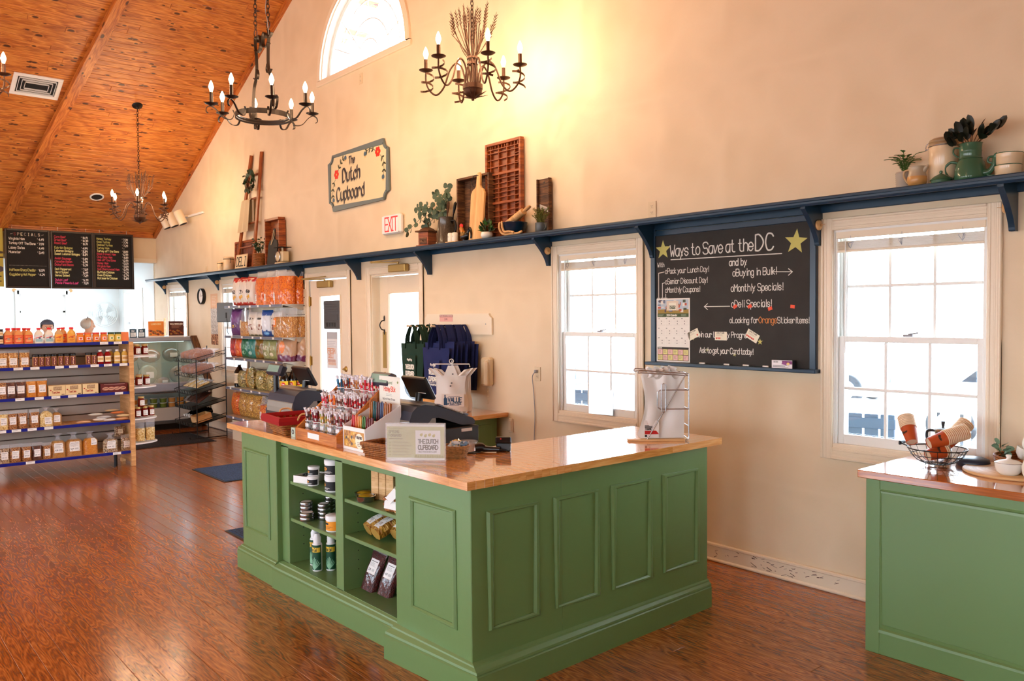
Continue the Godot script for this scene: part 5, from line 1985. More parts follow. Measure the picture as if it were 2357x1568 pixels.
	single("shaker_board","little wooden board under the two white shakers","tray",bd,M.maple,V(-5.715,SH,0.155))
	for k in 2:
		var s:=thing("shaker",["left white ceramic shaker on the little board","right white ceramic shaker on the little board, next to the rooster"][k],"shaker",V([-5.752,-5.69][k],SH+0.0102,0.155),0,"salt and pepper shakers")
		var q:=Mb.new()
		q.lathe([P2(0,0),P2(0.026,0.0),P2(0.028,0.004),P2(0.027,0.068),P2(0.022,0.076),P2(0,0.079)],22)
		part(s,"body",q,M.white_ceramic)
		var l:=Mb.new()
		l.box(V(0.0,0.045,0.0276),V(0.012,0.004,0.001))
		l.box(V(0.0,0.038,0.0278),V(0.008,0.003,0.001))
		part(s,"mark",l,M.dull_grey)
	build_rooster()
	var tr:=thing("wooden_crate","grey-brown wooden crate standing on end behind the maple board","crate",V(-5.53,SH,0.0))
	var f:=Mb.new()
	for q in [[-0.215,0.28,0.018,0.56],[0.215,0.28,0.018,0.56]]:
		f.box(V(q[0],q[1],0.045),V(q[2],q[3],0.085),0.003)
	f.box(V(0,0.55,0.045),V(0.41,0.02,0.085),0.003)
	f.box(V(0,0.01,0.045),V(0.41,0.02,0.085),0.003)
	part(tr,"sides",f,M.oldwood)
	for k in 5:
		var s:=Mb.new()
		s.col=Color(1.15,1.15,1.1)*rng.randf_range(0.85,1.1)
		s.box(V(-0.165+k*0.082,0.28,0.008),V(0.079,0.52,0.01),0.002,P2(rng.randf(),rng.randf()))
		part(tr,"back_slat",s,M.oldwood)
	var cb:=thing("cutting_board","long pale maple paddle board leaning against the crate","board",V(-5.415,SH,0.14))
	cb.rotation.x=-0.075
	var pp:=[P2(-0.09,0.01),P2(-0.08,0),P2(0.08,0),P2(0.09,0.01),P2(0.09,0.39),P2(0.07,0.425),P2(0.04,0.44),P2(0.026,0.46),P2(0.022,0.55),P2(0.012,0.57),P2(-0.012,0.57),P2(-0.022,0.55),P2(-0.026,0.46),P2(-0.04,0.44),P2(-0.07,0.425),P2(-0.09,0.39)]
	var cm2:=Mb.new()
	cm2.ext(pp,-0.009,0.009)
	for k in cm2.u.size():
		cm2.u[k]=P2(cm2.u[k].y,cm2.u[k].x)
	part(cb,"paddle",cm2,M.maple)
	var lp:=Mb.new()
	lp.tube(curve([V(0,0.545,0.01),V(-0.06,0.545,0.012),V(-0.085,0.50,0.012),V(-0.06,0.46,0.012),V(-0.03,0.45,0.012)],5),0.003,6)
	part(cb,"hanging_loop",lp,M.black_iron)
	var wp:=thing("bowl_plant","small leafy plant in a round white bowl in front of the paddle board","plant",V(-5.26,SH,0.15))
	var wbm:=Mb.new()
	wbm.lathe([P2(0,0),P2(0.03,0),P2(0.048,0.02),P2(0.05,0.04),P2(0.043,0.055),P2(0.04,0.053),P2(0.0,0.045)],26)
	part(wp,"bowl",wbm,M.white_ceramic)
	var sl:=leaf_mesh(0.045,0.018,false)
	rng.seed=6
	for k in 60:
		var a:=rng.randf()*TAU
		var el:=rng.randf_range(0.1,1.4)
		var base:=V(cos(a)*0.035*cos(el)*1.3,0.055+0.085*sin(el)*rng.randf(),sin(a)*0.03)
		leaf_at(wp,sl,M.leaf_mid if k % 3 else M.leaf_bright,base,V(cos(a)*cos(el),sin(el)+0.3,sin(a)*cos(el)),rng.randf()*TAU)
	var td:=thing("type_drawer","tall orange-brown printer's type drawer with many small compartments","drawer",V(-5.17,SH,0.012))
	var df:=Mb.new()
	var w:=0.455
	var h:=0.80
	df.box(V(-w/2+0.012,h/2,0.02),V(0.024,h,0.04),0.003)
	df.box(V(w/2 - 0.012,h/2,0.02),V(0.024,h,0.04),0.003)
	df.box(V(0,h - 0.012,0.02),V(w - 0.048,0.024,0.04),0.003)
	df.box(V(0,0.012,0.02),V(w - 0.048,0.024,0.04),0.003)
	df.box(V(0,0.30,0.018),V(w - 0.048,0.02,0.034),0.002)
	df.box(V(0,0.54,0.018),V(w - 0.048,0.02,0.034),0.002)
	part(td,"frame",df,M.redwood)
	var dbk:=Mb.new()
	dbk.col=Color(1.35,1.35,1.3)
	dbk.box(V(0,h/2,0.004),V(w - 0.05,h - 0.05,0.006),0.0,P2(0.2,0.4))
	part(td,"back",dbk,M.redwood)
	var iw:=w - 0.048
	for q in [0.1,0.36,0.62,0.86]:
		var dv:=Mb.new()
		dv.box(V(-iw/2+iw*q,h/2,0.019),V(0.005,h - 0.05,0.026))
		part(td,"divider",dv,M.redwood)
	for y in [0.06,0.10,0.14,0.19,0.235,0.345,0.385,0.42,0.46,0.5,0.60,0.66,0.715,0.745]:
		var dv:=Mb.new()
		dv.box(V(0,y,0.019),V(iw,0.005,0.026))
		part(td,"divider",dv,M.redwood)
	for k in 10:
		var dv:=Mb.new()
		dv.box(V(-iw/2+iw*(k+0.5)/10.0,0.76,0.019),V(0.004,0.03,0.024))
		dv.box(V(iw*0.43,0.07+k*0.068,0.019),V(iw*0.13,0.004,0.024))
		dv.box(V(-iw*0.45,0.05+k*0.045,0.019),V(iw*0.1,0.004,0.024))
		part(td,"divider",dv,M.redwood)
	var bb:=thing("blue_bowl","dark blue enamel mixing bowl holding rolling pins","bowl",V(-4.955,SH,0.11))
	var bw:=Mb.new()
	bw.lathe([P2(0,0),P2(0.05,0),P2(0.053,0.008),P2(0.085,0.05),P2(0.102,0.1),P2(0.108,0.103),P2(0.106,0.107),P2(0.098,0.104),P2(0.08,0.055),P2(0.045,0.012),P2(0,0.01)],36)
	part(bb,"bowl",bw,mt("blue_enamel",Color(0.05,0.17,0.27),0.15))
	for k in 2:
		var p:=thing("rolling_pin",["paler rolling pin lying across the blue bowl","orange-toned rolling pin in front in the blue bowl"][k],"rolling pin",V(-4.95,SH+0.14,[0.09,0.135][k]),0,"rolling pins in the blue bowl")
		p.rotation=V(0,0.0,[0.44,0.40][k])
		var rp:=Mb.new()
		rp.rod(V(-0.13,0,0),V(0.11,0,0),0.026,18)
		part(p,"roller",rp,M.maple)
		var rh:=Mb.new()
		rh.tube([V(0.112,0,0),V(0.125,0,0),V(0.16,0,0),V(0.19,0,0),V(0.195,0,0)],[0.008,0.011,0.014,0.011,0.004],12)
		part(p,"handle",rh,M.maple)
		p.position+=V(-0.01 if k==0 else 0.03,0,0)
	var bg:=thing("bead_garland","string of pale wooden beads draped over the blue bowl","garland",V(-4.99,SH,0.1))
	var path:=curve([V(-0.03,0.1,0.11),V(-0.03,0.06,0.112),V(-0.012,0.025,0.105),V(0.03,0.01,0.1),V(0.09,0.01,0.088),V(0.16,0.011,0.082),V(0.20,0.02,0.082)],6)
	path.append_array(curve([V(0.0,0.108,0.11),V(0.01,0.06,0.113),V(0.03,0.03,0.11),V(0.07,0.03,0.1),V(0.12,0.02,0.095)],5))
	for q in path:
		var bd2:=Mb.new()
		bd2.ball(q,V(0.0098,0.0098,0.0098),10,7)
		part(bg,"bead",bd2,M.maple)
	var mp:=thing("mug_plant","wispy olive plant in a small grey mug right of the blue bowl","plant",V(-4.625,SH,0.125))
	var mg:=Mb.new()
	mg.lathe([P2(0,0),P2(0.042,0),P2(0.046,0.006),P2(0.045,0.075),P2(0.041,0.075),P2(0.04,0.06),P2(0,0.058)],26)
	part(mp,"mug",mg,mt("mug_grey",Color(0.30,0.32,0.32),0.3))
	var mh:=Mb.new()
	mh.tube(curve([V(0.044,0.06,0.01),V(0.068,0.058,0.015),V(0.07,0.035,0.015),V(0.045,0.018,0.01)],5),0.005,8)
	part(mp,"handle",mh,M.mug_grey)
	rng.seed=8
	for k in 34:
		var a:=rng.randf()*TAU
		var sp:=Mb.new()
		var tip:=V(cos(a)*rng.randf_range(0.02,0.085),rng.randf_range(0.12,0.19),sin(a)*rng.randf_range(0.02,0.06))
		var cv:=curve([V(cos(a)*0.01,0.055,sin(a)*0.01),tip*V(0.5,0.7,0.5),tip],5)
		sp.tube(cv,0.0014,4)
		for j in range(2,cv.size()):
			for e9 in 4:
				var d:=V(rng.randf_range(-1,1),rng.randf_range(-0.2,1),rng.randf_range(-1,1)).normalized()
				sp.rod(cv[j],cv[j]+d*0.014,0.0018,4,0.0005)
		part(mp,"sprig",sp,M.leaf_olive)
	var sc:=thing("slaw_cutter","worn dark wooden slaw cutter board with a metal blade leaning on the wall","board",V(-4.69,SH,0.01))
	var s1:=Mb.new()
	s1.box(V(0,0.215,0.012),V(0.13,0.43,0.014),0.003)
	s1.box(V(-0.066,0.215,0.022),V(0.014,0.43,0.035),0.004)
	s1.box(V(0.066,0.215,0.022),V(0.014,0.43,0.035),0.004)
	part(sc,"board",s1,M.oldwood)
	var s2:=Mb.new()
	s2.at(Transform3D(Basis(Vector3.BACK,-0.35),V(0,0.2,0.021)))
	s2.box(V(0,0,0),V(0.125,0.035,0.003))
	part(sc,"blade",s2,M.steel)
	var s3:=Mb.new()
	s3.at(Transform3D(Basis.from_euler(V(PI/2,0,0)),V(0,0.40,0.019)))
	s3.lathe([P2(0.007,0.0),P2(0.007,0.001),P2(0,0.001)],12)
	part(sc,"hang_hole",s3,M.black_plastic)
func build_rooster() -> void:
	var t:=thing("rooster_figurine","small painted rooster figurine with a red comb standing by the shakers","figurine",V(-5.575,SH,0.135))
	var bones:=[[V(-0.01,0.045,0),V(0.035,0.05,0),0.036,0.032],[V(-0.02,0.06,0),V(-0.048,0.112,0),0.028,0.016],[V(-0.048,0.112,0),V(-0.052,0.122,0),0.017,0.014],[V(0.04,0.06,0),V(0.068,0.098,0),0.022,0.018],[V(0.0,0.0,0),V(0.0,0.012,0),0.026,0.024]]
	var b:=blob(bones,0.012,0.004)
	for k in b.v.size():
		var q: Vector3=b.v[k]
		var stripe:=sin(q.x*420.0+q.y*260.0)>0.1
		b.c[k]=Color(0.68,0.42,0.16) if q.y>0.085 and q.x<0 else (Color(0.75,0.62,0.38) if stripe and q.y>0.05 else Color(0.17,0.10,0.05)) if q.x<0.03 else Color(0.03,0.03,0.03)
	part(t,"body",b,M.any_gloss)
	var tl:=Mb.new()
	for k in 6:
		tl.col=Color(0.025,0.025,0.03)
		var a:=0.35+k*0.16
		tl.tube(curve([V(0.05,0.075,(k - 2.5)*0.004),V(0.075+k*0.002,0.11,(k - 2.5)*0.006),V(0.095+k*0.003,0.115 - k*0.012,(k - 2.5)*0.007),V(0.098+k*0.001,0.09 - k*0.014,(k - 2.5)*0.007)],5),0.009,6)
	part(t,"tail_feathers",tl,M.any_gloss)
	var cb:=Mb.new()
	cb.col=Color(0.85,0.04,0.05)
	for k in 4:
		cb.ball(V(-0.066+k*0.011,0.140+0.006*sin(k*1.2),0),V(0.0085,0.014,0.005),8,6)
	cb.ball(V(-0.066,0.1,0),V(0.006,0.014,0.006),8,6)
	part(t,"comb",cb,M.any_gloss)
	var bk:=Mb.new()
	bk.col=Color(0.85,0.6,0.2)
	bk.rod(V(-0.064,0.12,0),V(-0.082,0.115,0),0.006,6,0.001)
	part(t,"beak",bk,M.any_gloss)
func blob(bones: Array,soft: float,cell: float) -> Mb:
	var lo:=Vector3.INF
	var hi:=-Vector3.INF
	for e in bones:
		var r: float=maxf(e[2],e[3])+soft+cell*2
		for k in 2:
			lo=lo.min(e[k] - V(r,r,r))
			hi=hi.max(e[k]+V(r,r,r))
	var nx:=int((hi.x - lo.x)/cell)+2
	var ny:=int((hi.y - lo.y)/cell)+2
	var nz:=int((hi.z - lo.z)/cell)+2
	var f:=PackedFloat32Array()
	f.resize(nx*ny*nz)
	for i in nx:
		for j in ny:
			for k in nz:
				f[(i*ny+j)*nz+k]=blob_d(bones,soft,lo+V(i,j,k)*cell)
	var ids:={}
	var b:=Mb.new()
	for i in nx - 1:
		for j in ny - 1:
			for k in nz - 1:
				var acc:=Vector3.ZERO
				var m:=0
				for e in [[0,0,0,1,0,0],[0,1,0,1,1,0],[0,0,1,1,0,1],[0,1,1,1,1,1],[0,0,0,0,1,0],[1,0,0,1,1,0],[0,0,1,0,1,1],[1,0,1,1,1,1],[0,0,0,0,0,1],[1,0,0,1,0,1],[0,1,0,0,1,1],[1,1,0,1,1,1]]:
					var a:=f[((i+e[0])*ny+j+e[1])*nz+k+e[2]]
					var c:=f[((i+e[3])*ny+j+e[4])*nz+k+e[5]]
					if (a<0.0) != (c<0.0):
						var u:=a/(a - c)
						acc+=V(i+lerpf(e[0],e[3],u),j+lerpf(e[1],e[4],u),k+lerpf(e[2],e[5],u))
						m+=1
				if m:
					var q:=lo+acc/m*cell
					var g:=V(blob_d(bones,soft,q+V(0.001,0,0)) - blob_d(bones,soft,q - V(0.001,0,0)),blob_d(bones,soft,q+V(0,0.001,0)) - blob_d(bones,soft,q - V(0,0.001,0)),blob_d(bones,soft,q+V(0,0,0.001)) - blob_d(bones,soft,q - V(0,0,0.001)))
					ids[(i*ny+j)*nz+k]=b.p(q,g.normalized(),P2(q.x,q.y))
	for i in range(1,nx - 1):
		for j in range(1,ny - 1):
			for k in range(1,nz - 1):
				var a:=f[(i*ny+j)*nz+k]
				for ax in 3:
					var c:=f[((i+(1 if ax==0 else 0))*ny+j+(1 if ax==1 else 0))*nz+k+(1 if ax==2 else 0)]
					if (a<0.0)==(c<0.0):
						continue
					var o1:=[0,0,0]
					var o2:=[0,0,0]
					o1[(ax+1) % 3]=1
					o2[(ax+2) % 3]=1
					var q:=[]
					for s in [[0,0],[1,0],[1,1],[0,1]]:
						q.append(ids.get(((i - o1[0]*s[0] - o2[0]*s[1])*ny+j - o1[1]*s[0] - o2[1]*s[1])*nz+k - o1[2]*s[0] - o2[2]*s[1],-1))
					if q.has(-1):
						continue
					if a>0.0:
						q.reverse()
					b.tri(q[0],q[1],q[2])
					b.tri(q[0],q[2],q[3])
	return b
func blob_d(bones: Array,soft: float,q: Vector3) -> float:
	var d:=1e9
	for e in bones:
		var ab: Vector3=e[1] - e[0]
		var u:=clampf((q - e[0]).dot(ab)/maxf(ab.length_squared(),1e-9),0.0,1.0)
		var dd: float=(q - (e[0]+ab*u)).length() - lerpf(e[2],e[3],u)
		var h:=maxf(soft - absf(d - dd),0.0)/soft
		d=minf(d,dd) - h*h*soft*0.25
	return d
func build_shelf_right() -> void:
	var fp:=thing("potted_fern","bright green fern in a ribbed grey pot","plant",V(-1.905,SH,0.08))
	var p:=Mb.new()
	var pr:=[P2(0,0),P2(0.034,0)]
	for k in 8:
		pr.append(P2(0.036+k*0.0006,0.006+k*0.0105))
		pr.append(P2(0.0385+k*0.0006,0.011+k*0.0105))
	pr.append(P2(0.038,0.092))
	pr.append(P2(0.034,0.09))
	pr.append(P2(0,0.08))
	p.lathe(pr,28)
	part(fp,"pot",p,mt("pot_grey",Color(0.70,0.66,0.60),0.7))
	rng.seed=3
	for k in 22:
		var a:=TAU*k/22.0+rng.randf()*0.3
		var rad:=rng.randf_range(0.03,0.105)
		var fr:=Mb.new()
		var tip:=V(cos(a)*rad,rng.randf_range(0.14,0.21) - rad*0.25,sin(a)*rad*0.7)
		var cv:=curve([V(0,0.075,0),tip*V(0.45,0.75,0.45)+V(0,0.03,0),tip],8)
		fr.tube(cv,0.001,4)
		for j in range(4,cv.size()):
			var d: Vector3=(cv[mini(j+1,cv.size() - 1)] - cv[j - 1]).normalized()
			var sd:=d.cross(V(0.2,1,0.3)).normalized()
			var l:=0.016*sin(PI*(0.15+0.85*(cv.size() - j)/float(cv.size())))
			for s in [-1.0,1.0]:
				fr.rod(cv[j],cv[j]+(sd*s+d*0.5).normalized()*l,0.0017,4,0.0004)
		part(fp,"frond",fr,M.leaf_bright)
	var pt:=thing("stoneware_pitcher","small two-tone stoneware pitcher in front of the fern","pitcher",V(-1.815,SH,0.14))
	var b:=Mb.new()
	b.col=Color(0.80,0.60,0.36)
	b.lathe([P2(0,0),P2(0.03,0),P2(0.043,0.016),P2(0.046,0.035),P2(0.044,0.05)],28)
	b.col=Color(0.72,0.66,0.56)
	b.lathe([P2(0.044,0.05),P2(0.038,0.07),P2(0.037,0.09),P2(0.04,0.1),P2(0.037,0.1),P2(0.034,0.09),P2(0.035,0.06),P2(0,0.05)],28)
	part(pt,"body",b,M.any_gloss)
	var h:=Mb.new()
	h.col=Color(0.74,0.62,0.46)
	h.tube(curve([V(-0.036,0.088,0),V(-0.06,0.085,0),V(-0.065,0.06,0),V(-0.05,0.03,0),V(-0.04,0.025,0)],5),0.0055,8)
	part(pt,"handle",h,M.any_gloss)
	var sp:=Mb.new()
	sp.col=Color(0.72,0.66,0.56)
	sp.tube([V(0.03,0.075,0),V(0.045,0.092,0),V(0.054,0.104,0)],[0.014,0.011,0.004],10)
	part(pt,"spout",sp,M.any_gloss)
	var ca:=thing("clamp_canister","tall cream canister with a wire clamp lid behind the green pot","canister",V(-1.715,SH,0.075))
	var c:=Mb.new()
	c.lathe([P2(0,0),P2(0.063,0),P2(0.066,0.004),P2(0.066,0.19),P2(0.06,0.194),P2(0,0.194)],32)
	part(ca,"body",c,M.cream_ceramic)
	var l:=Mb.new()
	l.lathe([P2(0.062,0.195),P2(0.066,0.197),P2(0.067,0.206),P2(0.064,0.21),P2(0.067,0.214),P2(0.065,0.224),P2(0.05,0.233),P2(0,0.235)],32)
	part(ca,"lid",l,mt("lid_taupe",Color(0.62,0.52,0.38),0.3))
	var w:=Mb.new()
	var rr:=[]
	for k in 24:
		rr.append(V(cos(TAU*k/24.0)*0.0675,0.194,sin(TAU*k/24.0)*0.0675))
	w.tube(rr,0.002,5,true)
	w.tube(curve([V(-0.067,0.19,0.012),V(-0.08,0.185,0.012),V(-0.078,0.21,0.01),V(-0.062,0.22,0.01)],5),0.0022,6)
	w.ball(V(-0.079,0.186,0.012),V(0.005,0.005,0.005),8,6)
	part(ca,"wire_clamp",w,M.steel)
	var gm:=mt("green_enamel",Color(0.25,0.41,0.31),0.12)
	var tp:=thing("enamel_coffee_pot","two-piece green enamel coffee pot holding dark leaves","coffee pot",V(-1.577,SH,0.11))
	var t:=Mb.new()
	t.lathe([P2(0,0),P2(0.066,0),P2(0.071,0.006),P2(0.072,0.02),P2(0.069,0.05),P2(0.062,0.085),P2(0.052,0.1),P2(0.05,0.104),P2(0,0.104)],36)
	part(tp,"pot_body",t,gm)
	var u:=Mb.new()
	u.lathe([P2(0.049,0.1045),P2(0.052,0.106),P2(0.051,0.11),P2(0.0475,0.112),P2(0.0485,0.14),P2(0.05,0.143),P2(0.0485,0.147),P2(0.05,0.178),P2(0.053,0.18),P2(0.049,0.181),P2(0.046,0.178),P2(0.044,0.12),P2(0,0.118)],36)
	part(tp,"strainer_cup",u,gm)
	var hh:=Mb.new()
	hh.tube(curve([V(-0.055,0.093,0.01),V(-0.085,0.1,0.015),V(-0.108,0.075,0.018),V(-0.098,0.035,0.016),V(-0.07,0.016,0.01)],6),0.0062,8)
	hh.tube(curve([V(-0.047,0.165,0.012),V(-0.068,0.165,0.016),V(-0.07,0.14,0.018),V(-0.05,0.12,0.012)],6),0.004,8)
	part(tp,"handle",hh,gm)
	var spt:=Mb.new()
	spt.tube(curve([V(0.06,0.03,0.01),V(0.09,0.035,0.012),V(0.108,0.065,0.013),V(0.112,0.1,0.012),V(0.124,0.112,0.012)],5),[0.017,0.0165,0.016,0.015,0.014,0.013,0.0125,0.012,0.0115,0.011,0.0108,0.0106,0.0104,0.0102,0.01,0.0098,0.0096,0.0095,0.0094,0.0092,0.009],12)
	part(tp,"spout",spt,gm)
	var lf:=thing("magnolia_stems","dark glossy magnolia leaves standing in the green coffee pot","plant",V(-1.577,SH+0.12,0.11))
	var st:=Mb.new()
	rng.seed=14
	var lm:=leaf_mesh(0.075,0.042,true,0.1)
	var sets:=[[V(-0.05,0.1,0.02),1.0],[V(-0.085,0.085,0.03),0.9],[V(-0.03,0.135,0.0),1.0],[V(0.01,0.14,0.02),1.05],[V(0.045,0.13,0.0),0.9],[V(0.0,0.09,0.05),0.9],[V(-0.06,0.065,0.06),0.9],[V(0.06,0.09,0.03),0.95],[V(0.09,0.1,0.03),0.9],[V(0.15,0.13,0.02),0.85],[V(0.125,0.115,0.05),0.8],[V(-0.02,0.075,0.07),0.75],[V(0.03,0.11,0.05),0.8],[V(-0.07,0.11,0.0),0.9],[V(-0.04,0.12,0.04),0.95]]
	for e in sets:
		var tip: Vector3=e[0]
		st.tube(curve([V(0.0,0.0,0.0),tip*V(0.3,0.5,0.3),tip],5),0.0018,5)
		leaf_at(lf,lm,M.leaf_deep,tip*0.85,tip+V(rng.randf_range(-0.04,0.04),rng.randf_range(-0.03,0.06),rng.randf_range(-0.02,0.05)),rng.randf_range(-0.8,0.8)+PI/2,e[1])
		leaf_at(lf,lm,M.leaf_deep,tip*0.8,tip+V(rng.randf_range(-0.1,0.1),rng.randf_range(-0.08,0.08),rng.randf_range(-0.05,0.1)),rng.randf_range(-1.2,1.2),e[1]*0.85)
	part(lf,"stems",st,M.oldwood)
	var ld:=thing("enamel_cover","green enamel pot lid with a knob lying on the shelf","lid",V(-1.69,SH,0.165))
	var q:=Mb.new()
	q.lathe([P2(0,0),P2(0.044,0),P2(0.046,0.012),P2(0.05,0.014),P2(0.048,0.018),P2(0.03,0.034),P2(0.01,0.044),P2(0.006,0.047),P2(0.008,0.053),P2(0.006,0.06),P2(0,0.062)],30)
	part(ld,"dome",q,gm)
	for k in 2:
		var mg:=thing("enamel_mug",["lower cream enamel mug with a green rim","upper cream enamel mug with a green rim, stacked on another"][k],"mug",V(-1.415+0.004*k,SH+0.056*k,0.105),0.0,"stacked enamel mugs")
		if k==1:
			mg.rotation.z=-0.03
		var m:=Mb.new()
		m.lathe([P2(0,0),P2(0.05,0),P2(0.053,0.004),P2(0.056,0.052),P2(0.052,0.052),P2(0.049,0.006),P2(0,0.005)],30)
		part(mg,"cup",m,M.cream_ceramic)
		var rm:=Mb.new()
		var rp:=[]
		for j in 28:
			rp.append(V(cos(TAU*j/28.0)*0.0555,0.053,sin(TAU*j/28.0)*0.0555))
		rm.tube(rp,0.0022,5,true)
		part(mg,"rim",rm,gm)
		var hn:=Mb.new()
		hn.tube(curve([V(-0.054,0.045,0.012),V(-0.08,0.042,0.02),V(-0.082,0.02,0.02),V(-0.053,0.012,0.012)],5),0.005,8)
		part(mg,"handle",hn,gm)
func bag_pt(s: float,t: float,w: float,h: float,d: float,style: int,sd: float,side: float,off:=0.0) -> Vector3:
	var prof: float
	var wide:=1.0
	if style==0:
		prof=pow(maxf(0.0,sin(PI*clampf(t,0.0,1.0))),0.45)
		wide=1.0 - 0.05*prof
	elif style==1:
		prof=1.0 - pow(t,4.0)
		prof *= 0.86+0.14*sin(minf(1.0,t*3.0)*PI/2)
	else:
		prof=1.0 if t<0.6 else lerpf(1.0,0.22,smoothstep(0.6,0.88,t))
		if t>0.88:
			prof=lerpf(0.22,0.5,(t - 0.88)/0.12)
		wide=1.0 if t<0.55 else lerpf(1.0,0.2,smoothstep(0.55,0.86,t))
		if t>0.88:
			wide=lerpf(0.2,0.75,(t - 0.88)/0.12)
	var e:=absf(2.0*s - 1.0)
	var bulge:=pow(maxf(0.0,1.0 - pow(e,3.2)),0.55)
	var z:=side*(d*0.5*bulge*prof+off)
	var wr:=sin(s*21.0+t*9.0+sd*3.0)*sin(t*17.0 - s*5.0+sd)*0.018*w*prof*bulge
	return V((s - 0.5)*w*wide+0.01*w*sin(t*12.0+sd),t*h,z+side*wr)
func bag_into(b: Mb,w: float,h: float,d: float,style: int,sd: float,t1:=1.0) -> Mb:
	b.sheet(func(s,t): return bag_pt(s,t*t1,w,h,d,style,sd,1.0),12,14,P2(0,0),P2(w,h*t1))
	b.sheet(func(s,t): return bag_pt(1.0 - s,t*t1,w,h,d,style,sd,-1.0),12,14,P2(0,0),P2(w,h*t1))
	if style>0:
		b.face([bag_pt(0.0,0,w,h,d,style,sd,1.0),bag_pt(0.1,0,w,h,d,style,sd,-1.0),bag_pt(0.3,0,w,h,d,style,sd,-1.0),bag_pt(0.7,0,w,h,d,style,sd,-1.0),bag_pt(0.9,0,w,h,d,style,sd,-1.0),bag_pt(1.0,0,w,h,d,style,sd,1.0),bag_pt(0.9,0,w,h,d,style,sd,1.0),bag_pt(0.7,0,w,h,d,style,sd,1.0),bag_pt(0.3,0,w,h,d,style,sd,1.0),bag_pt(0.1,0,w,h,d,style,sd,1.0)])
	return b
func label_on(b: Mb,w: float,h: float,d: float,style: int,sd: float,s0: float,s1: float,t0: float,t1: float,uv:=Rect2(0,0,1,1)) -> Mb:
	b.sheet(func(s,t): return bag_pt(lerpf(s0,s1,s),lerpf(t0,t1,t),w,h,d,style,sd,1.0,0.0012),6,5,uv.position,uv.end)
	return b
func food_bag(called: String,label: String,group: String,food_mat: String,where: Vector3,turn: float,w: float,h: float,d: float,style: int,sd: int,lab:=Rect2(0.2,0.25,0.6,0.42),fill:=0.78,cell:=0) -> Node3D:
	var t:=thing(called,label,"bag",where,turn,group)
	part(t,"contents",bag_into(Mb.new(),w,h,d,style,sd,fill),M[food_mat])
	var f:=Mb.new()
	f.sheet(func(s,u): return bag_pt(s,lerpf(fill,1.0,u),w,h,d,style,sd,1.0),8,6)
	f.sheet(func(s,u): return bag_pt(1.0 - s,lerpf(fill,1.0,u),w,h,d,style,sd,-1.0),8,6)
	part(t,"clear_top",f,M.film)
	if lab.size.x>0:
		part(t,"label",label_on(Mb.new(),w,h,d,style,sd,lab.position.x,lab.end.x,lab.position.y,lab.end.y,tag_cell(cell)),M.tag_sheet)
	return t
func print_bag(called: String,label: String,group: String,bands: Array,where: Vector3,turn: float,w: float,h: float,d: float,sd: int,marks:=[],style:=0) -> Node3D:
	var t:=thing(called,label,"bag",where,turn,group)
	var b:=Mb.new()
	var nv:=22
	for side in [1.0,-1.0]:
		var f0:=b.v.size()
		b.sheet(func(s,u): return bag_pt(s if side>0 else 1.0 - s,u,w,h,d,style,sd,side),14,nv)
		for k in range(f0,b.v.size()):
			var u: float=1.0 - b.u[k].y
			var s: float=b.u[k].x
			var c: Color=bands[0][1]
			for e in bands:
				if u+0.02*sin(s*14.0+sd) >= e[0]:
					c=e[1]
			b.c[k]=c
	part(t,"foil_bag",b,M.foil_bag)
	for m in marks:
		var q:=Mb.new()
		q.col=m[1]
		var r: Rect2=m[0]
		var nn:=12
		var ce:=q.p(bag_pt(r.get_center().x,r.get_center().y,w,h,d,style,sd,1.0,0.0011),V(0,0,1))
		for k in nn+1:
			var a:=TAU*k/nn
			q.p(bag_pt(r.get_center().x+cos(a)*r.size.x*0.5,r.get_center().y+sin(a)*r.size.y*0.5,w,h,d,style,sd,1.0,0.0009),V(cos(a)*0.2,sin(a)*0.2,1))
		for k in nn:
			q.tri(ce,ce+1+k,ce+2+k)
		part(t,"printed_emblem",q,M.foil_bag)
	return t
func tag_cell(k: int) -> Rect2:
	return Rect2((k % 4)*0.25,int(k/4.0)*0.25,0.25,0.25)
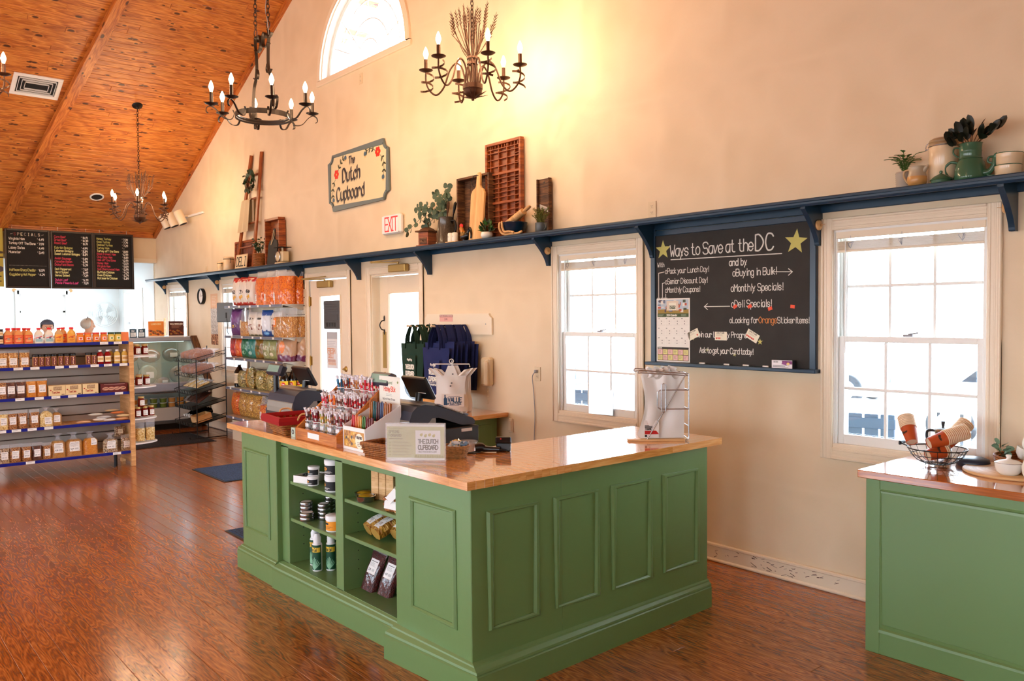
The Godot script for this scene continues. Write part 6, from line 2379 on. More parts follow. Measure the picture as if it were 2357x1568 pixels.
func build_tag_sheet() -> void:
	var im:=canvas(1024,1024,Color(0.95,0.945,0.93))
	for k in 16:
		var x:=(k % 4)*256
		var y:=int(k/4.0)*256
		match k:
			0,1,2,3:
				rect(im,x+30,y+36,196,10,Color(0.35,0.35,0.34))
				lines(im,x+24,y+66,200,5,14,Color(0.62,0.62,0.6),k,4)
				for q in 22:
					if (q*7+k) % 3:
						rect(im,x+130+q*4,y+168,2,44,Color(0.25,0.25,0.25))
				fitw(im,"%d.%d9" % [3+k,2+k],x+30,x+110,y+208,34,Color(0.2,0.2,0.2),3)
			4:
				im.fill_rect(Rect2i(x,y,256,256),Color(0.93,0.89,0.78))
				lines(im,x+24,y+50,200,9,18,Color(0.5,0.45,0.38),5,5)
			5:
				im.fill_rect(Rect2i(x,y,256,256),Color(0.42,0.10,0.08))
				for q in 7:
					dab(im,x+128+14*sin(q),y+40+q*30,26,[Color(0.93,0.83,0.70),Color(0.75,0.45,0.3)][q % 2])
			6:
				im.fill_rect(Rect2i(x,y,256,256),Color(0.90,0.30,0.16))
				rect(im,x+30,y+30,196,196,Color(0.93,0.52,0.26))
				pline(im,P2(x+40,y+120),P2(x+210,y+60),13,Color(0.88,0.16,0.14))
				dab(im,x+130,y+120,36,Color(0.72,0.62,0.55))
				lines(im,x+60,y+176,140,3,16,Color(0.98,0.86,0.6),2,7)
			7:
				im.fill_rect(Rect2i(x,y,256,256),Color(0.88,0.90,0.90))
				rect(im,x+30,y+130,196,100,Color(0.62,0.80,0.82))
				pline(im,P2(x+40,y+110),P2(x+200,y+50),12,Color(0.86,0.2,0.18))
				dab(im,x+140,y+104,32,Color(0.40,0.42,0.55))
			8:
				im.fill_rect(Rect2i(x,y,256,256),Color(0.93,0.66,0.22))
				pline(im,P2(x+40,y+110),P2(x+200,y+50),12,Color(0.86,0.24,0.14))
				dab(im,x+140,y+104,32,Color(0.78,0.42,0.2))
				lines(im,x+60,y+176,140,3,16,Color(0.8,0.35,0.1),2,7)
			9:
				im.fill_rect(Rect2i(x,y,256,256),Color(0.96,0.82,0.14))
				dab(im,x+128,y+90,52,Color(0.85,0.12,0.10))
				write(im,"Fox",P2(x+92,y+108),40,Color(0.97,0.93,0.9),4)
				fitw(im,"BIRCH",x+70,x+190,y+200,30,Color(0.2,0.1,0.05),3)
			10:
				im.fill_rect(Rect2i(x,y,256,256),Color(0.06,0.06,0.09))
				for q in 3:
					dab(im,x+70,y+90+q*10,36,Color(0.95,0.62,0.12))
				dab(im,x+76,y+100,16,Color(0.06,0.06,0.09))
				lines(im,x+36,y+170,150,3,20,Color(0.9,0.9,0.88),3,8)
			11:
				im.fill_rect(Rect2i(x,y,256,256),Color(0.95,0.62,0.10))
				rect(im,x+40,y+40,110,60,Color(0.12,0.10,0.08))
				lines(im,x+36,y+140,190,4,20,Color(0.55,0.3,0.05),3,8)
			12:
				im.fill_rect(Rect2i(x,y,256,256),Color(0.05,0.30,0.20))
				rect(im,x+20,y+24,216,50,Color(0.93,0.78,0.22))
				fitw(im,"Aloe Gel",x+40,x+216,y+66,34,Color(0.1,0.2,0.12),3)
				for q in 9:
					pline(im,P2(x+128,y+250),P2(x+30+q*25,y+130+absf(q - 4)*14),6,Color(0.55,0.76,0.62))
			13:
				im.fill_rect(Rect2i(x,y,256,256),Color(0.93,0.91,0.82))
				rect(im,x,y+60,256,130,Color(0.95,0.80,0.55))
				lines(im,x+40,y+84,180,4,22,Color(0.35,0.25,0.12),6,8)
			14:
				im.fill_rect(Rect2i(x,y,256,256),Color(0.93,0.52,0.14))
				rect(im,x+60,y+60,140,140,Color(0.95,0.92,0.88))
				dab(im,x+130,y+130,44,Color(0.85,0.3,0.15))
			15:
				im.fill_rect(Rect2i(x,y,256,256),Color(0.90,0.80,0.35))
				rect(im,x+60,y+60,140,140,Color(0.95,0.92,0.82))
				dab(im,x+130,y+130,40,Color(0.4,0.6,0.2))
	printed("tag_sheet",im,0.55)
func ring_label(b: Mb,r: float,y0: float,y1: float,a0: float,a1: float,uv: Rect2,sq:=false) -> Mb:
	if sq:
		b.face([V(-r,y0,r+0.0008),V(r,y0,r+0.0008),V(r,y1,r+0.0008),V(-r,y1,r+0.0008)],[P2(uv.position.x,uv.end.y),uv.end,P2(uv.end.x,uv.position.y),uv.position])
	else:
		b.sheet(func(s,t):
			var a: float=lerpf(a0,a1,s)
			return V(sin(a)*r,lerpf(y0,y1,t),cos(a)*r),12,1,uv.position,uv.end)
	return b
func bottle(called: String,label: String,cat: String,group: String,where: Vector3,prof: Array,mat: Material,cap: Array,capmat: Material,lr: float,ly0: float,ly1: float,cell: int,turn:=0.0,span:=1.3) -> Node3D:
	var t:=thing(called,label,cat,where,turn,group)
	var b:=Mb.new()
	b.lathe(prof,20)
	part(t,"body",b,mat)
	var c:=Mb.new()
	c.lathe(cap,18)
	part(t,"cap",c,capmat)
	part(t,"label",ring_label(Mb.new(),lr,ly0,ly1,-span,span,tag_cell(cell)),M.tag_sheet)
	return t
func gz(px: float) -> float:
	return 3.012 - 0.00371*px - 1.0e-6*px*px
const GX:=-9.34
func build_gondola() -> void:
	var g:=thing("shelf_unit","pale wood grocery shelf unit with blue price strips","shelving",V(GX,0,0))
	var sd:=Mb.new()
	sd.col=Color(0.98,0.9,0.85)
	sd.box(V(-0.20,0.68,1.80),V(0.42,1.28,0.03),0.003,P2(0.3,0.1))
	sd.box(V(0.0,0.67,1.80),V(0.05,1.34,0.045),0.004,P2(0.9,0.2))
	sd.box(V(-0.39,0.02,1.80),V(0.05,0.04,0.045),0.003)
	part(g,"end_panel",sd,M.maple)
	var sd2:=Mb.new()
	sd2.box(V(-0.20,0.67,3.62),V(0.42,1.34,0.03),0.003,P2(0.3,0.1))
	part(g,"end_panel",sd2,M.maple)
	var sm:=mt("slat_back",Color(0.74,0.70,0.66),0.5)
	for k in 11:
		var s:=Mb.new()
		s.box(V(-0.405,0.19+k*0.105,2.71),V(0.016,0.094,1.8),0.003)
		part(g,"back_slat",s,sm)
	var bk:=Mb.new()
	bk.box(V(-0.42,0.72,2.71),V(0.012,1.22,1.8))
	part(g,"backing",bk,mt("groove_dark",Color(0.30,0.24,0.19),0.8))
	var ys:=[0.155,0.487,0.795,1.10,1.333]
	var prices:=[[64,264],[0,34,70,108],[44,88,126,164,272],[42,80,136,168,217,248,284],[240,272]]
	for k in 5:
		var y: float=ys[k]
		var b:=Mb.new()
		b.col=Color(1.0,0.96,0.92)
		b.box(V(-0.20,y - 0.002,2.71),V(0.40,0.022,1.79),0.002,P2(k*0.3,0.4))
		part(g,"shelf_board",b,M.maple)
		var st:=Mb.new()
		st.box(V(0.004,y,2.72),V(0.008,0.03,1.79),0.001)
		part(g,"price_strip",st,mt("strip_blue",Color(0.03,0.10,0.52),0.35) if k==0 else M.strip_blue)
		for px in prices[k]:
			var pt:=Mb.new()
			pt.at(Transform3D(Basis(Vector3.UP,PI/2),V(0.0085,y - 0.013,gz(px))))
			var cw:=0.04
			pt.box(V(0,0.013,0),V(cw*2,0.026,0.001))
			part(g,"price_tag",pt,M.paper)
			var pl:=Mb.new()
			pl.at(Transform3D(Basis(Vector3.UP,PI/2),V(0.0092,y,gz(px))))
			pl.box(V(-0.01,0.002,0),V(0.04,0.003,0.0004))
			part(g,"price_print",pl,M.dull_grey)
	var kick:=Mb.new()
	kick.box(V(-0.12,0.135,2.71),V(0.02,0.03,1.79))
	part(g,"kick_rail",kick,M.maple)
	for z in [1.95,3.4]:
		var lg:=Mb.new()
		lg.rod(V(-0.1,0,z),V(-0.1,0.14,z),0.018,10)
		part(g,"leg",lg,M.black_iron)
	for k in 4:
		var y: float=[0.235,0.502,0.845,1.18][k]
		var es:=Mb.new()
		var poly:=[]
		poly.append(P2(-0.19,0))
		for j in 13:
			var a:=PI*j/12.0
			poly.append(P2(-cos(a)*0.19,sin(a)*0.29))
		es.at(Transform3D(Basis(V(1,0,0),V(0,0,-1),V(0,1,0)),V(-0.19,y - 0.012,1.783)))
		es.ext(poly,0,0.014)
		part(g,"end_shelf",es,M.white_plastic)
	var t90:=PI/2
	var y1: float=1.346
	var lx:=GX - 0.07
	for k in 2:
		jar_small("dark sauce jar at the left end of the top shelf, %s" % ["bottom of two","stacked on another"][k],V(lx,y1+k*0.076,gz(4)),0.036,0.074,Color(0.20,0.06,0.04),Color(0.16,0.05,0.05),13)
	var cols:=[6,6,6,7,7,8,8]
	var pxs:=[24,48,71,94,118,140,169]
	var liquids:=[Color(0.90,0.62,0.38),Color(0.90,0.60,0.36),Color(0.88,0.62,0.36),Color(0.92,0.91,0.84),Color(0.93,0.92,0.86),Color(0.82,0.66,0.46),Color(0.90,0.68,0.30)]
	for k in 7:
		dressing("dressing bottle with a red cap on the top shelf, %s of seven" % ORD[k],V(lx,y1,gz(pxs[k])),liquids[k],cols[k],"front row of dressing bottles on the top shelf")
	for k in 3:
		dressing("dressing bottle in the top shelf's second row, %s of three" % ORD[k],V(lx - 0.11,y1,gz([42,66,155][k])),liquids[k],6,"second row of dressing bottles")
	for k in 2:
		jar_small("orange-capped mustard jar on the top shelf, %s of two" % ["left","right"][k],V(lx,y1,gz([189,207][k])),0.036,0.1,Color(0.93,0.62,0.22),Color(0.93,0.42,0.18),14)
	for k in 4:
		jar_small("spread jar near the right end of the top shelf, %s of four" % ORD[k],V(lx,y1,gz([226,244,261,277][k])),0.034,0.1,Color(0.86,0.56,0.22) if k<2 else Color(0.86,0.76,0.36),Color(0.86,0.24,0.14) if k<2 else Color(0.14,0.26,0.14),14 if k<2 else 15)
	var oc:=Mb.new()
	oc.at(Transform3D(Basis(Vector3.UP,t90),Vector3.ZERO))
	oc.box(V(0,0.053,0),V(0.075,0.095,0.003))
	single("sign_card","small orange framed card at the right end of the top shelf","card",oc,mt("card_orange",Color(0.94,0.52,0.3),0.6),V(GX - 0.06,y1,gz(293)))
	var y2:=1.112
	for k in 3:
		food_bag("snack_bag","clear bag of golden snacks on the second shelf, %s of three" % ORD[k],"snack bags on the second shelf","pretzel",V(GX - 0.07,y2,gz([10,34,60][k])),t90,0.092,0.17,0.055,1,k+1,Rect2(0.18,0.15,0.66,0.42),0.86,k)
	for k in 9:
		var t:=bottle("spice_jar","spice jar with a black lid on the second shelf, %s of nine" % ORD[k],"jar","spice jars on the second shelf",V(GX - 0.055,y2,gz([84,98,112,127,142,156,170,206,219][k])),[P2(0,0),P2(0.026,0),P2(0.027,0.003),P2(0.027,0.098),P2(0.024,0.1),P2(0,0.1)],mt("spice_tan",Color(0.66,0.45,0.24),0.3) if k==0 else M.spice_tan,[P2(0.0,0.1),P2(0.027,0.1),P2(0.028,0.102),P2(0.028,0.122),P2(0.025,0.125),P2(0,0.125)],M.black_plastic,0.0276,0.012,0.09,5,t90,0.75)
	for k in 5:
		var red:=k<2
		bottle("syrup_bottle",["left red syrup bottle with a white cap","right red syrup bottle with a white cap","rear pale yellow syrup bottle","front pale yellow syrup bottle","pale yellow syrup bottle nearest the end panel"][k]+" on the second shelf","bottle","syrup bottles on the second shelf",V(GX - [0.055,0.055,0.13,0.055,0.06][k],y2,gz([234,251,262,273,291][k])),[P2(0,0),P2(0.03,0),P2(0.032,0.005),P2(0.032,0.1),P2(0.026,0.118),P2(0.014,0.126),P2(0.014,0.132),P2(0,0.132)],(mt("syrup_red",Color(0.55,0.04,0.05),0.12) if k==0 else M.syrup_red) if red else (mt("syrup_yellow",Color(0.86,0.73,0.38),0.12) if k==2 else M.syrup_yellow),[P2(0,0.132),P2(0.016,0.132),P2(0.016,0.148),P2(0,0.15)],M.white_plastic,0.0325,0.025,0.085,13,t90,1.1)
	var y3:=0.807
	var m3:=["nuts","choc","choc","corn","corn"]
	for k in 5:
		food_bag("snack_bag",["bag of pink-brown snacks at the left end of the third shelf","bag of dark chocolate pieces, second on the third shelf","bag of dark chocolate pieces, third on the third shelf","bag of orange corn snacks, fourth on the third shelf","bag of orange corn snacks beside the cookie cartons"][k],"snack bags on the third shelf",m3[k],V(GX - 0.07,y3,gz([6,27,49,74,98][k])),t90,0.094,0.18,0.06,1,k+5,Rect2(0.2,0.25,0.64,0.42),0.88,k % 4)
	for k in 3:
		carton("cookie_carton","cream cookie carton with a window on the third shelf, %s of three" % ORD[k],V(GX - 0.075,y3,gz([131,169,208][k])),V(0.15,0.105,0.1),0)
	carton("candy_carton","dark red multipack candy carton on the third shelf",V(GX - 0.09,y3,gz(263)),V(0.27,0.095,0.14),1)
	var y4:=0.499
	for k in 4:
		food_bag("snack_bag",["bag of pale noodles at the left end of the fourth shelf","bag of brown cereal, second on the fourth shelf","bag of brown cereal, third on the fourth shelf","bag of brown cereal with a crimped top, fourth on the fourth shelf"][k],"snack bags on the fourth shelf",["pasta","nuts","nuts","nuts"][k],V(GX - 0.07,y4,gz([8,29,52,79][k])),t90,0.09,0.185,0.06,1,k+15,Rect2(0.2,0.25,0.6,0.4),0.82,k % 4)
	food_bag("snack_bag","tied bag of yellow corn meal on the fourth shelf","snack bags on the fourth shelf","pasta",V(GX - 0.08,y4,gz(106)),t90,0.13,0.2,0.09,2,31,Rect2(0.35,0.12,0.5,0.36),0.78,1)
	food_bag("snack_bag","short tied bag of pale grain on the fourth shelf","snack bags on the fourth shelf","grain",V(GX - 0.1,y4,gz(131)),t90,0.1,0.175,0.07,2,33,Rect2(0.2,0.2,0.6,0.4),0.75,2)
	var px4:=[[190,0.0,0.0],[228,0.012,0.0],[252,0.0,0.0],[238,0.034,0.0],[222,0.062,0.06],[280,0.0,0.0],[285,0.034,0.02],[272,0.066,0.04],[262,0.09,0.08]]
	for k in px4.size():
		var e: Array=px4[k]
		var col: Color=[Color(0.85,0.68,0.52),Color(0.90,0.88,0.84),Color(0.86,0.84,0.82),Color(0.78,0.80,0.80),Color(0.90,0.90,0.86),Color(0.88,0.66,0.48),Color(0.92,0.88,0.70),Color(0.86,0.50,0.30),Color(0.82,0.74,0.58)][k]
		var t:=thing("candy_bar_pack","flat bar pack on the fourth shelf, "+["lying apart on the left","at the left of the bottom layer","in the middle of the bottom layer","left of the second layer","top left","bottom right","second from the bottom on the right","orange pack on the right","topmost at the right"][k],"candy",V(GX - 0.06 - e[2],y4,gz(e[0])),t90,"candy bar packs on the fourth shelf")
		var b:=Mb.new()
		b.col=col
		b.at(Transform3D(Basis.from_euler(V(-PI/2,0.08*(k % 3 - 1),0)),V(-0.07,e[1]+0.016+k % 2*0.001,0.02)))
		b.sheet(func(s,u): return bag_pt(u,s,0.05,0.14,0.026,0,k,1.0).rotated(Vector3.BACK,-PI/2),12,8)
		b.sheet(func(s,u): return bag_pt(1.0 - u,s,0.05,0.14,0.026,0,k,-1.0).rotated(Vector3.BACK,-PI/2),12,8)
		part(t,"wrapper",b,M.foil_bag)
	var y5:=0.167
	var bot:=[[8,0.1,0.18,"trail",1,"bag of black and white trail mix at the left end of the bottom shelf"],[33,0.105,0.18,"nuts",1,"bag of pecans, second on the bottom shelf"],[59,0.095,0.175,"nuts",1,"bag of cashews, third on the bottom shelf"],[83,0.098,0.175,"choc",1,"bag of almonds, fourth on the bottom shelf"],[106,0.085,0.165,"nuts",1,"slumped small nut bag, fifth on the bottom shelf"],[133,0.15,0.24,"grain",2,"big tied bag of pale grain on the bottom shelf"],[170,0.17,0.24,"grain",2,"largest tied bag of golden grain on the bottom shelf"],[208,0.15,0.235,"corn",2,"big tied bag of barley with its label on the right side"],[254,0.15,0.2,"trail",2,"plump bag of dark granola on the bottom shelf"],[291,0.105,0.17,"trail",1,"upright granola bag beside the end panel"]]
	for k in bot.size():
		var e: Array=bot[k]
		food_bag("grain_bag",e[5],"bags on the bottom shelf",e[3],V(GX - 0.08 - (0.03 if k>4 and k<8 else 0.0),y5,gz(e[0])),t90,e[1],e[2],0.075 if e[4]==1 else 0.1,e[4],k+50,Rect2(0.22,0.2,0.56,0.42) if k != 7 else Rect2(0.5,0.4,0.4,0.3),0.8 if e[4]==1 else 0.7,k % 4)
	food_bag("grain_bag","granola bag lying on top of two others at the end panel","bags on the bottom shelf","trail",V(GX - 0.14,y5+0.14,gz(280)),t90,0.11,0.12,0.06,0,71,Rect2(0.3,0.35,0.45,0.4),0.97,4)
	var ej:=[[1.197,[[-9.40,1.72],[-9.44,1.63],[-9.55,1.69]],"top"],[0.862,[[-9.40,1.71],[-9.43,1.62],[-9.55,1.66]],"second"],[0.519,[[-9.385,1.735],[-9.41,1.655],[-9.45,1.575],[-9.53,1.70]],"third"]]
	for e in ej:
		for k in e[1].size():
			var q: Array=e[1][k]
			jar_big("red relish jar on the %s round end shelf, %s" % [e[2],["next to the post","in the middle","at the outer edge","at the back"][k]],V(q[0],e[0],q[1]))
	jar_big("dark jam jar stacked on two others on the third round end shelf",V(-9.40,0.519+0.1105,1.69))
	for k in 2:
		food_bag("pasta_bag",["left clear bag of pale noodles on the lowest round end shelf","right clear bag of yellow noodles on the lowest round end shelf"][k],"pasta bags on the end shelf","pasta",V([-9.42,-9.44][k],0.2505,[1.70,1.59][k]),t90+0.1,0.1,0.23,0.07,1,k+90,Rect2(0,0,0,0),0.6)
func jar_small(label: String,where: Vector3,r: float,h: float,col: Color,cap: Color,cell: int) -> void:
	var t:=thing("condiment_jar",label,"jar",where,PI/2,"condiment jars on the top shelf")
	var b:=Mb.new()
	b.col=col
	b.lathe([P2(0,0),P2(r,0),P2(r*1.02,0.004),P2(r*1.02,h*0.72),P2(r*0.85,h*0.8),P2(r*0.85,h*0.82),P2(0,h*0.82)],18)
	part(t,"body",b,M.any_gloss)
	var c:=Mb.new()
	c.col=cap
	c.lathe([P2(0,h*0.82),P2(r*0.95,h*0.82),P2(r*0.95,h),P2(0,h)],18)
	part(t,"cap",c,M.any)
	part(t,"label",ring_label(Mb.new(),r*1.03,h*0.12,h*0.68,-1.0,1.0,tag_cell(cell)),M.tag_sheet)
func dressing(label: String,where: Vector3,col: Color,cell: int,group: String) -> void:
	var t:=thing("dressing_bottle",label,"bottle",where,PI/2,group)
	var b:=Mb.new()
	b.col=col
	b.at(Transform3D(Basis.from_scale(V(1,1,0.72)),Vector3.ZERO))
	b.lathe([P2(0,0),P2(0.038,0),P2(0.041,0.006),P2(0.041,0.085),P2(0.036,0.108),P2(0.018,0.13),P2(0.0165,0.14),P2(0,0.14)],22)
	part(t,"body",b,M.any_gloss)
	var c:=Mb.new()
	c.col=Color(0.88,0.10,0.14)
	c.lathe([P2(0,0.14),P2(0.02,0.14),P2(0.02,0.158),P2(0.018,0.16),P2(0,0.16)],18)
	part(t,"cap",c,M.any)
	var l:=Mb.new()
	var uv:=tag_cell(cell)
	l.sheet(func(s,u):
		var a: float=lerpf(-1.1,1.1,s)
		return V(sin(a)*0.0415,lerpf(0.01,0.088,u),cos(a)*0.0415*0.72+0.0006),12,1,uv.position,uv.end)
	part(t,"label",l,M.tag_sheet)
func jar_big(label: String,where: Vector3) -> void:
	var t:=thing("relish_jar",label,"jar",where,PI/2 - 0.2,"jars on the round end shelves")
	var b:=Mb.new()
	b.lathe([P2(0,0),P2(0.034,0),P2(0.037,0.006),P2(0.037,0.075),P2(0.03,0.088),P2(0.029,0.092),P2(0,0.092)],20)
	part(t,"body",b,mt("relish",Color(0.42,0.06,0.03),0.1) if not M.has("relish") else M.relish)
	var c:=Mb.new()
	c.lathe([P2(0,0.092),P2(0.033,0.092),P2(0.033,0.107),P2(0.031,0.11),P2(0,0.11)],20)
	part(t,"lid",c,M.satin_brass)
	part(t,"label",ring_label(Mb.new(),0.0376,0.014,0.07,-0.3,1.2,tag_cell(0)),M.tag_sheet)
func carton(called: String,label: String,where: Vector3,sz: Vector3,kind: int) -> void:
	var t:=thing(called,label,"carton",where,PI/2,"cartons on the third shelf")
	var b:=Mb.new()
	b.box(V(0,sz.y/2,0),sz,0.001)
	part(t,"carton",b,mt("carton_cream",Color(0.90,0.80,0.60),0.6) if kind==0 and not M.has("carton_cream") else (M.carton_cream if kind==0 else mt("carton_red",Color(0.30,0.05,0.06),0.5)))
	var key:="carton_print_%d" % kind
	if not M.has(key):
		var im:=canvas(256,170,Color(0.91,0.82,0.62) if kind==0 else Color(0.38,0.08,0.08))
		if kind==0:
			rect(im,70,14,130,66,Color(0.62,0.50,0.36))
			for k in 12:
				rect(im,74+(k*29) % 110,18+(k*17) % 50,26,9,Color(0.80,0.70,0.55))
			write(im,"Tasties",P2(44,130),34,Color(0.62,0.14,0.08),3,1.2)
			dab(im,26,76,12,Color(0.7,0.16,0.1))
			rect(im,196,148,48,12,Color(0.2,0.15,0.1))
		else:
			rect(im,30,10,200,10,Color(0.62,0.5,0.5))
			for k in 4:
				dab(im,46+k*54,96,32,Color(0.80,0.60,0.50))
				pline(im,P2(26+k*54,100),P2(64+k*54,90),5,Color(0.3,0.08,0.08))
		printed(key,im,0.5)
	part(t,"front_print",card(sz.x*0.98,sz.y*0.97),M[key]).position=V(0,sz.y*0.015,sz.z/2)
func build_snack_rack() -> void:
	var g:=thing("snack_rack","slat wall snack rack with five metal shelves","shelving",V(0,0,0))
	var x0:=-10.57
	var x1:=-8.83
	var sm:=mt("slat_cream",Color(0.86,0.80,0.69),0.5)
	for k in 17:
		var s:=Mb.new()
		s.box(V((x0 - 8.79)/2+0.1,0.27+k*0.1,0.02),V(1.58,0.092,0.016),0.003)
		part(g,"slat",s,sm)
	var bk:=Mb.new()
	bk.box(V((x0 - 8.79)/2+0.1,1.07,0.006),V(1.58,1.72,0.01))
	part(g,"backing",bk,M.groove_dark)
	var ys:=[1.74,1.356,1.075,0.689,0.312]
	for k in 5:
		var y: float=ys[k]
		var b:=Mb.new()
		b.box(V((x0+x1)/2,y - 0.006,0.165),V(x1 - x0,0.012,0.27),0.002)
		b.box(V((x0+x1)/2,y - 0.016,0.298),V(x1 - x0,0.032,0.006),0.002)
		part(g,"metal_shelf",b,mt("shelf_metal",Color(0.74,0.72,0.68),0.35,0.3) if k==0 else M.shelf_metal)
		var st:=Mb.new()
		st.box(V((x0+x1)/2,y - 0.014,0.3035),V(x1 - x0 - 0.02,0.026,0.004))
		part(g,"price_strip",st,M.strip_grey)
		for q in [0.14,0.33,0.52,0.66,0.86]:
			var pt:=Mb.new()
			pt.box(V(lerpf(x0,x1,q+0.04*(k % 3 - 1)),y - 0.013,0.3062),V(0.05,0.024,0.001))
			part(g,"price_tag",pt,M.paper)
		for x in [x0+0.02,x1 - 0.02]:
			var br:=Mb.new()
			br.ext([P2(0.03,y - 0.012),P2(0.27,y - 0.012),P2(0.03,y - 0.07)],-0.002,0.002)
			br.at(Transform3D.IDENTITY)
			var bo:=part(g,"shelf_bracket",br,M.shelf_metal)
			bo.rotation.y=-PI/2
			bo.position.x=x
	var ft:=Mb.new()
	ft.box(V((x0+x1)/2,0.13,0.15),V(1.5,0.26,0.24),0.004)
	part(g,"base_box",ft,M.slat_cream)
	var G:="bags on the snack rack"
	var red:=Color(0.72,0.05,0.06)
	var wh:=Color(0.90,0.87,0.82)
	for k in 3:
		var o:=print_bag("chip_bag","white and red popcorn bag on the rack's top shelf, %s of three" % ORD[k],G,[[0.0,red],[0.1,wh],[0.86,red]],V(-10.38+k*0.22,1.741,0.185),0.12,0.23,0.36,0.13,k,[[Rect2(0.2,0.42,0.5,0.14),Color(0.20,0.16,0.15)],[Rect2(0.25,0.2,0.22,0.14),Color(0.90,0.62,0.16)],[Rect2(0.45,0.26,0.2,0.12),Color(0.93,0.72,0.25)]])
		o.rotation.z=-0.06
	for k in 3:
		food_bag("puff_bag","tall cheese curl bag on the rack's top shelf, %s of three in front" % ORD[k],G,"curls",V(-9.62+k*0.26,1.741,0.18),0.1,0.25,0.41,0.15,1,k+3,Rect2(0.08,0.12,0.3,0.2),0.8,3)
	for k in 2:
		food_bag("puff_bag","cheese curl bag at the right end of the rack's top shelf, %s" % ["nearer the front","nearer the wall"][k],G,"curls",V(-8.92,1.741,[0.20,0.09][k]),0.7,0.2,0.38,0.1,1,k+8,Rect2(0,0,0,0),0.86)
	print_bag("chip_bag","purple foil bag leaning at the left of the rack's second shelf",G,[[0.0,Color(0.38,0.20,0.44)],[0.5,Color(0.45,0.26,0.52)],[0.9,Color(0.28,0.12,0.36)]],V(-10.38,1.357,0.2),0.2,0.25,0.345,0.12,4,[[Rect2(0.15,0.3,0.5,0.1),Color(0.86,0.72,0.22)]])
	food_bag("chip_bag","clear bag of tan crackers on the rack's second shelf",G,"pretzel",V(-10.12,1.357,0.19),0.1,0.24,0.33,0.12,1,12,Rect2(0.05,0.3,0.3,0.3),0.55,4)
	for k in 3:
		var o:=print_bag("chip_bag",["white pretzel bag","second white pretzel bag","white pretzel bag squeezed behind the blue one"][k]+" on the rack's second shelf",G,[[0.0,Color(0.32,0.34,0.22)],[0.06,wh],[0.85,Color(0.9,0.88,0.85)]],V([-9.86,-9.63,-9.30][k],1.357,[0.2,0.19,0.15][k]),0.1,0.24,0.30,0.1,5+k,[[Rect2(0.2,0.26,0.6,0.24),Color(0.52,0.22,0.12)],[Rect2(0.3,0.31,0.16,0.13),wh],[Rect2(0.54,0.31,0.16,0.13),wh],[Rect2(0.2,0.68,0.55,0.09),Color(0.22,0.2,0.18)]])
	print_bag("chip_bag","white bag with blue sides on the rack's second shelf",G,[[0.0,Color(0.12,0.28,0.55)],[0.22,Color(0.85,0.88,0.92)],[0.8,Color(0.10,0.32,0.62)]],V(-9.45,1.357,0.2),0.35,0.19,0.32,0.1,9,[[Rect2(0.3,0.05,0.5,0.14),Color(0.2,0.5,0.75)]])
	for k in 3:
		food_bag("nut_bag","round pretzel bag at the right end of the rack's second shelf, %s of three" % ["front","middle","rear"][k],G,"pretzel",V([-9.06,-8.90,-8.90][k],1.357,[0.22,0.19,0.08][k]),[0.2,0.75,0.8][k],0.21,0.34,0.11,1,k+20,Rect2(0.06,0.35,0.36,0.3) if k==0 else Rect2(0,0,0,0),0.7,14)
	var r3:=[[-10.47,Color(0.66,0.06,0.06),Color(0.80,0.16,0.12),"dark red foil bag at the left end"],[-10.30,Color(0.90,0.34,0.08),Color(0.96,0.50,0.16),"orange foil bag next to the red one"],[-10.10,Color(0.03,0.42,0.29),Color(0.40,0.66,0.50),"emerald green foil bag"],[-9.90,Color(0.08,0.50,0.46),Color(0.55,0.76,0.70),"teal foil bag"],[-9.67,Color(0.55,0.40,0.12),Color(0.26,0.32,0.08),"golden bag with a dark green emblem"],[-9.44,Color(0.60,0.62,0.42),Color(0.85,0.85,0.75),"pale sage bag with nuts printed on it"],[-9.27,Color(0.58,0.60,0.38),Color(0.86,0.84,0.70),"second pale sage bag"],[-9.06,Color(0.60,0.42,0.15),Color(0.72,0.52,0.32),"golden brown bag before the corner"]]
	for k in r3.size():
		var e: Array=r3[k]
		print_bag("chip_bag",e[3]+" on the rack's third shelf",G,[[0.0,e[1].darkened(0.2)],[0.1,e[1]],[0.88,e[1].darkened(0.25)]],V(e[0],1.076,0.2),0.12,0.21,0.26,0.1,k+20,[[Rect2(0.2,0.45,0.6,0.22),e[2]],[Rect2(0.3,0.18,0.4,0.18),e[2].lightened(0.25)]])
	for k in 2:
		var o:=print_bag("chip_bag",["tan and purple bag at the right of the rack's third shelf","second tan and purple bag nearer the wall on the rack's third shelf"][k],G,[[0.0,Color(0.40,0.06,0.28)],[0.24,Color(0.72,0.58,0.46)]],V([-8.94,-8.90][k],1.076,[0.21,0.08][k]),0.75,0.22,0.29,0.09,k+40,[[Rect2(0.08,0.3,0.35,0.5),Color(0.92,0.50,0.14)]] if k==0 else [],1)
		o.rotation.z=-0.1
	var jug:=bottle("juice_jug","dark jug with a yellow label at the left of the rack's fourth shelf","bottle","drinks on the snack rack",V(-10.36,0.69,0.2),[P2(0,0),P2(0.06,0),P2(0.062,0.01),P2(0.062,0.2),P2(0.03,0.25),P2(0.02,0.27),P2(0,0.27)],mt("cola",Color(0.04,0.02,0.015),0.08),[P2(0,0.27),P2(0.02,0.27),P2(0.02,0.29),P2(0,0.29)],M.black_plastic,0.0626,0.05,0.18,4,0.3)
	for k in 8:
		food_bag("chip_bag","crumpled snack bag on the rack's fourth shelf, %s of eight" % ORD[k],G,"goldmix" if k % 2 else "greenmix",V(-10.24+k*0.148,0.69,0.2 - 0.05*(k % 2)),0.3*sin(k*2.1),0.19,0.22+0.03*(k % 3),0.12,0,k+60,Rect2(0,0,0,0),0.98)
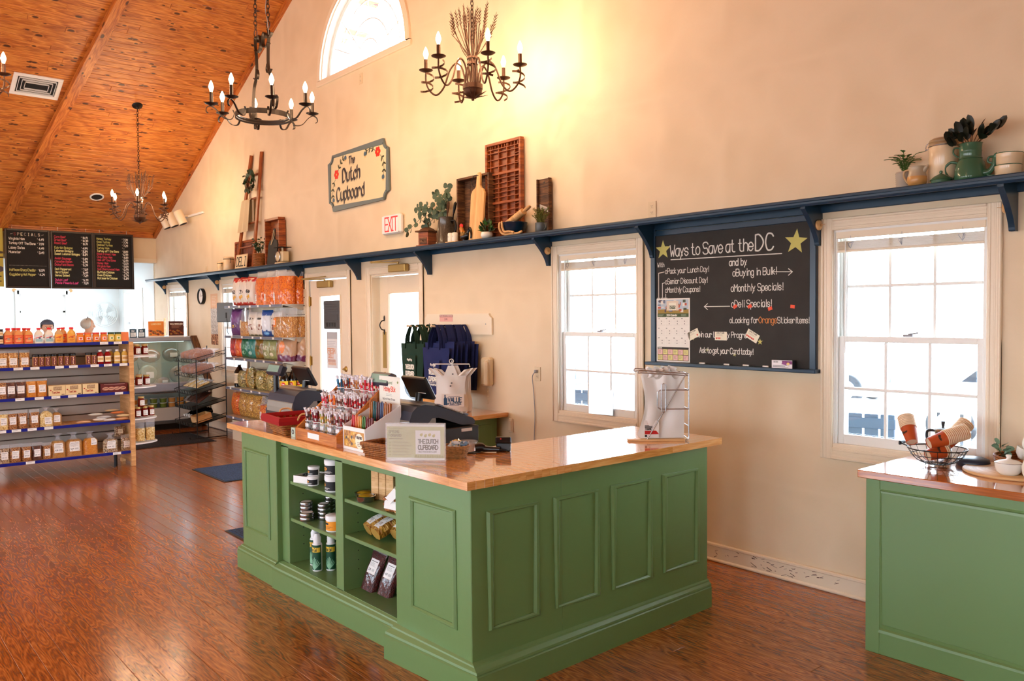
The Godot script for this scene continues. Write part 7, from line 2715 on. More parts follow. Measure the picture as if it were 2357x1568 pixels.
	for k in 3:
		bottle("soda_bottle","yellow-labelled soda bottle on the rack's fourth shelf, %s of three" % ["front","middle","rear"][k],"bottle","soda bottles on the snack rack",V(-8.92,0.69,[0.245,0.145,0.05][k]),[P2(0,0),P2(0.045,0),P2(0.05,0.012),P2(0.05,0.17),P2(0.046,0.2),P2(0.025,0.255),P2(0.014,0.27),P2(0.014,0.285),P2(0,0.285)],M.cola,[P2(0,0.285),P2(0.016,0.285),P2(0.016,0.302),P2(0,0.304)],M.white_plastic,0.0506,0.055,0.16,9,0.75)
	for k in 6:
		food_bag("candy_bag",["red and gold candy bag at the left end","big gold candy bag","second gold candy bag","third gold candy bag","red-orange candy bag with a white tag","orange candy bag with a white tag"][k]+" on the rack's lowest shelf",G,["sweets","goldmix","goldmix","goldmix","sweets","curls"][k],V([-10.42,-10.18,-9.96,-9.75,-9.52,-9.28][k],0.313,0.19),0.15,0.24,0.31,0.15,0 if k<4 else 1,k+80,Rect2(0,0,0,0) if k<4 else Rect2(0.1,0.12,0.3,0.28),0.98 if k<4 else 0.66,0)
func loaf_bag(label: String,where: Vector3,turn: float,col: Color,tilt:=0.3) -> void:
	var t:=thing("bread_loaf",label,"bread",where,turn,"bagged loaves on the bread rack")
	t.rotation=V(tilt,turn,0)
	var b:=Mb.new()
	b.sheet(func(s,u):
		var a: float=TAU*s
		var e: float=pow(maxf(0.0,1.0 - pow(absf(2.0*u - 1.0),6.0)),0.4)
		var r: float=1.0+0.05*sin(u*60.0)
		return V(cos(a)*0.058*e*r,0.055+sin(a)*0.052*e*r*(1.0 if sin(a)>0 else 0.9),(u - 0.5)*0.27),20,36)
	part(t,"loaf",b,mt("crust",Color(0.62,0.36,0.15),0.6) if not M.has("crust") else M.crust)
	var f:=Mb.new()
	f.sheet(func(s,u):
		var a: float=TAU*s
		var e: float=pow(maxf(0.0,1.0 - pow(absf(2.0*u - 1.0),8.0)),0.35)
		var r: float=1.06+0.03*sin(s*37.0+u*23.0)
		return V(cos(a)*0.06*e*r,0.056+sin(a)*0.055*e*r,(u - 0.5)*0.285),20,20)
	f.sheet(func(s,u):
		return V((s - 0.5)*lerpf(0.03,0.14,u),0.06+0.01*sin(s*20.0)+u*0.02,-0.14 - u*0.07),10,4)
	part(t,"plastic_bag",f,M.film)
func build_bread_rack() -> void:
	var R:=V(-11.1,0,0.42)
	var g:=thing("bread_rack","black wire bread rack with tilted baskets beside the deli case","rack",R)
	var im: Material=M.black_iron
	for q in [[0.33,0.19],[-0.35,0.19],[0.33,-0.2],[-0.35,-0.2]]:
		var p:=Mb.new()
		p.rod(V(q[0],0.0,q[1]),V(q[0],1.2 if q[1]<0 else 1.05,q[1]),0.007,6)
		part(g,"post",p,im)
	var ft:=Mb.new()
	for x in [0.33,-0.35]:
		ft.rod(V(x,0.012,-0.2),V(x+0.02,0.012,0.26),0.007,6)
		ft.tube(curve([V(x+0.02,0.012,0.26),V(x+0.03,0.012,0.29),V(x+0.03,0.04,0.3)],4),0.007,6)
	ft.rod(V(0.33,0.06,-0.2),V(-0.35,0.06,-0.2),0.006,6)
	part(g,"foot_frame",ft,im)
	var ys:=[1.0,0.81,0.58,0.38,0.16]
	for k in 5:
		var y: float=ys[k]
		var b:=Mb.new()
		var z0:=0.24
		var z1:=-0.2
		var up:=0.11
		for j in 8:
			var x:=-0.35+0.68*j/7.0
			b.rod(V(x,y,z0),V(x,y+up,z1),0.0032,5)
			b.rod(V(x,y,z0),V(x,y+0.05,z0+0.012),0.0032,5)
		for j in 4:
			b.rod(V(-0.35,y+up*j/3.0,lerpf(z0,z1,j/3.0)),V(0.33,y+up*j/3.0,lerpf(z0,z1,j/3.0)),0.0035,5)
		b.rod(V(-0.35,y+0.05,z0+0.012),V(0.33,y+0.05,z0+0.012),0.004,5)
		for x in [-0.35,0.33]:
			b.rod(V(x,y+0.05,z0+0.012),V(x,y+up+0.05,z1),0.004,5)
		part(g,"basket",b,im)
		if k>1:
			var pl:=Mb.new()
			pl.at(Transform3D(Basis.from_euler(V(atan2(up,z0 - z1),0,0)),V(-0.01,y+up/2+0.004,0.02)))
			pl.box(V(0,0,0),V(0.66,0.006,0.45))
			part(g,"basket_liner",pl,M.black_plastic)
	for k in 2:
		for j in 4:
			var d:=V(-0.26+j*0.165,[1.045,0.855][k],0.04)
			loaf_bag("bagged brown loaf on the %s basket of the bread rack, %s" % [["top","second"][k],ORD[j]],R+d,0.06*(j - 1),Color.WHITE,0.245)
	for j in 3:
		food_bag("flatbread_bag","flatbread bag in the bread rack's third basket, %s" % ORD[j],"flatbread bags","pasta",R+V(-0.2+j*0.19,0.665,0.16),0.0,0.16,0.26,0.04,0,j+200,Rect2(0.25,0.3,0.5,0.35),0.7,2).rotation.x=-1.2
	for j in 4:
		food_bag("jerky_bag","dark jerky pack in the fourth basket of the bread rack, %s" % ORD[j],"jerky packs","choc",R+V(-0.24+j*0.15,0.465,0.15),0.2,0.11,0.24,0.03,0,j+220,Rect2(0,0,0,0),0.95).rotation.x=-1.0
	for j in 4:
		var w:=thing("wine_bottle","white-capped dark bottle lying in the lowest basket, %s" % ORD[j],"bottle",R+V(-0.22+j*0.09,0.305,0.03),0,"bottles in the lowest bread rack basket")
		w.rotation=V(PI/2+0.245,0,0)
		var b:=Mb.new()
		b.lathe([P2(0,-0.14),P2(0.036,-0.14),P2(0.037,0.03),P2(0.015,0.08),P2(0.014,0.13),P2(0,0.13)],16)
		part(w,"glass",b,M.cola)
		var c:=Mb.new()
		c.lathe([P2(0.0155,0.1),P2(0.016,0.145),P2(0,0.146)],14)
		part(w,"capsule",c,M.paper)
	var bx:=thing("fruit_crate","small wooden crate with a green bottle in the lowest basket","crate",R+V(0.2,0.27,0.09))
	var cb:=Mb.new()
	cb.at(Transform3D(Basis.from_euler(V(0.245,0,0)),Vector3.ZERO))
	cb.box(V(0,0,0.1),V(0.2,0.09,0.012),0.002)
	cb.box(V(0,0,-0.1),V(0.2,0.09,0.012),0.002)
	cb.box(V(-0.1,0,0),V(0.012,0.09,0.2),0.002)
	cb.box(V(0.1,0,0),V(0.012,0.09,0.2),0.002)
	cb.box(V(0,-0.04,0),V(0.2,0.01,0.2))
	part(bx,"slats",cb,M.maple)
func build_deli_case() -> void:
	var z0:=0.05
	var z1:=2.6
	var zc:=(z0+z1)/2
	var L:=z1 - z0
	var g:=thing("deli_case","white refrigerated deli case with a slanted glass front","display case",V(0,0,0))
	var b:=Mb.new()
	b.box(V(-12.6,0.06,zc),V(1.1,0.12,L - 0.1))
	part(g,"plinth",b,M.black_plastic)
	var cw:=mt("case_white",Color(0.80,0.79,0.76),0.35)
	var f:=Mb.new()
	f.box(V(-12.03,0.205,zc),V(0.12,0.22,L),0.006)
	f.box(V(-13.15,0.66,zc),V(0.06,1.2,L),0.004)
	f.box(V(-12.6,0.12,zc),V(1.1,0.03,L),0.002)
	part(g,"lower_panel",f,cw)
	var k:=Mb.new()
	k.box(V(-12.0,0.115,zc),V(0.10,0.05,L),0.006)
	part(g,"bumper",k,M.grey_rubber)
	var led:=Mb.new()
	led.box(V(-11.93,0.615,zc),V(0.14,0.12,L),0.012)
	led.box(V(-12.4,0.60,zc),V(0.9,0.03,L),0.002)
	part(g,"front_ledge",led,M.dull_grey)
	var tr:=Mb.new()
	tr.box(V(-11.95,0.535,zc),V(0.03,0.02,L),0.003)
	part(g,"chrome_trim",tr,M.steel)
	var top:=Mb.new()
	top.box(V(-12.82,1.285,zc),V(0.66,0.04,L),0.006)
	top.box(V(-12.51,1.275,zc),V(0.05,0.06,L),0.008)
	part(g,"top_deck",top,M.dull_grey)
	var a:=V(-11.92,0.675,0)
	var c:=V(-12.50,1.25,0)
	for q in 3:
		var pz0:=lerpf(z0+0.05,z1,q/3.0)
		var pz1:=lerpf(z0+0.05,z1,(q+1)/3.0) - 0.008
		var p:=Mb.new()
		var nrm:=V(0.7,0.71,0)*0.003
		p.face([a+V(0,0,pz1),a+V(0,0,pz0),c+V(0,0,pz0),c+V(0,0,pz1)])
		p.face([a+V(0,0,pz0) - nrm,a+V(0,0,pz1) - nrm,c+V(0,0,pz1) - nrm,c+V(0,0,pz0) - nrm])
		part(g,"front_pane",p,clear("case_glass",Color(0.75,0.95,0.93),0.12,0.0) if q==0 else M.case_glass)
	for zz in [z0,z1]:
		var e:=Mb.new()
		e.ext([P2(-13.2,0.1),P2(-11.95,0.1),P2(-11.86,0.55),P2(-11.86,0.69),P2(-12.47,1.31),P2(-13.2,1.31)],zz - 0.02,zz+0.02)
		part(g,"end_panel",e,cw)
		var et:=Mb.new()
		et.sweep([V(-11.86,0.66,zz),V(-12.47,1.31,zz)],[P2(-0.045,-0.02),P2(0.045,-0.02),P2(0.045,0.02),P2(-0.045,0.02)],V(1,1,0).normalized())
		part(g,"wood_trim",et,M.oldwood)
	var ib:=Mb.new()
	ib.box(V(-13.1,0.95,zc),V(0.02,0.6,L - 0.06))
	part(g,"inner_back",ib,mt("case_inner",Color(0.62,0.58,0.50),0.5))
	var sh:=Mb.new()
	sh.box(V(-12.72,0.93,zc),V(0.42,0.012,L - 0.06),0.002)
	part(g,"inner_shelf",sh,M.case_glass)
	var lb:=Mb.new()
	lb.box(V(-12.45,0.30,zc),V(0.8,0.02,L - 0.06))
	part(g,"lower_deck",lb,M.dull_grey)
	var lm:=mt("case_lamp",Color(0.9,1.0,1.0),0.3)
	lm.emission_enabled=true
	lm.emission=Color(0.86,1.0,1.0)
	lm.emission_energy_multiplier=1.5
	var lt:=Mb.new()
	lt.rod(V(-12.6,1.245,z0+0.1),V(-12.6,1.245,z1 - 0.1),0.012,8)
	part(g,"case_lamp",lt,lm)
	var al:=AreaLight3D.new()
	al.name="case_light"
	al.area_size=Vector2(L - 0.2,0.05)
	al.light_color=Color(0.85,1.0,1.0)
	al.light_energy=0.35
	al.shadow_enabled=true
	al.basis=Basis(V(0,0,1),V(1,0,0),V(0,1,0))
	al.position=V(-12.6,1.228,zc)
	g.add_child(al)
	var md:=[[-12.62,0.936,0.33,0.13,0.105,Color(0.28,0.14,0.10),"dark round roast on the case's glass shelf"],[-12.62,0.936,0.63,0.14,0.1,Color(0.52,0.30,0.22),"peppered roast in the middle of the glass shelf"],[-12.6,0.936,0.96,0.15,0.08,Color(0.72,0.50,0.32),"pale turkey breast on the glass shelf"],[-12.4,0.616,0.28,0.15,0.14,Color(0.45,0.32,0.26),"large brown ham at the right end of the case floor"],[-12.3,0.616,0.55,0.09,0.06,Color(0.50,0.34,0.30),"small sliced roast on the case floor"],[-12.45,0.616,0.72,0.13,0.15,Color(0.62,0.68,0.62),"tall wrapped turkey on the case floor"],[-12.35,0.616,0.98,0.10,0.075,Color(0.56,0.46,0.38),"small wrapped roll on the case floor"],[-12.4,0.616,1.24,0.14,0.11,Color(0.66,0.66,0.60),"wide wrapped bird near the shelf unit on the case floor"]]
	for e in md:
		var t:=thing("deli_meat",e[6],"meat",V(e[0],e[1],e[2]),0,"meats in the deli case")
		var mb:=Mb.new()
		mb.col=e[5]
		mb.sheet(func(s,u):
			var th: float=TAU*s
			var ph: float=PI*u
			var r: float=1.0+0.06*sin(th*3.0+e[2]*9.0)*sin(ph*2.0)
			return V(cos(th)*sin(ph)*e[3]*0.9*r,e[4]*(1.0 - cos(ph))*1.0,-sin(th)*sin(ph)*e[3]*r),20,12)
		part(t,"meat",mb,M.any_gloss)
		var lb2:=Mb.new()
		lb2.sheet(func(s,u):
			var th: float=lerpf(-0.4,0.4,s)
			var ph: float=lerpf(1.3,1.9,u)
			return V(cos(th)*sin(ph)*e[3]*0.97,e[4]*(1.0 - cos(ph)),-sin(th)*sin(ph)*e[3]*1.07),5,5)
		part(t,"label",lb2,M.paper)
	var td:=[[0.25,Color(0.86,0.62,0.34)],[0.37,Color(0.86,0.60,0.32)],[0.49,Color(0.84,0.58,0.32)],[0.61,Color(0.42,0.48,0.20)],[0.74,Color(0.45,0.50,0.22)],[0.87,Color(0.78,0.62,0.38)],[1.0,Color(0.80,0.46,0.2)]]
	for j in td.size():
		for q in 2:
			var t:=thing("salad_tub","%s salad tub in the case's lower deck, %s from the right" % [["lower","upper"][q],["first","second","third","fourth","fifth","sixth","seventh"][j]],"tub",V(-12.14,0.311+q*0.071,td[j][0]),0,"salad tubs in the deli case")
			var mb:=Mb.new()
			mb.col=td[j][1]
			mb.lathe([P2(0,0),P2(0.042,0),P2(0.05,0.06),P2(0,0.06)],16)
			part(t,"tub",mb,M.any_gloss)
			var lid:=Mb.new()
			lid.col=Color(0.86,0.84,0.78)
			lid.lathe([P2(0,0.06),P2(0.053,0.06),P2(0.053,0.068),P2(0,0.07)],16)
			part(t,"lid",lid,M.any_gloss)
	for q in 2:
		var im:=canvas(220,260,Color(0.93,0.55,0.16) if q==0 else Color(0.30,0.11,0.09))
		fitw(im,"LUNCH BOX" if q==0 else "THE ULTIMATE LUNCH",40 if q==0 else 20,190 if q==0 else 205,56,24,Color(0.98,0.86,0.6) if q==0 else Color(0.95,0.92,0.88),2.6)
		if q==1:
			lines(im,40,70,150,5,10,Color(0.75,0.55,0.45),4,3)
		for j in 14:
			var p:=P2(20+(j*53) % 190,150+(j*37) % 70)
			dab(im,p.x,p.y,17,[Color(0.45,0.16,0.08),Color(0.25,0.12,0.08),Color(0.7,0.3,0.12)][j % 3])
			dab(im,p.x,p.y,10,[Color(0.8,0.5,0.2),Color(0.6,0.2,0.1),Color(0.5,0.55,0.2)][j % 3])
		rect(im,0,236,220,24,Color(0.92,0.90,0.88))
		var t:=thing("menu_card",["orange catering menu standing on the deli case","dark brown catering menu standing on the deli case"][q],"menu",V(-12.58,1.306,[0.55,0.26][q]),PI/2)
		t.rotation.x=0.0
		part(t,"menu_print",card(0.22,0.235,0.002),printed("menu_%d" % q,im,0.5))
	for q in 2:
		var im:=canvas(128,160,Color(0.17,0.29,0.36))
		fitw(im,"NEW!",34,98,48,22,Color(0.92,0.94,0.94),2.4)
		rect(im,16,66,96,74,Color(0.90,0.92,0.92))
		lines(im,22,74,84,6,10,Color(0.4,0.45,0.48),q,3)
		var t:=thing("notice_card","small dark blue NEW notice on the deli case, %s of two" % ["left","right"][q],"card",V(-12.58,1.306,[0.87,0.755][q]),PI/2,"blue notices on the deli case")
		part(t,"notice_print",card(0.10,0.13,0.002),printed("notice_%d" % q,im,0.5))
	var bp:=thing("clip_panel","cream panel with a wooden upright standing behind the deli case","panel",V(-13.42,1.311,0.2),PI/2)
	var b1:=Mb.new()
	b1.box(V(-0.05,0.12,0),V(0.13,0.26,0.01),0.002)
	part(bp,"panel",b1,M.cream_plastic)
	var b2:=Mb.new()
	b2.box(V(0.035,0.13,0.01),V(0.022,0.3,0.014),0.002)
	part(bp,"upright",b2,M.maple)
	var bs:=Mb.new()
	bs.box(V(-13.42,0.66,1.2),V(0.12,1.3,2.2),0.004)
	single("prep_bench","white back bench behind the deli case","bench",bs,M.deli_white)
const MENU:=[
	[["~SPECIALS~","","h"],["Virginia Ham","4.49","w"],["Turkey Off The Bone","7.59","w"],["Lacey Swiss","4.49","w"],["Muenster","3.49","w"],["","",""],["","",""],["--","",""],["Hoffmann Sharp Cheddar","6.59","g"],["Guggisberg Hot Pepper","4.29","g"]],
	[["Corn Beef","10.19","p"],["Dried Beef","14.39","p"],["Roast Beef","10.19","p"],["Eckrich Bologna","4.99","g"],["Lebanon Bologna","8.89","y"],["Sweet Lebanon Bologna","8.89","y"],["Amish Sausage","5.89","p"],["Canadian Bacon","6.99","p"],["Daisyfield Bacon","5.29","p"],["Deli Pepperoni","7.69","y"],["Hard Salami","6.49","y"],["Genoa Salami","7.29","y"],["Dutch Loaf","5.79","m"],["Pickle*Pimento Loaf","7.69","m"]],
	[["Honey Turkey","7.39","g"],["Oven Turkey","7.79","g"],["Smoked Turkey","7.29","g"],["Turkey Ham","-","g"],["Turkey off the Bone","8.89","y"],["Black Forest Ham","6.99","p"],["Chip Chop Ham","4.89","p"],["Ham off the Bone","6.99","p"],["Honey Ham","5.59","p"],["Virginia Ham","5.59","p"],["Sun Cherrywood Ham","6.99","p"],["Buffalo Chicken","9.29","y"],["Oven Chicken","6.79","y"],["Rotisserie Chicken","6.89","y"]]]
func build_deli_boards() -> void:
	var ink:={"h": Color(0.86,0.80,0.74),"w": Color(0.90,0.86,0.80),"g": Color(0.78,0.76,0.42),"y": Color(0.93,0.91,0.62),"p": Color(0.82,0.24,0.32),"m": Color(0.93,0.30,0.60),"": Color.WHITE}
	var zs:=[1.898,1.29,0.69]
	var labs:=["left deli board headed SPECIALS","middle deli board listing beef, bologna and bacon","right deli board listing turkey, ham and chicken"]
	for k in 3:
		var t:=thing("deli_board",labs[k],"menu board",V(-14.2,2.06,zs[k]),PI/2,"hand-lettered deli boards")
		var W:=420
		var H:=620
		var im:=canvas(W,H,Color(0.085,0.075,0.07))
		var rows: Array=MENU[k]
		var step:=36.0 if k>0 else 50.0
		var y:=56.0 if k>0 else 50.0
		for e in rows:
			if k==1 and e[0] in ["Eckrich Bologna","Amish Sausage","Deli Pepperoni","Dutch Loaf"]:
				y+=16
			if e[0]=="--":
				for q in 30:
					rect(im,22+q*12.8,y - 14,8,3,Color(0.7,0.68,0.62))
			elif e[2]=="h":
				var x:=40.0
				for ch in 10:
					var cc:=[Color(0.6,0.55,0.52),Color(0.5,0.16,0.14),Color(0.7,0.62,0.56),Color(0.88,0.84,0.7),Color(0.55,0.5,0.46),Color(0.85,0.8,0.72),Color(0.92,0.9,0.84),Color(0.7,0.62,0.55),Color(0.8,0.75,0.68),Color(0.6,0.55,0.52)][ch] as Color
					write(im,e[0][ch],P2(x,y),30,cc,2.6)
					x+=35
			else:
				fitw(im,e[0],22,W - (124 if e[1] else 20),y,24 if k>0 else 26,ink[e[2]],2.0)
				if e[1]:
					write(im,"'",P2(W - 112,y),24,ink["w"],1.8)
					write(im,e[1],P2(W - 96,y),24,Color(0.95,0.94,0.9),2.2,1.0)
			y+=step
		part(t,"board_face",card(0.55,0.83,0.004),printed("deli_board_%d" % k,im,0.8)).position=V(0,0.03,0.004)
		var f:=Mb.new()
		f.box(V(-0.287,0.445,0.01),V(0.026,0.89,0.022),0.004)
		f.box(V(0.287,0.445,0.01),V(0.026,0.89,0.022),0.004)
		f.box(V(0,0.875,0.01),V(0.55,0.03,0.022),0.004)
		f.box(V(0,0.015,0.01),V(0.55,0.03,0.022),0.004)
		part(t,"frame",f,mt("board_frame",Color(0.16,0.10,0.075),0.4) if k==0 else M.board_frame)
		var hk:=Mb.new()
		for x in [-0.2,0.2]:
			hk.rod(V(x,0.87,0.0),V(x,0.95,0.0),0.003,6)
		part(t,"hanger",hk,M.steel)
	var gi:=canvas(200,600,Color(0.72,0.66,0.28))
	write(gi,"L",P2(120,300),150,Color(0.2,0.16,0.12),7)
	for q in [[190,250,12],[150,330,9]]:
		dab(gi,q[0],q[1],q[2],Color(0.25,0.2,0.18))
	dab(gi,170,420,34,Color(0.33,0.29,0.30))
	write(gi,"E",P2(160,545),50,Color(0.2,0.16,0.12),5)
	var gs:=thing("olive_banner","olive green deli banner cut off by the left edge","sign",V(-14.2,2.08,2.53),PI/2)
	part(gs,"banner_print",card(0.62,0.87,0.006),printed("banner_print",gi,0.7))
	var w:=struct("window_6","bright white window in the deli kitchen back wall")
	var fr:=Mb.new()
	for q in [[1.28 - 0.40,1.5,0.07,1.19],[1.28+0.40,1.5,0.07,1.19],[1.28,2.06,0.8,0.07],[1.28,0.95,0.8,0.07]]:
		fr.box(V(-16.51,q[1],q[0]),V(0.03,q[3],q[2]),0.004)
	part(w,"casing",fr,M.window_white)
	var sa:=Mb.new()
	sa.box(V(-16.6,1.72,1.28),V(0.03,0.035,0.74),0.002)
	for z in [0.93,1.63]:
		sa.box(V(-16.6,1.5,z),V(0.03,1.05,0.04),0.002)
	part(w,"sash",sa,M.window_white)
	var pn:=Mb.new()
	pn.box(V(-16.6,1.5,1.28),V(0.005,1.0,0.66))
	part(w,"pane",pn,M.pane_glass)
	for q in [0.83,1.72]:
		var kb:=Mb.new()
		kb.at(Transform3D(Basis(Vector3.BACK,-PI/2),Vector3.ZERO))
		kb.lathe([P2(0,0),P2(0.03,0),P2(0.03,0.012),P2(0.012,0.016),P2(0,0.014)],18)
		single("pole_socket","round wooden pole socket above the kitchen window, %s" % ["right","left"][0 if q<1 else 1],"knob",kb,M.maple,V(-16.52,2.10,q),0,"wooden pole sockets in the kitchen")
	var w7:=struct("window_7","white window in the deli kitchen side wall")
	var f7:=Mb.new()
	for q in [[-16.18,1.5,0.07,1.24],[-15.07,1.5,0.07,1.24],[-15.625,2.085,1.04,0.07],[-15.625,0.915,1.04,0.07]]:
		f7.box(V(q[0],q[1],0.016),V(q[2],q[3],0.02),0.004)
	part(w7,"casing",f7,M.window_white)
	var s7:=Mb.new()
	s7.box(V(-15.625,1.5,-0.08),V(1.04,0.04,0.03),0.002)
	part(w7,"sash",s7,M.window_white)
	var p7:=Mb.new()
	p7.box(V(-15.625,1.5,-0.08),V(1.04,1.09,0.005))
	part(w7,"pane",p7,M.pane_glass)
	var fn:=thing("wall_fan","round white fan on the kitchen wall","fan",V(-16.5,1.44,0.29),PI/2)
	var fb:=Mb.new()
	for k in 7:
		var r:=0.03+k*0.033
		var pts:=[]
		for j in 28:
			var a:=TAU*j/28.0
			pts.append(V(cos(a)*r,0.23+sin(a)*r,0.09 - 0.03*pow(r/0.23,2.0)))
		fb.tube(pts,0.0035 if k<6 else 0.007,5,true)
	for j in 16:
		var a:=TAU*j/16.0
		fb.rod(V(0,0.23,0.09),V(cos(a)*0.228,0.23+sin(a)*0.228,0.06),0.002,4)
	part(fn,"guard",fb,M.window_white)
	var hb:=Mb.new()
	hb.eul(V(0,0.23,0.0),V(PI/2,0,0))
	hb.lathe([P2(0,0),P2(0.05,0),P2(0.05,0.05),P2(0.03,0.06),P2(0,0.06)],18)
	part(fn,"motor",hb,M.window_white)
	for j in 4:
		var bl:=Mb.new()
		bl.at(Transform3D(Basis(Vector3.BACK,TAU*j/4.0)*Basis(Vector3.RIGHT,0.0),V(0,0.23,0.055)))
		bl.sheet(func(s,u): return V((s - 0.5)*lerpf(0.05,0.13,u),0.04+u*0.15,(s - 0.5)*0.04),4,4)
		part(fn,"blade",bl,M.deli_white)
	var fx:=thing("kitchen_light","long ceiling light in the deli kitchen","light",V(-15.4,2.64,1.4))
	var fp:=Mb.new()
	fp.box(V(0,0.02,0),V(0.6,0.05,1.3),0.01)
	part(fx,"housing",fp,M.white_plastic)
	var fd:=mt("tube_glow",Color.WHITE,0.4)
	fd.emission_enabled=true
	fd.emission=Color(0.93,0.98,1.0)
	fd.emission_energy_multiplier=2.5
	var dp:=Mb.new()
	dp.box(V(0,-0.008,0),V(0.52,0.006,1.2))
	part(fx,"diffuser",dp,fd)
	var al:=AreaLight3D.new()
	al.name="kitchen_area_light"
	al.area_size=Vector2(0.5,1.2)
	al.light_color=Color(0.93,0.98,1.0)
	al.light_energy=KITCHEN
	al.shadow_enabled=true
	al.basis=Basis(V(1,0,0),V(0,0,-1),V(0,1,0))
	al.position=V(0,-0.02,0)
	fx.add_child(al)
func person(label: String,where: Vector3,turn: float,shirt: Color,kind: int) -> void:
	var t:=thing("person",label,"person",where,turn)
	var bones:=[
		[V(-0.1,0.06,0.05),V(-0.1,0.03,0.14),0.045,0.035],[V(0.1,0.06,0.05),V(0.1,0.03,0.14),0.045,0.035],
		[V(-0.1,0.07,0.0),V(-0.1,0.45,0.01),0.045,0.06],[V(0.1,0.07,0.0),V(0.1,0.45,0.01),0.045,0.06],
		[V(-0.1,0.45,0.01),V(-0.09,0.82,0.0),0.062,0.085],[V(0.1,0.45,0.01),V(0.09,0.82,0.0),0.062,0.085],
		[V(-0.06,0.86,0),V(0.06,0.86,0),0.115,0.115],[V(0,0.9,0),V(0,1.12,0.01),0.125,0.13],[V(-0.11,1.24,0),V(0.11,1.24,0),0.085,0.085],[V(0,1.12,0.01),V(0,1.25,0),0.13,0.10],
		[V(-0.17,1.25,0),V(-0.21,0.99,0.03),0.052,0.042],[V(0.17,1.25,0),V(0.21,0.99,0.03),0.052,0.042],
		[V(-0.21,0.99,0.03),V(-0.17,0.93,0.24),0.042,0.03],[V(0.21,0.99,0.03),V(0.17,0.93,0.24),0.042,0.03],
		[V(0,1.27,0),V(0,1.36,0.012),0.055,0.05]]
	var b:=blob(bones,0.05,0.022)
	for k in b.v.size():
		var q: Vector3=b.v[k]
		b.c[k]=Color(0.12,0.1,0.1) if q.y<0.07 else Color(0.16,0.18,0.24) if q.y<0.86 else Color(0.80,0.60,0.48) if q.y>1.31 or (q.z>0.12 and absf(q.x)>0.1) else shirt
	for s in [-1.0,1.0]:
		var hb:=[[V(s*0.168,0.93,0.26),V(s*0.16,0.925,0.31),0.024,0.022],[V(s*0.19,0.93,0.27),V(s*0.2,0.925,0.3),0.011,0.009]]
		hb[1]=[V(s*0.15,0.93,0.265),V(s*0.125,0.93,0.3),0.011,0.009]
		for f in 4:
			var x0=s*(0.145+f*0.013)
			var l: float=[0.045,0.055,0.052,0.04][f]
			hb.append([V(x0,0.925,0.315),V(x0 - s*0.002,0.918,0.315+l*0.6),0.0085,0.008])
			hb.append([V(x0 - s*0.002,0.918,0.315+l*0.6),V(x0 - s*0.004,0.9,0.315+l),0.008,0.007])
		var h:=blob(hb,0.008,0.006)
		join(b,h,Color(0.80,0.60,0.48))
	var hd:=blob([[V(0,1.475,-0.012),V(0,1.485,0.01),0.078,0.076],[V(0,1.425,0.03),V(0,1.40,0.045),0.06,0.035],[V(0,1.452,0.088),V(0,1.432,0.098),0.011,0.014],[V(-0.078,1.455,0.0),V(-0.082,1.44,-0.005),0.015,0.012],[V(0.078,1.455,0.0),V(0.082,1.44,-0.005),0.015,0.012],[V(0,1.36,0.01),V(0,1.4,0.01),0.05,0.05]],0.025,0.01)
	join(b,hd,Color(0.82,0.62,0.50))
	part(t,"body",b,M.any)
	var ey:=Mb.new()
	for s in [-1,1]:
		ey.col=Color(0.92,0.9,0.88)
		ey.ball(V(s*0.03,1.462,0.077),V(0.013,0.008,0.008),10,6)
		ey.col=Color(0.12,0.08,0.06)
		ey.ball(V(s*0.03,1.462,0.083),V(0.006,0.006,0.004),8,6)
		ey.box(V(s*0.03,1.482,0.085),V(0.032,0.005,0.006),0.002)
	ey.col=Color(0.70,0.38,0.34)
	ey.ball(V(0,1.405,0.08),V(0.022,0.006,0.008),10,6)
	part(t,"facial_features",ey,M.any)
	var hr:=Mb.new()
	hr.sheet(func(s,u):
		var a: float=TAU*s
		var fr: float=maxf(0.0,cos(a - PI*1.5))
		var low: float=lerpf(0.62,0.12,smoothstep(0.3,0.8,fr)) if kind==0 else lerpf(0.85,0.15,smoothstep(0.45,0.8,fr))
		var ph: float=u*PI*low
		var rr: float=0.093+0.003*sin(a*18.0)+(0.012 if kind==1 else 0.0)*u
		return V(cos(a)*sin(ph)*rr,1.482+cos(ph)*0.092,-sin(a)*sin(ph)*rr - 0.006),40,12)
	hr.col=Color.WHITE
	part(t,"hair",hr,mt("hair_dark",Color(0.13,0.10,0.09),0.6) if kind==0 else mt("hair_silver",Color(0.72,0.68,0.62),0.5))
	if kind==0:
		var cp:=Mb.new()
		cp.sheet(func(s,u):
			var a: float=TAU*s
			var ph: float=u*PI*0.46
			return V(cos(a)*sin(ph)*0.098,1.495+cos(ph)*0.095,-sin(a)*sin(ph)*0.1 - 0.004),30,8)
		part(t,"cap",cp,mt("cap_navy",Color(0.30,0.33,0.40),0.8))
	else:
		var ht:=Mb.new()
		ht.tube(curve([V(-0.09,1.50,-0.01),V(-0.05,1.575,0.0),V(0.0,1.585,0.0),V(0.05,1.575,0.0),V(0.09,1.50,-0.01)],5),0.004,6)
		part(t,"hair_band",ht,M.grey_rubber)
func join(b: Mb,h: Mb,col: Color) -> void:
	var f:=b.v.size()
	for k in h.v.size():
		b.v.append(h.v[k])
		b.n.append(h.n[k])
		b.u.append(h.u[k])
		b.c.append(col)
	for k in h.ix:
		b.ix.append(f+k)
func build_people() -> void:
	person("person in a dark cap behind the dressing bottles, face half hidden",V(-14.0,0.0,1.70),PI/2,Color(0.34,0.38,0.46),0)
	person("person with a silver bob seen from the side behind the deli case",V(-14.0,0.03,1.14),PI - 0.35,Color(0.72,0.72,0.74),1)
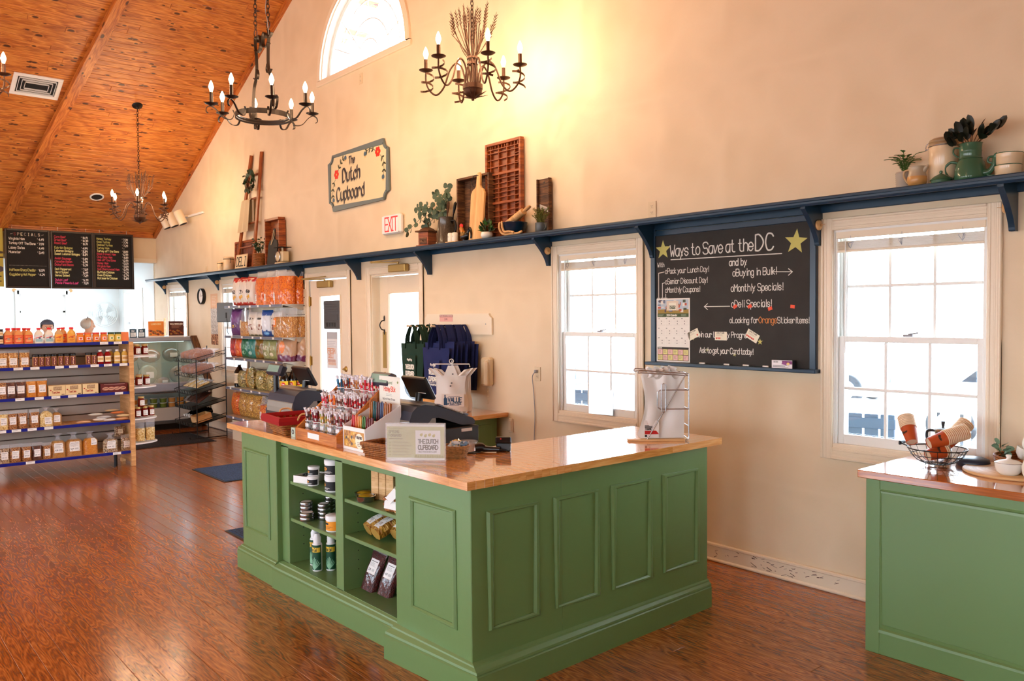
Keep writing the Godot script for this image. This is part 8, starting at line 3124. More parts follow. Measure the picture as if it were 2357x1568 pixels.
func build_mats() -> void:
	for q in [["blue_mat","blue floor mat behind the checkout counter, nearer the deli",-8.22,1.13,0.9,0.56,"mat_blue"],["blue_mat","dark blue floor mat peeking out left of the counter",-5.62,1.82,0.76,0.54,"mat_blue"],["grey_mat","large grey floor mat in front of the deli case",-10.98,0.98,1.06,1.0,"mat_grey"]]:
		var t:=thing("floor_mat",q[1],"mat",V(q[2],0,q[3]))
		var b:=Mb.new()
		b.box(V(0,0.003,0),V(q[4],0.006,q[5]),0.002)
		part(t,"rubber_edge",b,M.black_plastic)
		var p:=Mb.new()
		p.box(V(0,0.007,0),V(q[4] - 0.04,0.008,q[5] - 0.04),0.003)
		part(t,"pile",p,M[q[6]])
const CT:=0.9252
func rect_basket(t: Node3D,w: float,d: float,h: float,flare: float,rows: int,col: Color) -> void:
	for k in rows:
		var b:=Mb.new()
		b.col=col*rng.randf_range(0.88,1.08)
		var f:=1.0+flare*(k+0.5)/rows
		var pts:=[]
		var m:=14
		for s in 4:
			for j in m:
				var u:=float(j)/m - 0.5
				var o:=(0.0022 if (j+k) % 2 else -0.0022)
				match s:
					0: pts.append(V(u*w*f,0,d/2*f+o))
					1: pts.append(V(w/2*f+o,0,-u*d*f))
					2: pts.append(V(-u*w*f,0,-d/2*f - o))
					3: pts.append(V(-w/2*f - o,0,u*d*f))
		for j in pts.size():
			pts[j]+=V(0,h*(k+0.5)/rows,0)
		b.tube(pts,h/rows*0.5,5,true)
		part(t,"weaver",b,M.wicker)
	var bt:=Mb.new()
	bt.col=col*0.9
	bt.box(V(0,0.003,0),V(w,0.006,d))
	part(t,"base",bt,M.wicker)
func stick_jar(label: String,where: Vector3,cols: Array,sd: int,r:=0.036,h:=0.085) -> void:
	var t:=thing("candy_jar",label,"jar",where,0,"candy stick jars in the wooden stand")
	var g:=Mb.new()
	g.lathe([P2(0,0),P2(r,0),P2(r*1.02,0.004),P2(r*1.02,h*0.8),P2(r*0.93,h*0.9),P2(r*0.95,h),P2(r*0.9,h),P2(r*0.88,h*0.9),P2(r*0.96,h*0.78),P2(r*0.96,0.006),P2(0,0.006)],18)
	part(t,"glass",g,M.jar_glass)
	var rm:=Mb.new()
	var rp:=[]
	for j in 18:
		rp.append(V(cos(TAU*j/18.0)*r*0.97,h,sin(TAU*j/18.0)*r*0.97))
	rm.tube(rp,0.0028,5,true)
	part(t,"rim",rm,M.white_plastic)
	var rr:=RandomNumberGenerator.new()
	rr.seed=sd
	for k in 11:
		var a:=TAU*k/11.0+rr.randf()*0.4
		var b:=Mb.new()
		var q0:=V(cos(a)*r*0.5,0.01,sin(a)*r*0.5)
		var q1:=V(cos(a)*r*rr.randf_range(0.7,1.15),0.125+rr.randf()*0.02,sin(a)*r*rr.randf_range(0.7,1.15))
		var n:=8
		for j in n:
			b.col=cols[0] if j % 2==0 else cols[1+k % (cols.size() - 1)]
			b.rod(q0.lerp(q1,float(j)/n),q0.lerp(q1,float(j+1)/n),0.0048,6)
		b.col=Color(0.93,0.92,0.95)
		var d:=(q1 - q0).normalized()
		b.tube([q1,q1+d*0.006,q1+d*0.018],[0.0055,0.003,0.009],6)
		part(t,"candy_stick",b,M.any_gloss)
	part(t,"label",ring_label(Mb.new(),r*1.03,h*0.62,h*0.84,-0.55,0.55,tag_cell(1)),M.tag_sheet)
func register(label: String,where: Vector3,turn: float) -> void:
	var t:=thing("cash_register",label,"cash register",where,turn)
	var dr:=Mb.new()
	dr.box(V(0,0.046,0),V(0.42,0.092,0.42),0.004)
	part(t,"cash_drawer",dr,M.black_plastic)
	var st:=Mb.new()
	st.box(V(0.2108,0.075,-0.13),V(0.001,0.016,0.07))
	part(t,"drawer_label",st,M.paper)
	var nt:=Mb.new()
	nt.box(V(0.2108,0.055,0.09),V(0.001,0.07,0.08))
	part(t,"drawer_note",nt,mt("note_yellow",Color(0.86,0.84,0.62),0.8) if not M.has("note_yellow") else M.note_yellow)
	var prof:=[P2(0.2,0.095),P2(0.205,0.15),P2(0.19,0.19),P2(0.16,0.215),P2(0.11,0.222),P2(0.02,0.205),P2(-0.19,0.13),P2(-0.205,0.115),P2(-0.2,0.095),P2(-0.12,0.098),P2(0.03,0.15),P2(0.07,0.15),P2(0.1,0.12),P2(0.11,0.095)]
	var bd:=Mb.new()
	bd.at(Transform3D(Basis(Vector3.UP,-PI/2),Vector3.ZERO))
	bd.ext(prof,-0.185,0.185)
	part(t,"keyboard_body",bd,M.slate_plastic)
	var sv:=Mb.new()
	var arc:=[]
	for k in 9:
		var a:=-0.15+(PI*0.62)*k/8.0
		arc.append(P2(0.08+cos(a)*0.135,0.098+sin(a)*0.132))
	arc.append(P2(0.04,0.098))
	sv.at(Transform3D(Basis(Vector3.UP,-PI/2),Vector3.ZERO))
	sv.ext(arc,-0.178,0.178)
	part(t,"printer_cover",sv,M.silver_plastic)
	var ky:=Mb.new()
	for i in 11:
		for j in 6:
			ky.at(Transform3D(Basis.from_euler(V(-0.34,0,0)),V(-0.15+i*0.03,0.2 - j*0.0118,0.0 - j*0.033)))
			ky.col=Color(0.80,0.80,0.78) if (i+j) % 5 else Color(0.5,0.55,0.62)
			ky.box(V(0,0.008,0),V(0.024,0.01,0.026),0.002)
	part(t,"keys",ky,M.any)
	var sc:=Mb.new()
	sc.at(Transform3D(Basis.from_euler(V(0.5,0,0)),V(0.06,0.265,0.05)))
	sc.box(V(0,0.04,0),V(0.22,0.13,0.022),0.005)
	sc.rst()
	sc.rod(V(0.06,0.2,0.07),V(0.06,0.27,0.06),0.02,10)
	part(t,"operator_screen",sc,M.black_plastic)
	var ln:=Mb.new()
	ln.at(Transform3D(Basis.from_euler(V(0.5,0,0)),V(0.06,0.265,0.05)))
	ln.box(V(0.03,0.015,0.0115),V(0.07,0.003,0.001))
	part(t,"screen_mark",ln,M.paper)
	var po:=Mb.new()
	po.rod(V(-0.13,0.092,0.17),V(-0.13,0.31,0.17),0.018,12)
	part(t,"display_pole",po,M.black_plastic)
	var ds:=Mb.new()
	ds.at(Transform3D(Basis.from_euler(V(-0.35,0,0)),V(-0.12,0.335,0.17)))
	ds.box(V(0,0,0),V(0.2,0.075,0.05),0.012)
	part(t,"customer_display",ds,M.slate_plastic)
	var lc:=Mb.new()
	lc.at(Transform3D(Basis.from_euler(V(-0.35,0,0)),V(-0.12,0.335,0.17)))
	lc.box(V(0,0.002,0.0255),V(0.16,0.045,0.002),0.002)
	part(t,"display_window",lc,mt("lcd",Color(0.52,0.66,0.60),0.25) if not M.has("lcd") else M.lcd)
func build_counter_goods() -> void:
	rng.seed=99
	var rb:=thing("lined_basket","woven basket with a red cloth liner at the left end of the counter","basket",V(-4.435,CT,2.255),-0.1)
	rect_basket(rb,0.20,0.19,0.085,0.42,7,Color(0.86,0.62,0.34))
	var li:=Mb.new()
	var q:=[V(-0.147,0.085,0.14),V(0.147,0.085,0.14),V(0.147,0.085,-0.14),V(-0.147,0.085,-0.14)]
	li.sweep(q,[P2(-0.012,-0.02),P2(0.008,-0.022),P2(0.012,0.0),P2(0.006,0.02),P2(-0.006,0.022),P2(-0.014,0.0)],Vector3.UP,true)
	li.face([V(-0.12,0.03,0.11),V(0.12,0.03,0.11),V(0.12,0.03,-0.11),V(-0.12,0.03,-0.11)])
	for k in 4:
		var a: Vector3=q[k]
		var b: Vector3=q[(k+1) % 4]
		li.face([a*V(0.95,1.1,0.95),b*V(0.95,1.1,0.95),b*V(0.8,0.35,0.78),a*V(0.8,0.35,0.78)])
	part(rb,"cloth_liner",li,mt("liner_red",Color(0.62,0.02,0.03),0.85))
	var hn:=Mb.new()
	for s in [-1.0,1.0]:
		hn.tube(curve([V(s*0.15,0.075,0.045),V(s*0.165,0.115,0.03),V(s*0.168,0.122,0.0),V(s*0.165,0.115,-0.03),V(s*0.15,0.075,-0.045)],5),0.0055,7)
	part(rb,"handle",hn,M.maple)
	for k in 9:
		var fk:=Mb.new()
		fk.ext([P2(-0.006,0),P2(0.006,0),P2(0.007,0.1),P2(0.011,0.12),P2(0.011,0.155),P2(0.006,0.155),P2(0.005,0.125),P2(0.002,0.155),P2(-0.002,0.155),P2(-0.005,0.125),P2(-0.006,0.155),P2(-0.011,0.155),P2(-0.011,0.12),P2(-0.007,0.1)],-0.0012,0.0012)
		var o:=single("wooden_fork","wooden fork lying in the red-lined basket, number %s in the fan" % ["one","two","three","four","five","six","seven","eight","nine"][k],"fork",fk,M.maple,V(-4.40+0.01*k,CT+0.04+0.003*k,2.24 - 0.012*k))
		o.rotation=V(0.2+0.03*k,0.9,-0.9+0.05*k)
		o.set_meta("group","wooden forks in the basket")
		o.set_meta("label","wooden fork sticking out of the red-lined basket")
	var pn:=thing("paper_notice","white sheet of paper standing tilted behind the red-lined basket","paper",V(-4.97,CT,2.12),0.75)
	var pi:=canvas(200,260,Color(0.94,0.94,0.95))
	lines(pi,40,60,120,9,16,Color(0.78,0.78,0.8),7,3)
	var ps:=part(pn,"sheet",card(0.19,0.17,0.001),printed("notice_print",pi,0.8))
	ps.rotation=V(-0.25,0,-0.16)
	var tb:=thing("tea_box","tiny pale green box between basket and candy stand","box",V(-4.262,CT,2.335))
	var tbb:=Mb.new()
	tbb.box(V(0,0.026,0),V(0.05,0.052,0.035),0.001)
	part(tb,"carton",tbb,mt("tea_green",Color(0.74,0.80,0.72),0.6))
	var to:=Mb.new()
	to.eul(V(0,0.028,0.018),V(PI/2,0,0))
	to.lathe([P2(0.008,0),P2(0.014,0),P2(0.014,0.0008),P2(0.008,0.0008)],16)
	part(tb,"emblem",to,M.black_plastic)
	var cs:=thing("candy_stand","three-tier stepped wooden stand for candy stick jars","stand",V(-3.96,CT,2.195))
	for x in [-0.225,0.225]:
		var sd:=Mb.new()
		sd.at(Transform3D(Basis(Vector3.UP,-PI/2),V(x,0,0)))
		sd.ext([P2(-0.16,0),P2(0.175,0),P2(0.175,0.06),P2(-0.12,0.31),P2(-0.16,0.31)],-0.008,0.008)
		var so:=part(cs,"side_panel",sd,M.cherry)
	var fr:=Mb.new()
	fr.box(V(0,0.032,0.168),V(0.434,0.064,0.014),0.002)
	part(cs,"front_board",fr,M.cherry)
	for k in 3:
		var tr:=Mb.new()
		tr.box(V(0,0.01+k*0.085,0.105 - k*0.098),V(0.434,0.012,0.11),0.001)
		tr.box(V(0,0.06+k*0.085,0.05 - k*0.098),V(0.434,0.09,0.008))
		part(cs,"tier",tr,M.cherry)
	part(cs,"name_tag",card(0.13,0.03),M.paper).position=V(-0.02,0.02,0.1755)
	var W:=Color(0.93,0.92,0.92)
	var tiers:=[
		[[Color(0.28,0.16,0.12),W,Color(0.5,0.2,0.15)],[Color(0.62,0.10,0.14),W,Color(0.4,0.08,0.2)],[Color(0.86,0.66,0.28),W,Color(0.55,0.6,0.3)],[Color(0.70,0.45,0.30),W,Color(0.35,0.12,0.12)],[Color(0.45,0.08,0.12),W,Color(0.7,0.2,0.2)]],
		[[Color(0.86,0.22,0.26),W,Color(0.9,0.4,0.5)],[Color(0.96,0.42,0.12),W,Color(0.98,0.55,0.2)],[Color(0.45,0.26,0.22),W,Color(0.7,0.5,0.45)],[Color(0.68,0.10,0.16),W,Color(0.8,0.3,0.3)],[Color(0.8,0.16,0.2),W,Color(0.5,0.1,0.14)]],
		[[Color(0.10,0.38,0.52),Color(0.3,0.55,0.68),Color(0.12,0.42,0.6)],[Color(0.55,0.16,0.12),W,Color(0.66,0.36,0.14)],[Color(0.72,0.42,0.14),W,Color(0.8,0.55,0.3)],[Color(0.85,0.08,0.16),W,Color(0.9,0.2,0.3)],[Color(0.88,0.14,0.26),W,Color(0.95,0.35,0.45)]]]
	for k in 3:
		for j in 5:
			stick_jar("candy stick jar on the stand's %s tier, %s" % [["front","middle","top"][k],ORD[j]],V(-3.96 - 0.172+j*0.086,CT+0.0165+k*0.085,2.195+0.105 - k*0.098),tiers[k][j],k*10+j)
	var hs:=thing("honey_display","white card display box full of coloured honey straws","display",V(-3.615,CT,2.225))
	var hb:=Mb.new()
	hb.box(V(0,0.058,0.105),V(0.22,0.116,0.004))
	for x in [-0.11,0.11]:
		hb.at(Transform3D(Basis(Vector3.UP,-PI/2),V(x,0,0)))
		hb.ext([P2(-0.1,0),P2(0.107,0),P2(0.107,0.116),P2(-0.1,0.22)],-0.002,0.002)
	hb.rst()
	hb.box(V(0,0.003,0),V(0.22,0.006,0.2))
	hb.box(V(0,0.11,-0.1),V(0.22,0.22,0.004))
	hb.box(V(0,0.07,0.0),V(0.216,0.14,0.003))
	part(hs,"box",hb,M.paper)
	var hi:=canvas(256,136,Color(0.95,0.94,0.92))
	rect(hi,8,22,240,100,Color(0.80,0.58,0.30))
	var r3:=RandomNumberGenerator.new()
	r3.seed=4
	for k in 60:
		dab(hi,14+r3.randf()*150,28+r3.randf()*84,9,[Color(0.86,0.66,0.25),Color(0.62,0.42,0.25),Color(0.35,0.32,0.33),Color(0.93,0.78,0.45)][r3.randi() % 4])
	dab(hi,190,76,46,Color(0.95,0.93,0.84))
	fitw(hi,"FRUIT BEE",160,222,62,14,Color(0.2,0.18,0.15),2)
	lines(hi,168,84,46,3,10,Color(0.4,0.36,0.3),3,3)
	part(hs,"front_print",card(0.214,0.112),printed("honey_print",hi,0.5)).position=V(0,0.002,0.1072)
	var cols:=[Color(0.80,0.03,0.03),Color(0.95,0.48,0.16),Color(0.93,0.66,0.30),Color(0.28,0.52,0.16),Color(0.50,0.03,0.03),Color(0.46,0.02,0.03)]
	var cols2:=[Color(0.72,0.42,0.08),Color(0.04,0.36,0.38),Color(0.35,0.06,0.08),Color(0.25,0.30,0.48),Color(0.68,0.40,0.12),Color(0.66,0.36,0.08)]
	for row in 2:
		for k in 24:
			var s:=Mb.new()
			s.col=(cols if row==0 else cols2)[int(k/4.0)]*(1.0+0.06*sin(k*2.3))
			var x:=-0.1+k*0.0087
			var top: float=0.165+(0.065 if row else 0.0)+0.004*sin(k*1.7)
			var z: float=(0.06 if row==0 else -0.045)+0.012*(k % 2)
			s.rod(V(x,0.01,z),V(x,top,z - 0.01),0.0042,6)
			part(hs,"honey_straw",s,M.any_gloss)
	var ci:=canvas(300,240,Color(0.93,0.92,0.87))
	fitw(ci,"Flavored",110,190,62,22,Color(0.55,0.62,0.5),2)
	fitw(ci,"Honey Stix",70,235,122,42,Color(0.88,0.42,0.34),4)
	lines(ci,100,146,100,2,12,Color(0.6,0.6,0.58),3,3)
	fitw(ci,"Natural Honey Straws",50,260,196,16,Color(0.55,0.52,0.48),1.5)
	star_fill(ci,P2(30,40),16,Color(0.52,0.58,0.3))
	star_fill(ci,P2(268,44),16,Color(0.52,0.58,0.3))
	part(hs,"header_card",card(0.2,0.15,0.002),printed("honey_card",ci,0.7)).position=V(0.0,0.21,-0.105)
	var wb:=thing("wicker_basket","shallow tan wicker basket behind the acrylic sign","basket",V(-3.40,CT,2.285),0.2)
	rect_basket(wb,0.15,0.12,0.055,0.22,6,Color(0.72,0.50,0.28))
	var rim:=Mb.new()
	rim.col=Color(0.78,0.56,0.33)
	rim.tube([V(-0.09,0.058,0.072),V(0.0,0.06,0.074),V(0.09,0.058,0.072),V(0.092,0.058,0),V(0.09,0.058,-0.072),V(0,0.06,-0.074),V(-0.09,0.058,-0.072),V(-0.092,0.058,0)],0.008,7,true)
	part(wb,"braided_rim",rim,M.wicker)
	var as_:=thing("counter_sign","acrylic holder with a pale green SPRING FORWARD sign on the counter corner","sign",V(-3.15,CT,2.274),0.74)
	var si:=canvas(560,350,Color(0.80,0.78,0.58))
	rect(si,0,0,560,22,Color(0.93,0.92,0.88))
	rect(si,0,328,560,22,Color(0.93,0.92,0.88))
	var sg:=Color(0.48,0.47,0.34)
	lines(si,20,40,160,1,8,sg,2,2)
	write(si,"SPRING",P2(20,84),24,sg,1.7,1.6)
	write(si,"FORWARD",P2(20,122),24,sg,1.7,1.6)
	lines(si,20,140,170,1,8,sg,3,5)
	for k in 5:
		dab(si,30,180+k*30,8,Color(0.66,0.68,0.44))
		lines(si,54,174+k*30,190,2,9,Color(0.60,0.58,0.44),5+k,3)
	rect(si,280,60,240,232,Color(0.95,0.93,0.91))
	for k in 4:
		dab(si,336+k*40,104+8*(k % 2),14,Color(0.72,0.70,0.42))
		dab(si,342+k*40,96+8*(k % 2),10,Color(0.80,0.74,0.48))
	fitw(si,"THE DUTCH",306,500,186,44,Color(0.24,0.25,0.22),4.2)
	fitw(si,"CUPBOARD",306,500,246,44,Color(0.24,0.25,0.22),4.2)
	fitw(si,"BULK FOOD & REFILLERY",310,496,276,13,Color(0.55,0.54,0.5),1.4)
	for k in 60:
		var gx:=270+k*4.8
		pline(si,P2(gx,328),P2(gx+4*sin(k*1.3),328 - 14 - 14*absf(sin(k*2.1))),1.4,[Color(0.50,0.50,0.26),Color(0.66,0.64,0.36)][k % 2])
	part(as_,"sign_print",card(0.272,0.165,0.0008),printed("spring_print",si,0.6)).position=V(0,0.006,0.0)
	var ac:=Mb.new()
	ac.box(V(0,0.089,0.003),V(0.284,0.178,0.002),0.0005)
	ac.box(V(0,0.089,-0.002),V(0.284,0.178,0.002),0.0005)
	ac.box(V(0,0.0015,-0.028),V(0.284,0.003,0.055),0.0005)
	part(as_,"acrylic_holder",ac,M.acrylic)
	register("black cash register with a receipt printer behind the acrylic sign",V(-3.6,CT,1.925),0.0)
	register("black cash register behind the wooden candy stand",V(-4.80,CT,1.975),0.0)
	var cb:=thing("white_basket","small white woven bowl of wrapped candies right of the acrylic sign","basket",V(-3.105,CT,2.075))
	weave(cb,0.043,0.062,0.06,9,14,Color(1.15,1.1,1.0))
	rng.seed=55
	for k in 14:
		var cd:=Mb.new()
		var at:=V(rng.randf_range(-0.035,0.035),0.05+rng.randf()*0.022,rng.randf_range(-0.035,0.035))
		var d:=V(rng.randf_range(-1,1),rng.randf_range(-0.3,0.3),rng.randf_range(-1,1)).normalized()
		cd.col=[Color(0.85,0.88,0.92),Color(0.45,0.58,0.68),Color(0.90,0.80,0.50),Color(0.8,0.86,0.9)][k % 4]
		cd.tube([at - d*0.022,at - d*0.013,at - d*0.01,at+d*0.01,at+d*0.013,at+d*0.022],[0.009,0.003,0.009,0.009,0.003,0.009],7)
		var o:=single("wrapped_candy","wrapped candy in the small white woven bowl","candy",cd,M.any_gloss,V(-3.105,CT,2.075),0,"wrapped candies in the white bowl")
	var ctn:=Mb.new()
	ctn.lathe([P2(0,0),P2(0.042,0),P2(0.052,0.045),P2(0.056,0.046),P2(0.056,0.049),P2(0.05,0.048),P2(0.04,0.004),P2(0,0.004)],26)
	single("plastic_tub","clear plastic tub behind the small white woven bowl","tub",ctn,M.acrylic,V(-3.215,CT,1.93))
	var sn:=thing("barcode_scanner","black handheld scanner lying on the counter with its cord","scanner",V(-3.13,CT,1.885),0.9)
	var sb:=Mb.new()
	sb.tube([V(-0.045,0.022,0),V(-0.03,0.024,0),V(-0.012,0.024,0),V(0.0,0.02,0)],[0.018,0.024,0.022,0.016],12)
	sb.tube([V(-0.01,0.018,0),V(0.03,0.016,0.012),V(0.075,0.015,0.02)],[0.015,0.014,0.011],10)
	part(sn,"scanner_body",sb,M.black_plastic)
	var cr:=Mb.new()
	cr.tube(curve([V(0.075,0.015,0.02),V(0.11,0.006,0.01),V(0.1,0.005,-0.05),V(0.02,0.005,-0.05),V(-0.06,0.005,0.03),V(-0.09,0.005,0.05),V(-0.07,0.005,0.065),V(-0.02,0.006,0.045)],6),0.003,6)
	part(sn,"cord",cr,M.black_plastic)
	var cd2:=thing("card_reader","small black card reader standing on the counter","card reader",V(-3.085,CT,1.80),0.8)
	var c1:=Mb.new()
	c1.box(V(0,0.022,-0.006),V(0.072,0.044,0.04),0.005)
	c1.at(Transform3D(Basis.from_euler(V(-0.5,0,0)),V(0,0.052,0.0)))
	c1.box(V(0,0,0),V(0.078,0.034,0.03),0.005)
	part(cd2,"housing",c1,M.black_plastic)
	var c2:=Mb.new()
	c2.eul(V(-0.012,0.062,0.012),V(PI/2 - 0.5,0,0))
	c2.lathe([P2(0,0),P2(0.004,0),P2(0.004,0.002),P2(0,0.002)],10)
	part(cd2,"logo_dot",c2,mt("dot_red",Color(0.8,0.2,0.2),0.5))
	build_bag_rack()
func build_bag_rack() -> void:
	var t:=thing("bag_dispenser","chrome wire rack on a wooden base for checkout bags, at the end of the counter","rack",V(-2.80,CT,0.935),0.866)
	var bp:=Mb.new()
	bp.box(V(-0.04,0.006,0.06),V(0.3,0.012,0.05),0.002)
	part(t,"base_plank",bp,M.maple)
	var w:=Mb.new()
	for z in [-0.07,0.075]:
		w.tube(curve([V(-0.10,0.01,z),V(0.10,0.005,z),V(0.128,0.012,z),V(0.13,0.04,z)],4),0.0035,7)
		w.rod(V(0.13,0.04,z),V(0.13,0.355,z),0.0035,7)
		w.rod(V(-0.09,0.01,z),V(0.12,0.36,z),0.0035,7)
		w.rod(V(0.13,0.355,z),V(-0.12,0.375,z),0.003,7)
		w.rod(V(0.13,0.345,z),V(-0.12,0.362,z),0.003,7)
		w.tube(curve([V(-0.12,0.375,z),V(-0.135,0.372,z),V(-0.135,0.362,z),V(-0.12,0.362,z)],4),0.003,7)
	for y in [0.355,0.27,0.17,0.08,0.012]:
		w.rod(V(0.13,y,-0.07),V(0.13,y,0.075),0.003,7)
	var lp:=[V(0.13,0.27,0.078),V(-0.02,0.27,0.078),V(-0.035,0.26,0.078),V(-0.035,0.18,0.078),V(-0.02,0.17,0.078),V(0.13,0.17,0.078)]
	w.tube(lp,0.0032,7)
	w.tube([V(-0.014,0.3,0.08),V(-0.002,0.305,0.08),V(0.008,0.3,0.08),V(0.008,0.16,0.08),V(-0.003,0.15,0.08),V(-0.014,0.16,0.08)],0.003,7,true)
	part(t,"wire_frame",w,M.steel)
	var bm:=mt("bag_film",Color(0.90,0.89,0.87),0.4)
	bm.backlight_enabled=true
	bm.backlight=Color(0.25,0.25,0.25)
	for k in 4:
		var b:=Mb.new()
		var zz:=0.055 - k*0.034
		b.sheet(func(s,u):
			var wob: float=0.012*sin(s*9.0+k)*sin(u*5.0)+0.02*sin(PI*u)*(1.0 - s)
			return V(lerpf(-0.125+0.02*u+0.03*sin(PI*u),0.115 - 0.05*(1.0 - u)*sin(s*3.0),s),0.014+u*(0.33+0.02*sin(s*14.0+k)),zz+wob),16,14)
		var pr:=single("checkout_bag","white checkout bag hanging in the chrome rack, %s" % ["front one with red and black print","second from the front","third from the front","rearmost"][k],"bag",b,bm,t.position,t.rotation.y,"checkout bags in the chrome rack")
		var hl:=Mb.new()
		hl.sheet(func(s,u): return V(-0.06+k*0.045+(s - 0.5)*0.05+0.01*sin(u*6.0),0.335+u*0.06*(1.0 - 0.3*s),zz+0.012*sin(s*7.0+k)),8,6)
		part(pr,"handle_tab",hl,bm)
		if k==0:
			var im:=canvas(160,160,Color(0.9,0.89,0.87))
			rect(im,10,96,120,34,Color(0.75,0.05,0.08))
			tri_fill(im,P2(130,96),P2(160,130),P2(130,130),Color(0.75,0.05,0.08))
			rect(im,10,44,80,26,Color(0.45,0.45,0.45))
			fitw(im,"THANK",14,110,90,20,Color(0.12,0.12,0.12),2.5)
			rect(im,10,134,24,20,Color(0.1,0.1,0.1))
			dab(im,50,24,10,Color(0.8,0.2,0.15))
			part(pr,"print",card(0.08,0.09,0.001),printed("bag_print",im,0.5)).position=V(-0.066,0.02,zz+0.018)
func tub(called: String,label: String,group: String,where: Vector3,r: float,h: float,cell: int,turn: float,body: Material=null) -> void:
	bottle(called,label,"tub",group,where,[P2(0,0),P2(r*0.95,0),P2(r,0.004),P2(r,h*0.72),P2(0,h*0.72)],body if body else M.white_plastic,[P2(0,h*0.72),P2(r*1.06,h*0.72),P2(r*1.06,h*0.97),P2(r,h),P2(0,h)],M.white_plastic,r*1.015,h*0.1,h*0.66,cell,turn,1.45)
func build_bay_goods() -> void:
	var y1:=0.6375
	var tr:=thing("paper_tray","white paper tray of little tubes on the upper left shelf of the counter","tray",V(-4.385,y1,2.19),0.35)
	var t1:=Mb.new()
	t1.box(V(0,0.002,0),V(0.11,0.004,0.16))
	for x in [-0.055,0.055]:
		t1.box(V(x,0.02,0),V(0.003,0.04,0.16))
	for z in [-0.08,0.08]:
		t1.box(V(0,0.02,z),V(0.11,0.04,0.003))
	part(tr,"tray",t1,M.paper)
	for k in 5:
		var tt:=Mb.new()
		tt.rod(V(-0.035+k*0.017,0.03,-0.06),V(-0.035+k*0.017,0.035,0.02),0.007,8)
		part(tr,"lip_balm",tt,M.black_plastic)
	for k in 4:
		tub("salve_jar","small white salve jar on the upper left shelf, %s" % ["front","stacked on the front one","at the back","stacked at the back"][k],"small salve jars",V([-4.262,-4.272,-4.225,-4.23][k],y1+[0.0,0.0535,0.0,0.0535][k],[2.235,2.225,2.14,2.14][k]),0.032,0.053,10,0.5)
	for k in 4:
		tub("ointment_tub","tall white ointment tub with a black label, %s" % ["front column, lower","front column, upper","rear column, lower","rear column, upper"][k],"large ointment tubs",V([-4.04,-4.04,-4.115,-4.115][k],y1+[0.0,0.0885,0.0,0.0885][k],[2.225,2.225,2.165,2.165][k]),0.046,0.088,10,0.2+0.3*k)
	var ud:=canvas(128,128,Color(0.05,0.05,0.06))
	star_fill(ud,P2(40,34),20,Color(0.8,0.6,0.2))
	fitw(ud,"BALM",16,110,92,30,Color(0.8,0.62,0.3),3)
	single("display_card","small black display card behind the ointment tubs","card",card(0.075,0.09,0.002),printed("black_card",ud,0.5),V(-4.25,y1+0.085,2.06),0.5).position.y=y1
	var y2:=0.4195
	var tins:=[[-4.415,2.205,0.038,4],[-4.345,2.235,0.042,2],[-4.30,2.15,0.036,4],[-4.36,2.08,0.03,6]]
	for k in tins.size():
		var e: Array=tins[k]
		for j in e[3]:
			var t:=thing("salve_tin","round metal salve tin, %s of the stack %s" % [["lowest","second","third","fourth","fifth","topmost"][j],["nearest the left side","in front with a pale lid","in the middle","at the back"][k]],"tin",V(e[0],y2+j*0.0235,e[1]),0,"salve tins in the counter")
			var b:=Mb.new()
			b.lathe([P2(0,0),P2(e[2]*0.96,0),P2(e[2],0.002),P2(e[2],0.013),P2(e[2]*1.03,0.0135),P2(e[2]*1.03,0.021),P2(e[2]*0.98,0.023),P2(0,0.023)],24)
			part(t,"tin",b,M.tin)
			var l:=Mb.new()
			l.lathe([P2(e[2]*0.8,0.0231),P2(0,0.0233)],20)
			part(t,"lid_label",l,M.paper)
	for k in 3:
		tub("yellow_tub","orange-labelled tub on the middle left shelf, %s" % ["in front","lower of the pair behind the stile","upper of the pair behind the stile"][k],"orange-labelled tubs",V([-4.035,-3.96,-3.96][k],y2+[0.0,0.0,0.0885][k],[2.23,2.2,2.2][k]),0.042,0.088,11,0.1)
	var y3:=0.1515
	for k in 5:
		bottle("aloe_bottle","green aloe gel bottle with a white pump cap, %s" % ["left","front middle","right","behind the middle one","half hidden by the stile"][k],"bottle","aloe bottles in the counter",V([-4.345,-4.235,-4.195,-4.27,-3.96][k],y3,[2.19,2.23,2.165,2.12,2.2][k]),[P2(0,0),P2(0.026,0),P2(0.028,0.004),P2(0.028,0.15),P2(0.024,0.158),P2(0,0.158)],M.white_plastic,[P2(0,0.158),P2(0.021,0.158),P2(0.022,0.19),P2(0.016,0.2),P2(0.014,0.212),P2(0,0.213)],M.white_plastic,0.0284,0.008,0.15,12,0.2+0.25*k,1.5)
	var y4:=0.6425
	for k in 2:
		var t:=thing("candle_tin",["clear-topped candle tin with yellow wax on the upper right shelf","second candle tin leaning in front on the upper right shelf"][k],"candle",V([-3.75,-3.675][k],y4,[2.20,2.235][k]),0,"candle tins in the counter")
		var b:=Mb.new()
		b.lathe([P2(0,0),P2(0.04,0),P2(0.046,0.012),P2(0.05,0.028),P2(0.053,0.031),P2(0.046,0.032),P2(0.042,0.02),P2(0,0.018)],28)
		part(t,"tin",b,M.tin)
		var l:=Mb.new()
		l.lathe([P2(0.044,0.024),P2(0.03,0.036),P2(0,0.037)],24)
		part(t,"wax",l,mt("wax",Color(0.72,0.58,0.12),0.3) if k==0 else M.wax)
	var wc:=thing("wooden_crate_box","upright pale wooden slat box on the upper right shelf of the counter","box",V(-3.66,y4,2.10),0.35)
	for k in 3:
		var s:=Mb.new()
		s.box(V(-0.046+k*0.046,0.085,0.06),V(0.043,0.17,0.008),0.002)
		part(wc,"front_slat",s,M.maple)
	var s2:=Mb.new()
	s2.box(V(0.068,0.085,0),V(0.01,0.17,0.128),0.002)
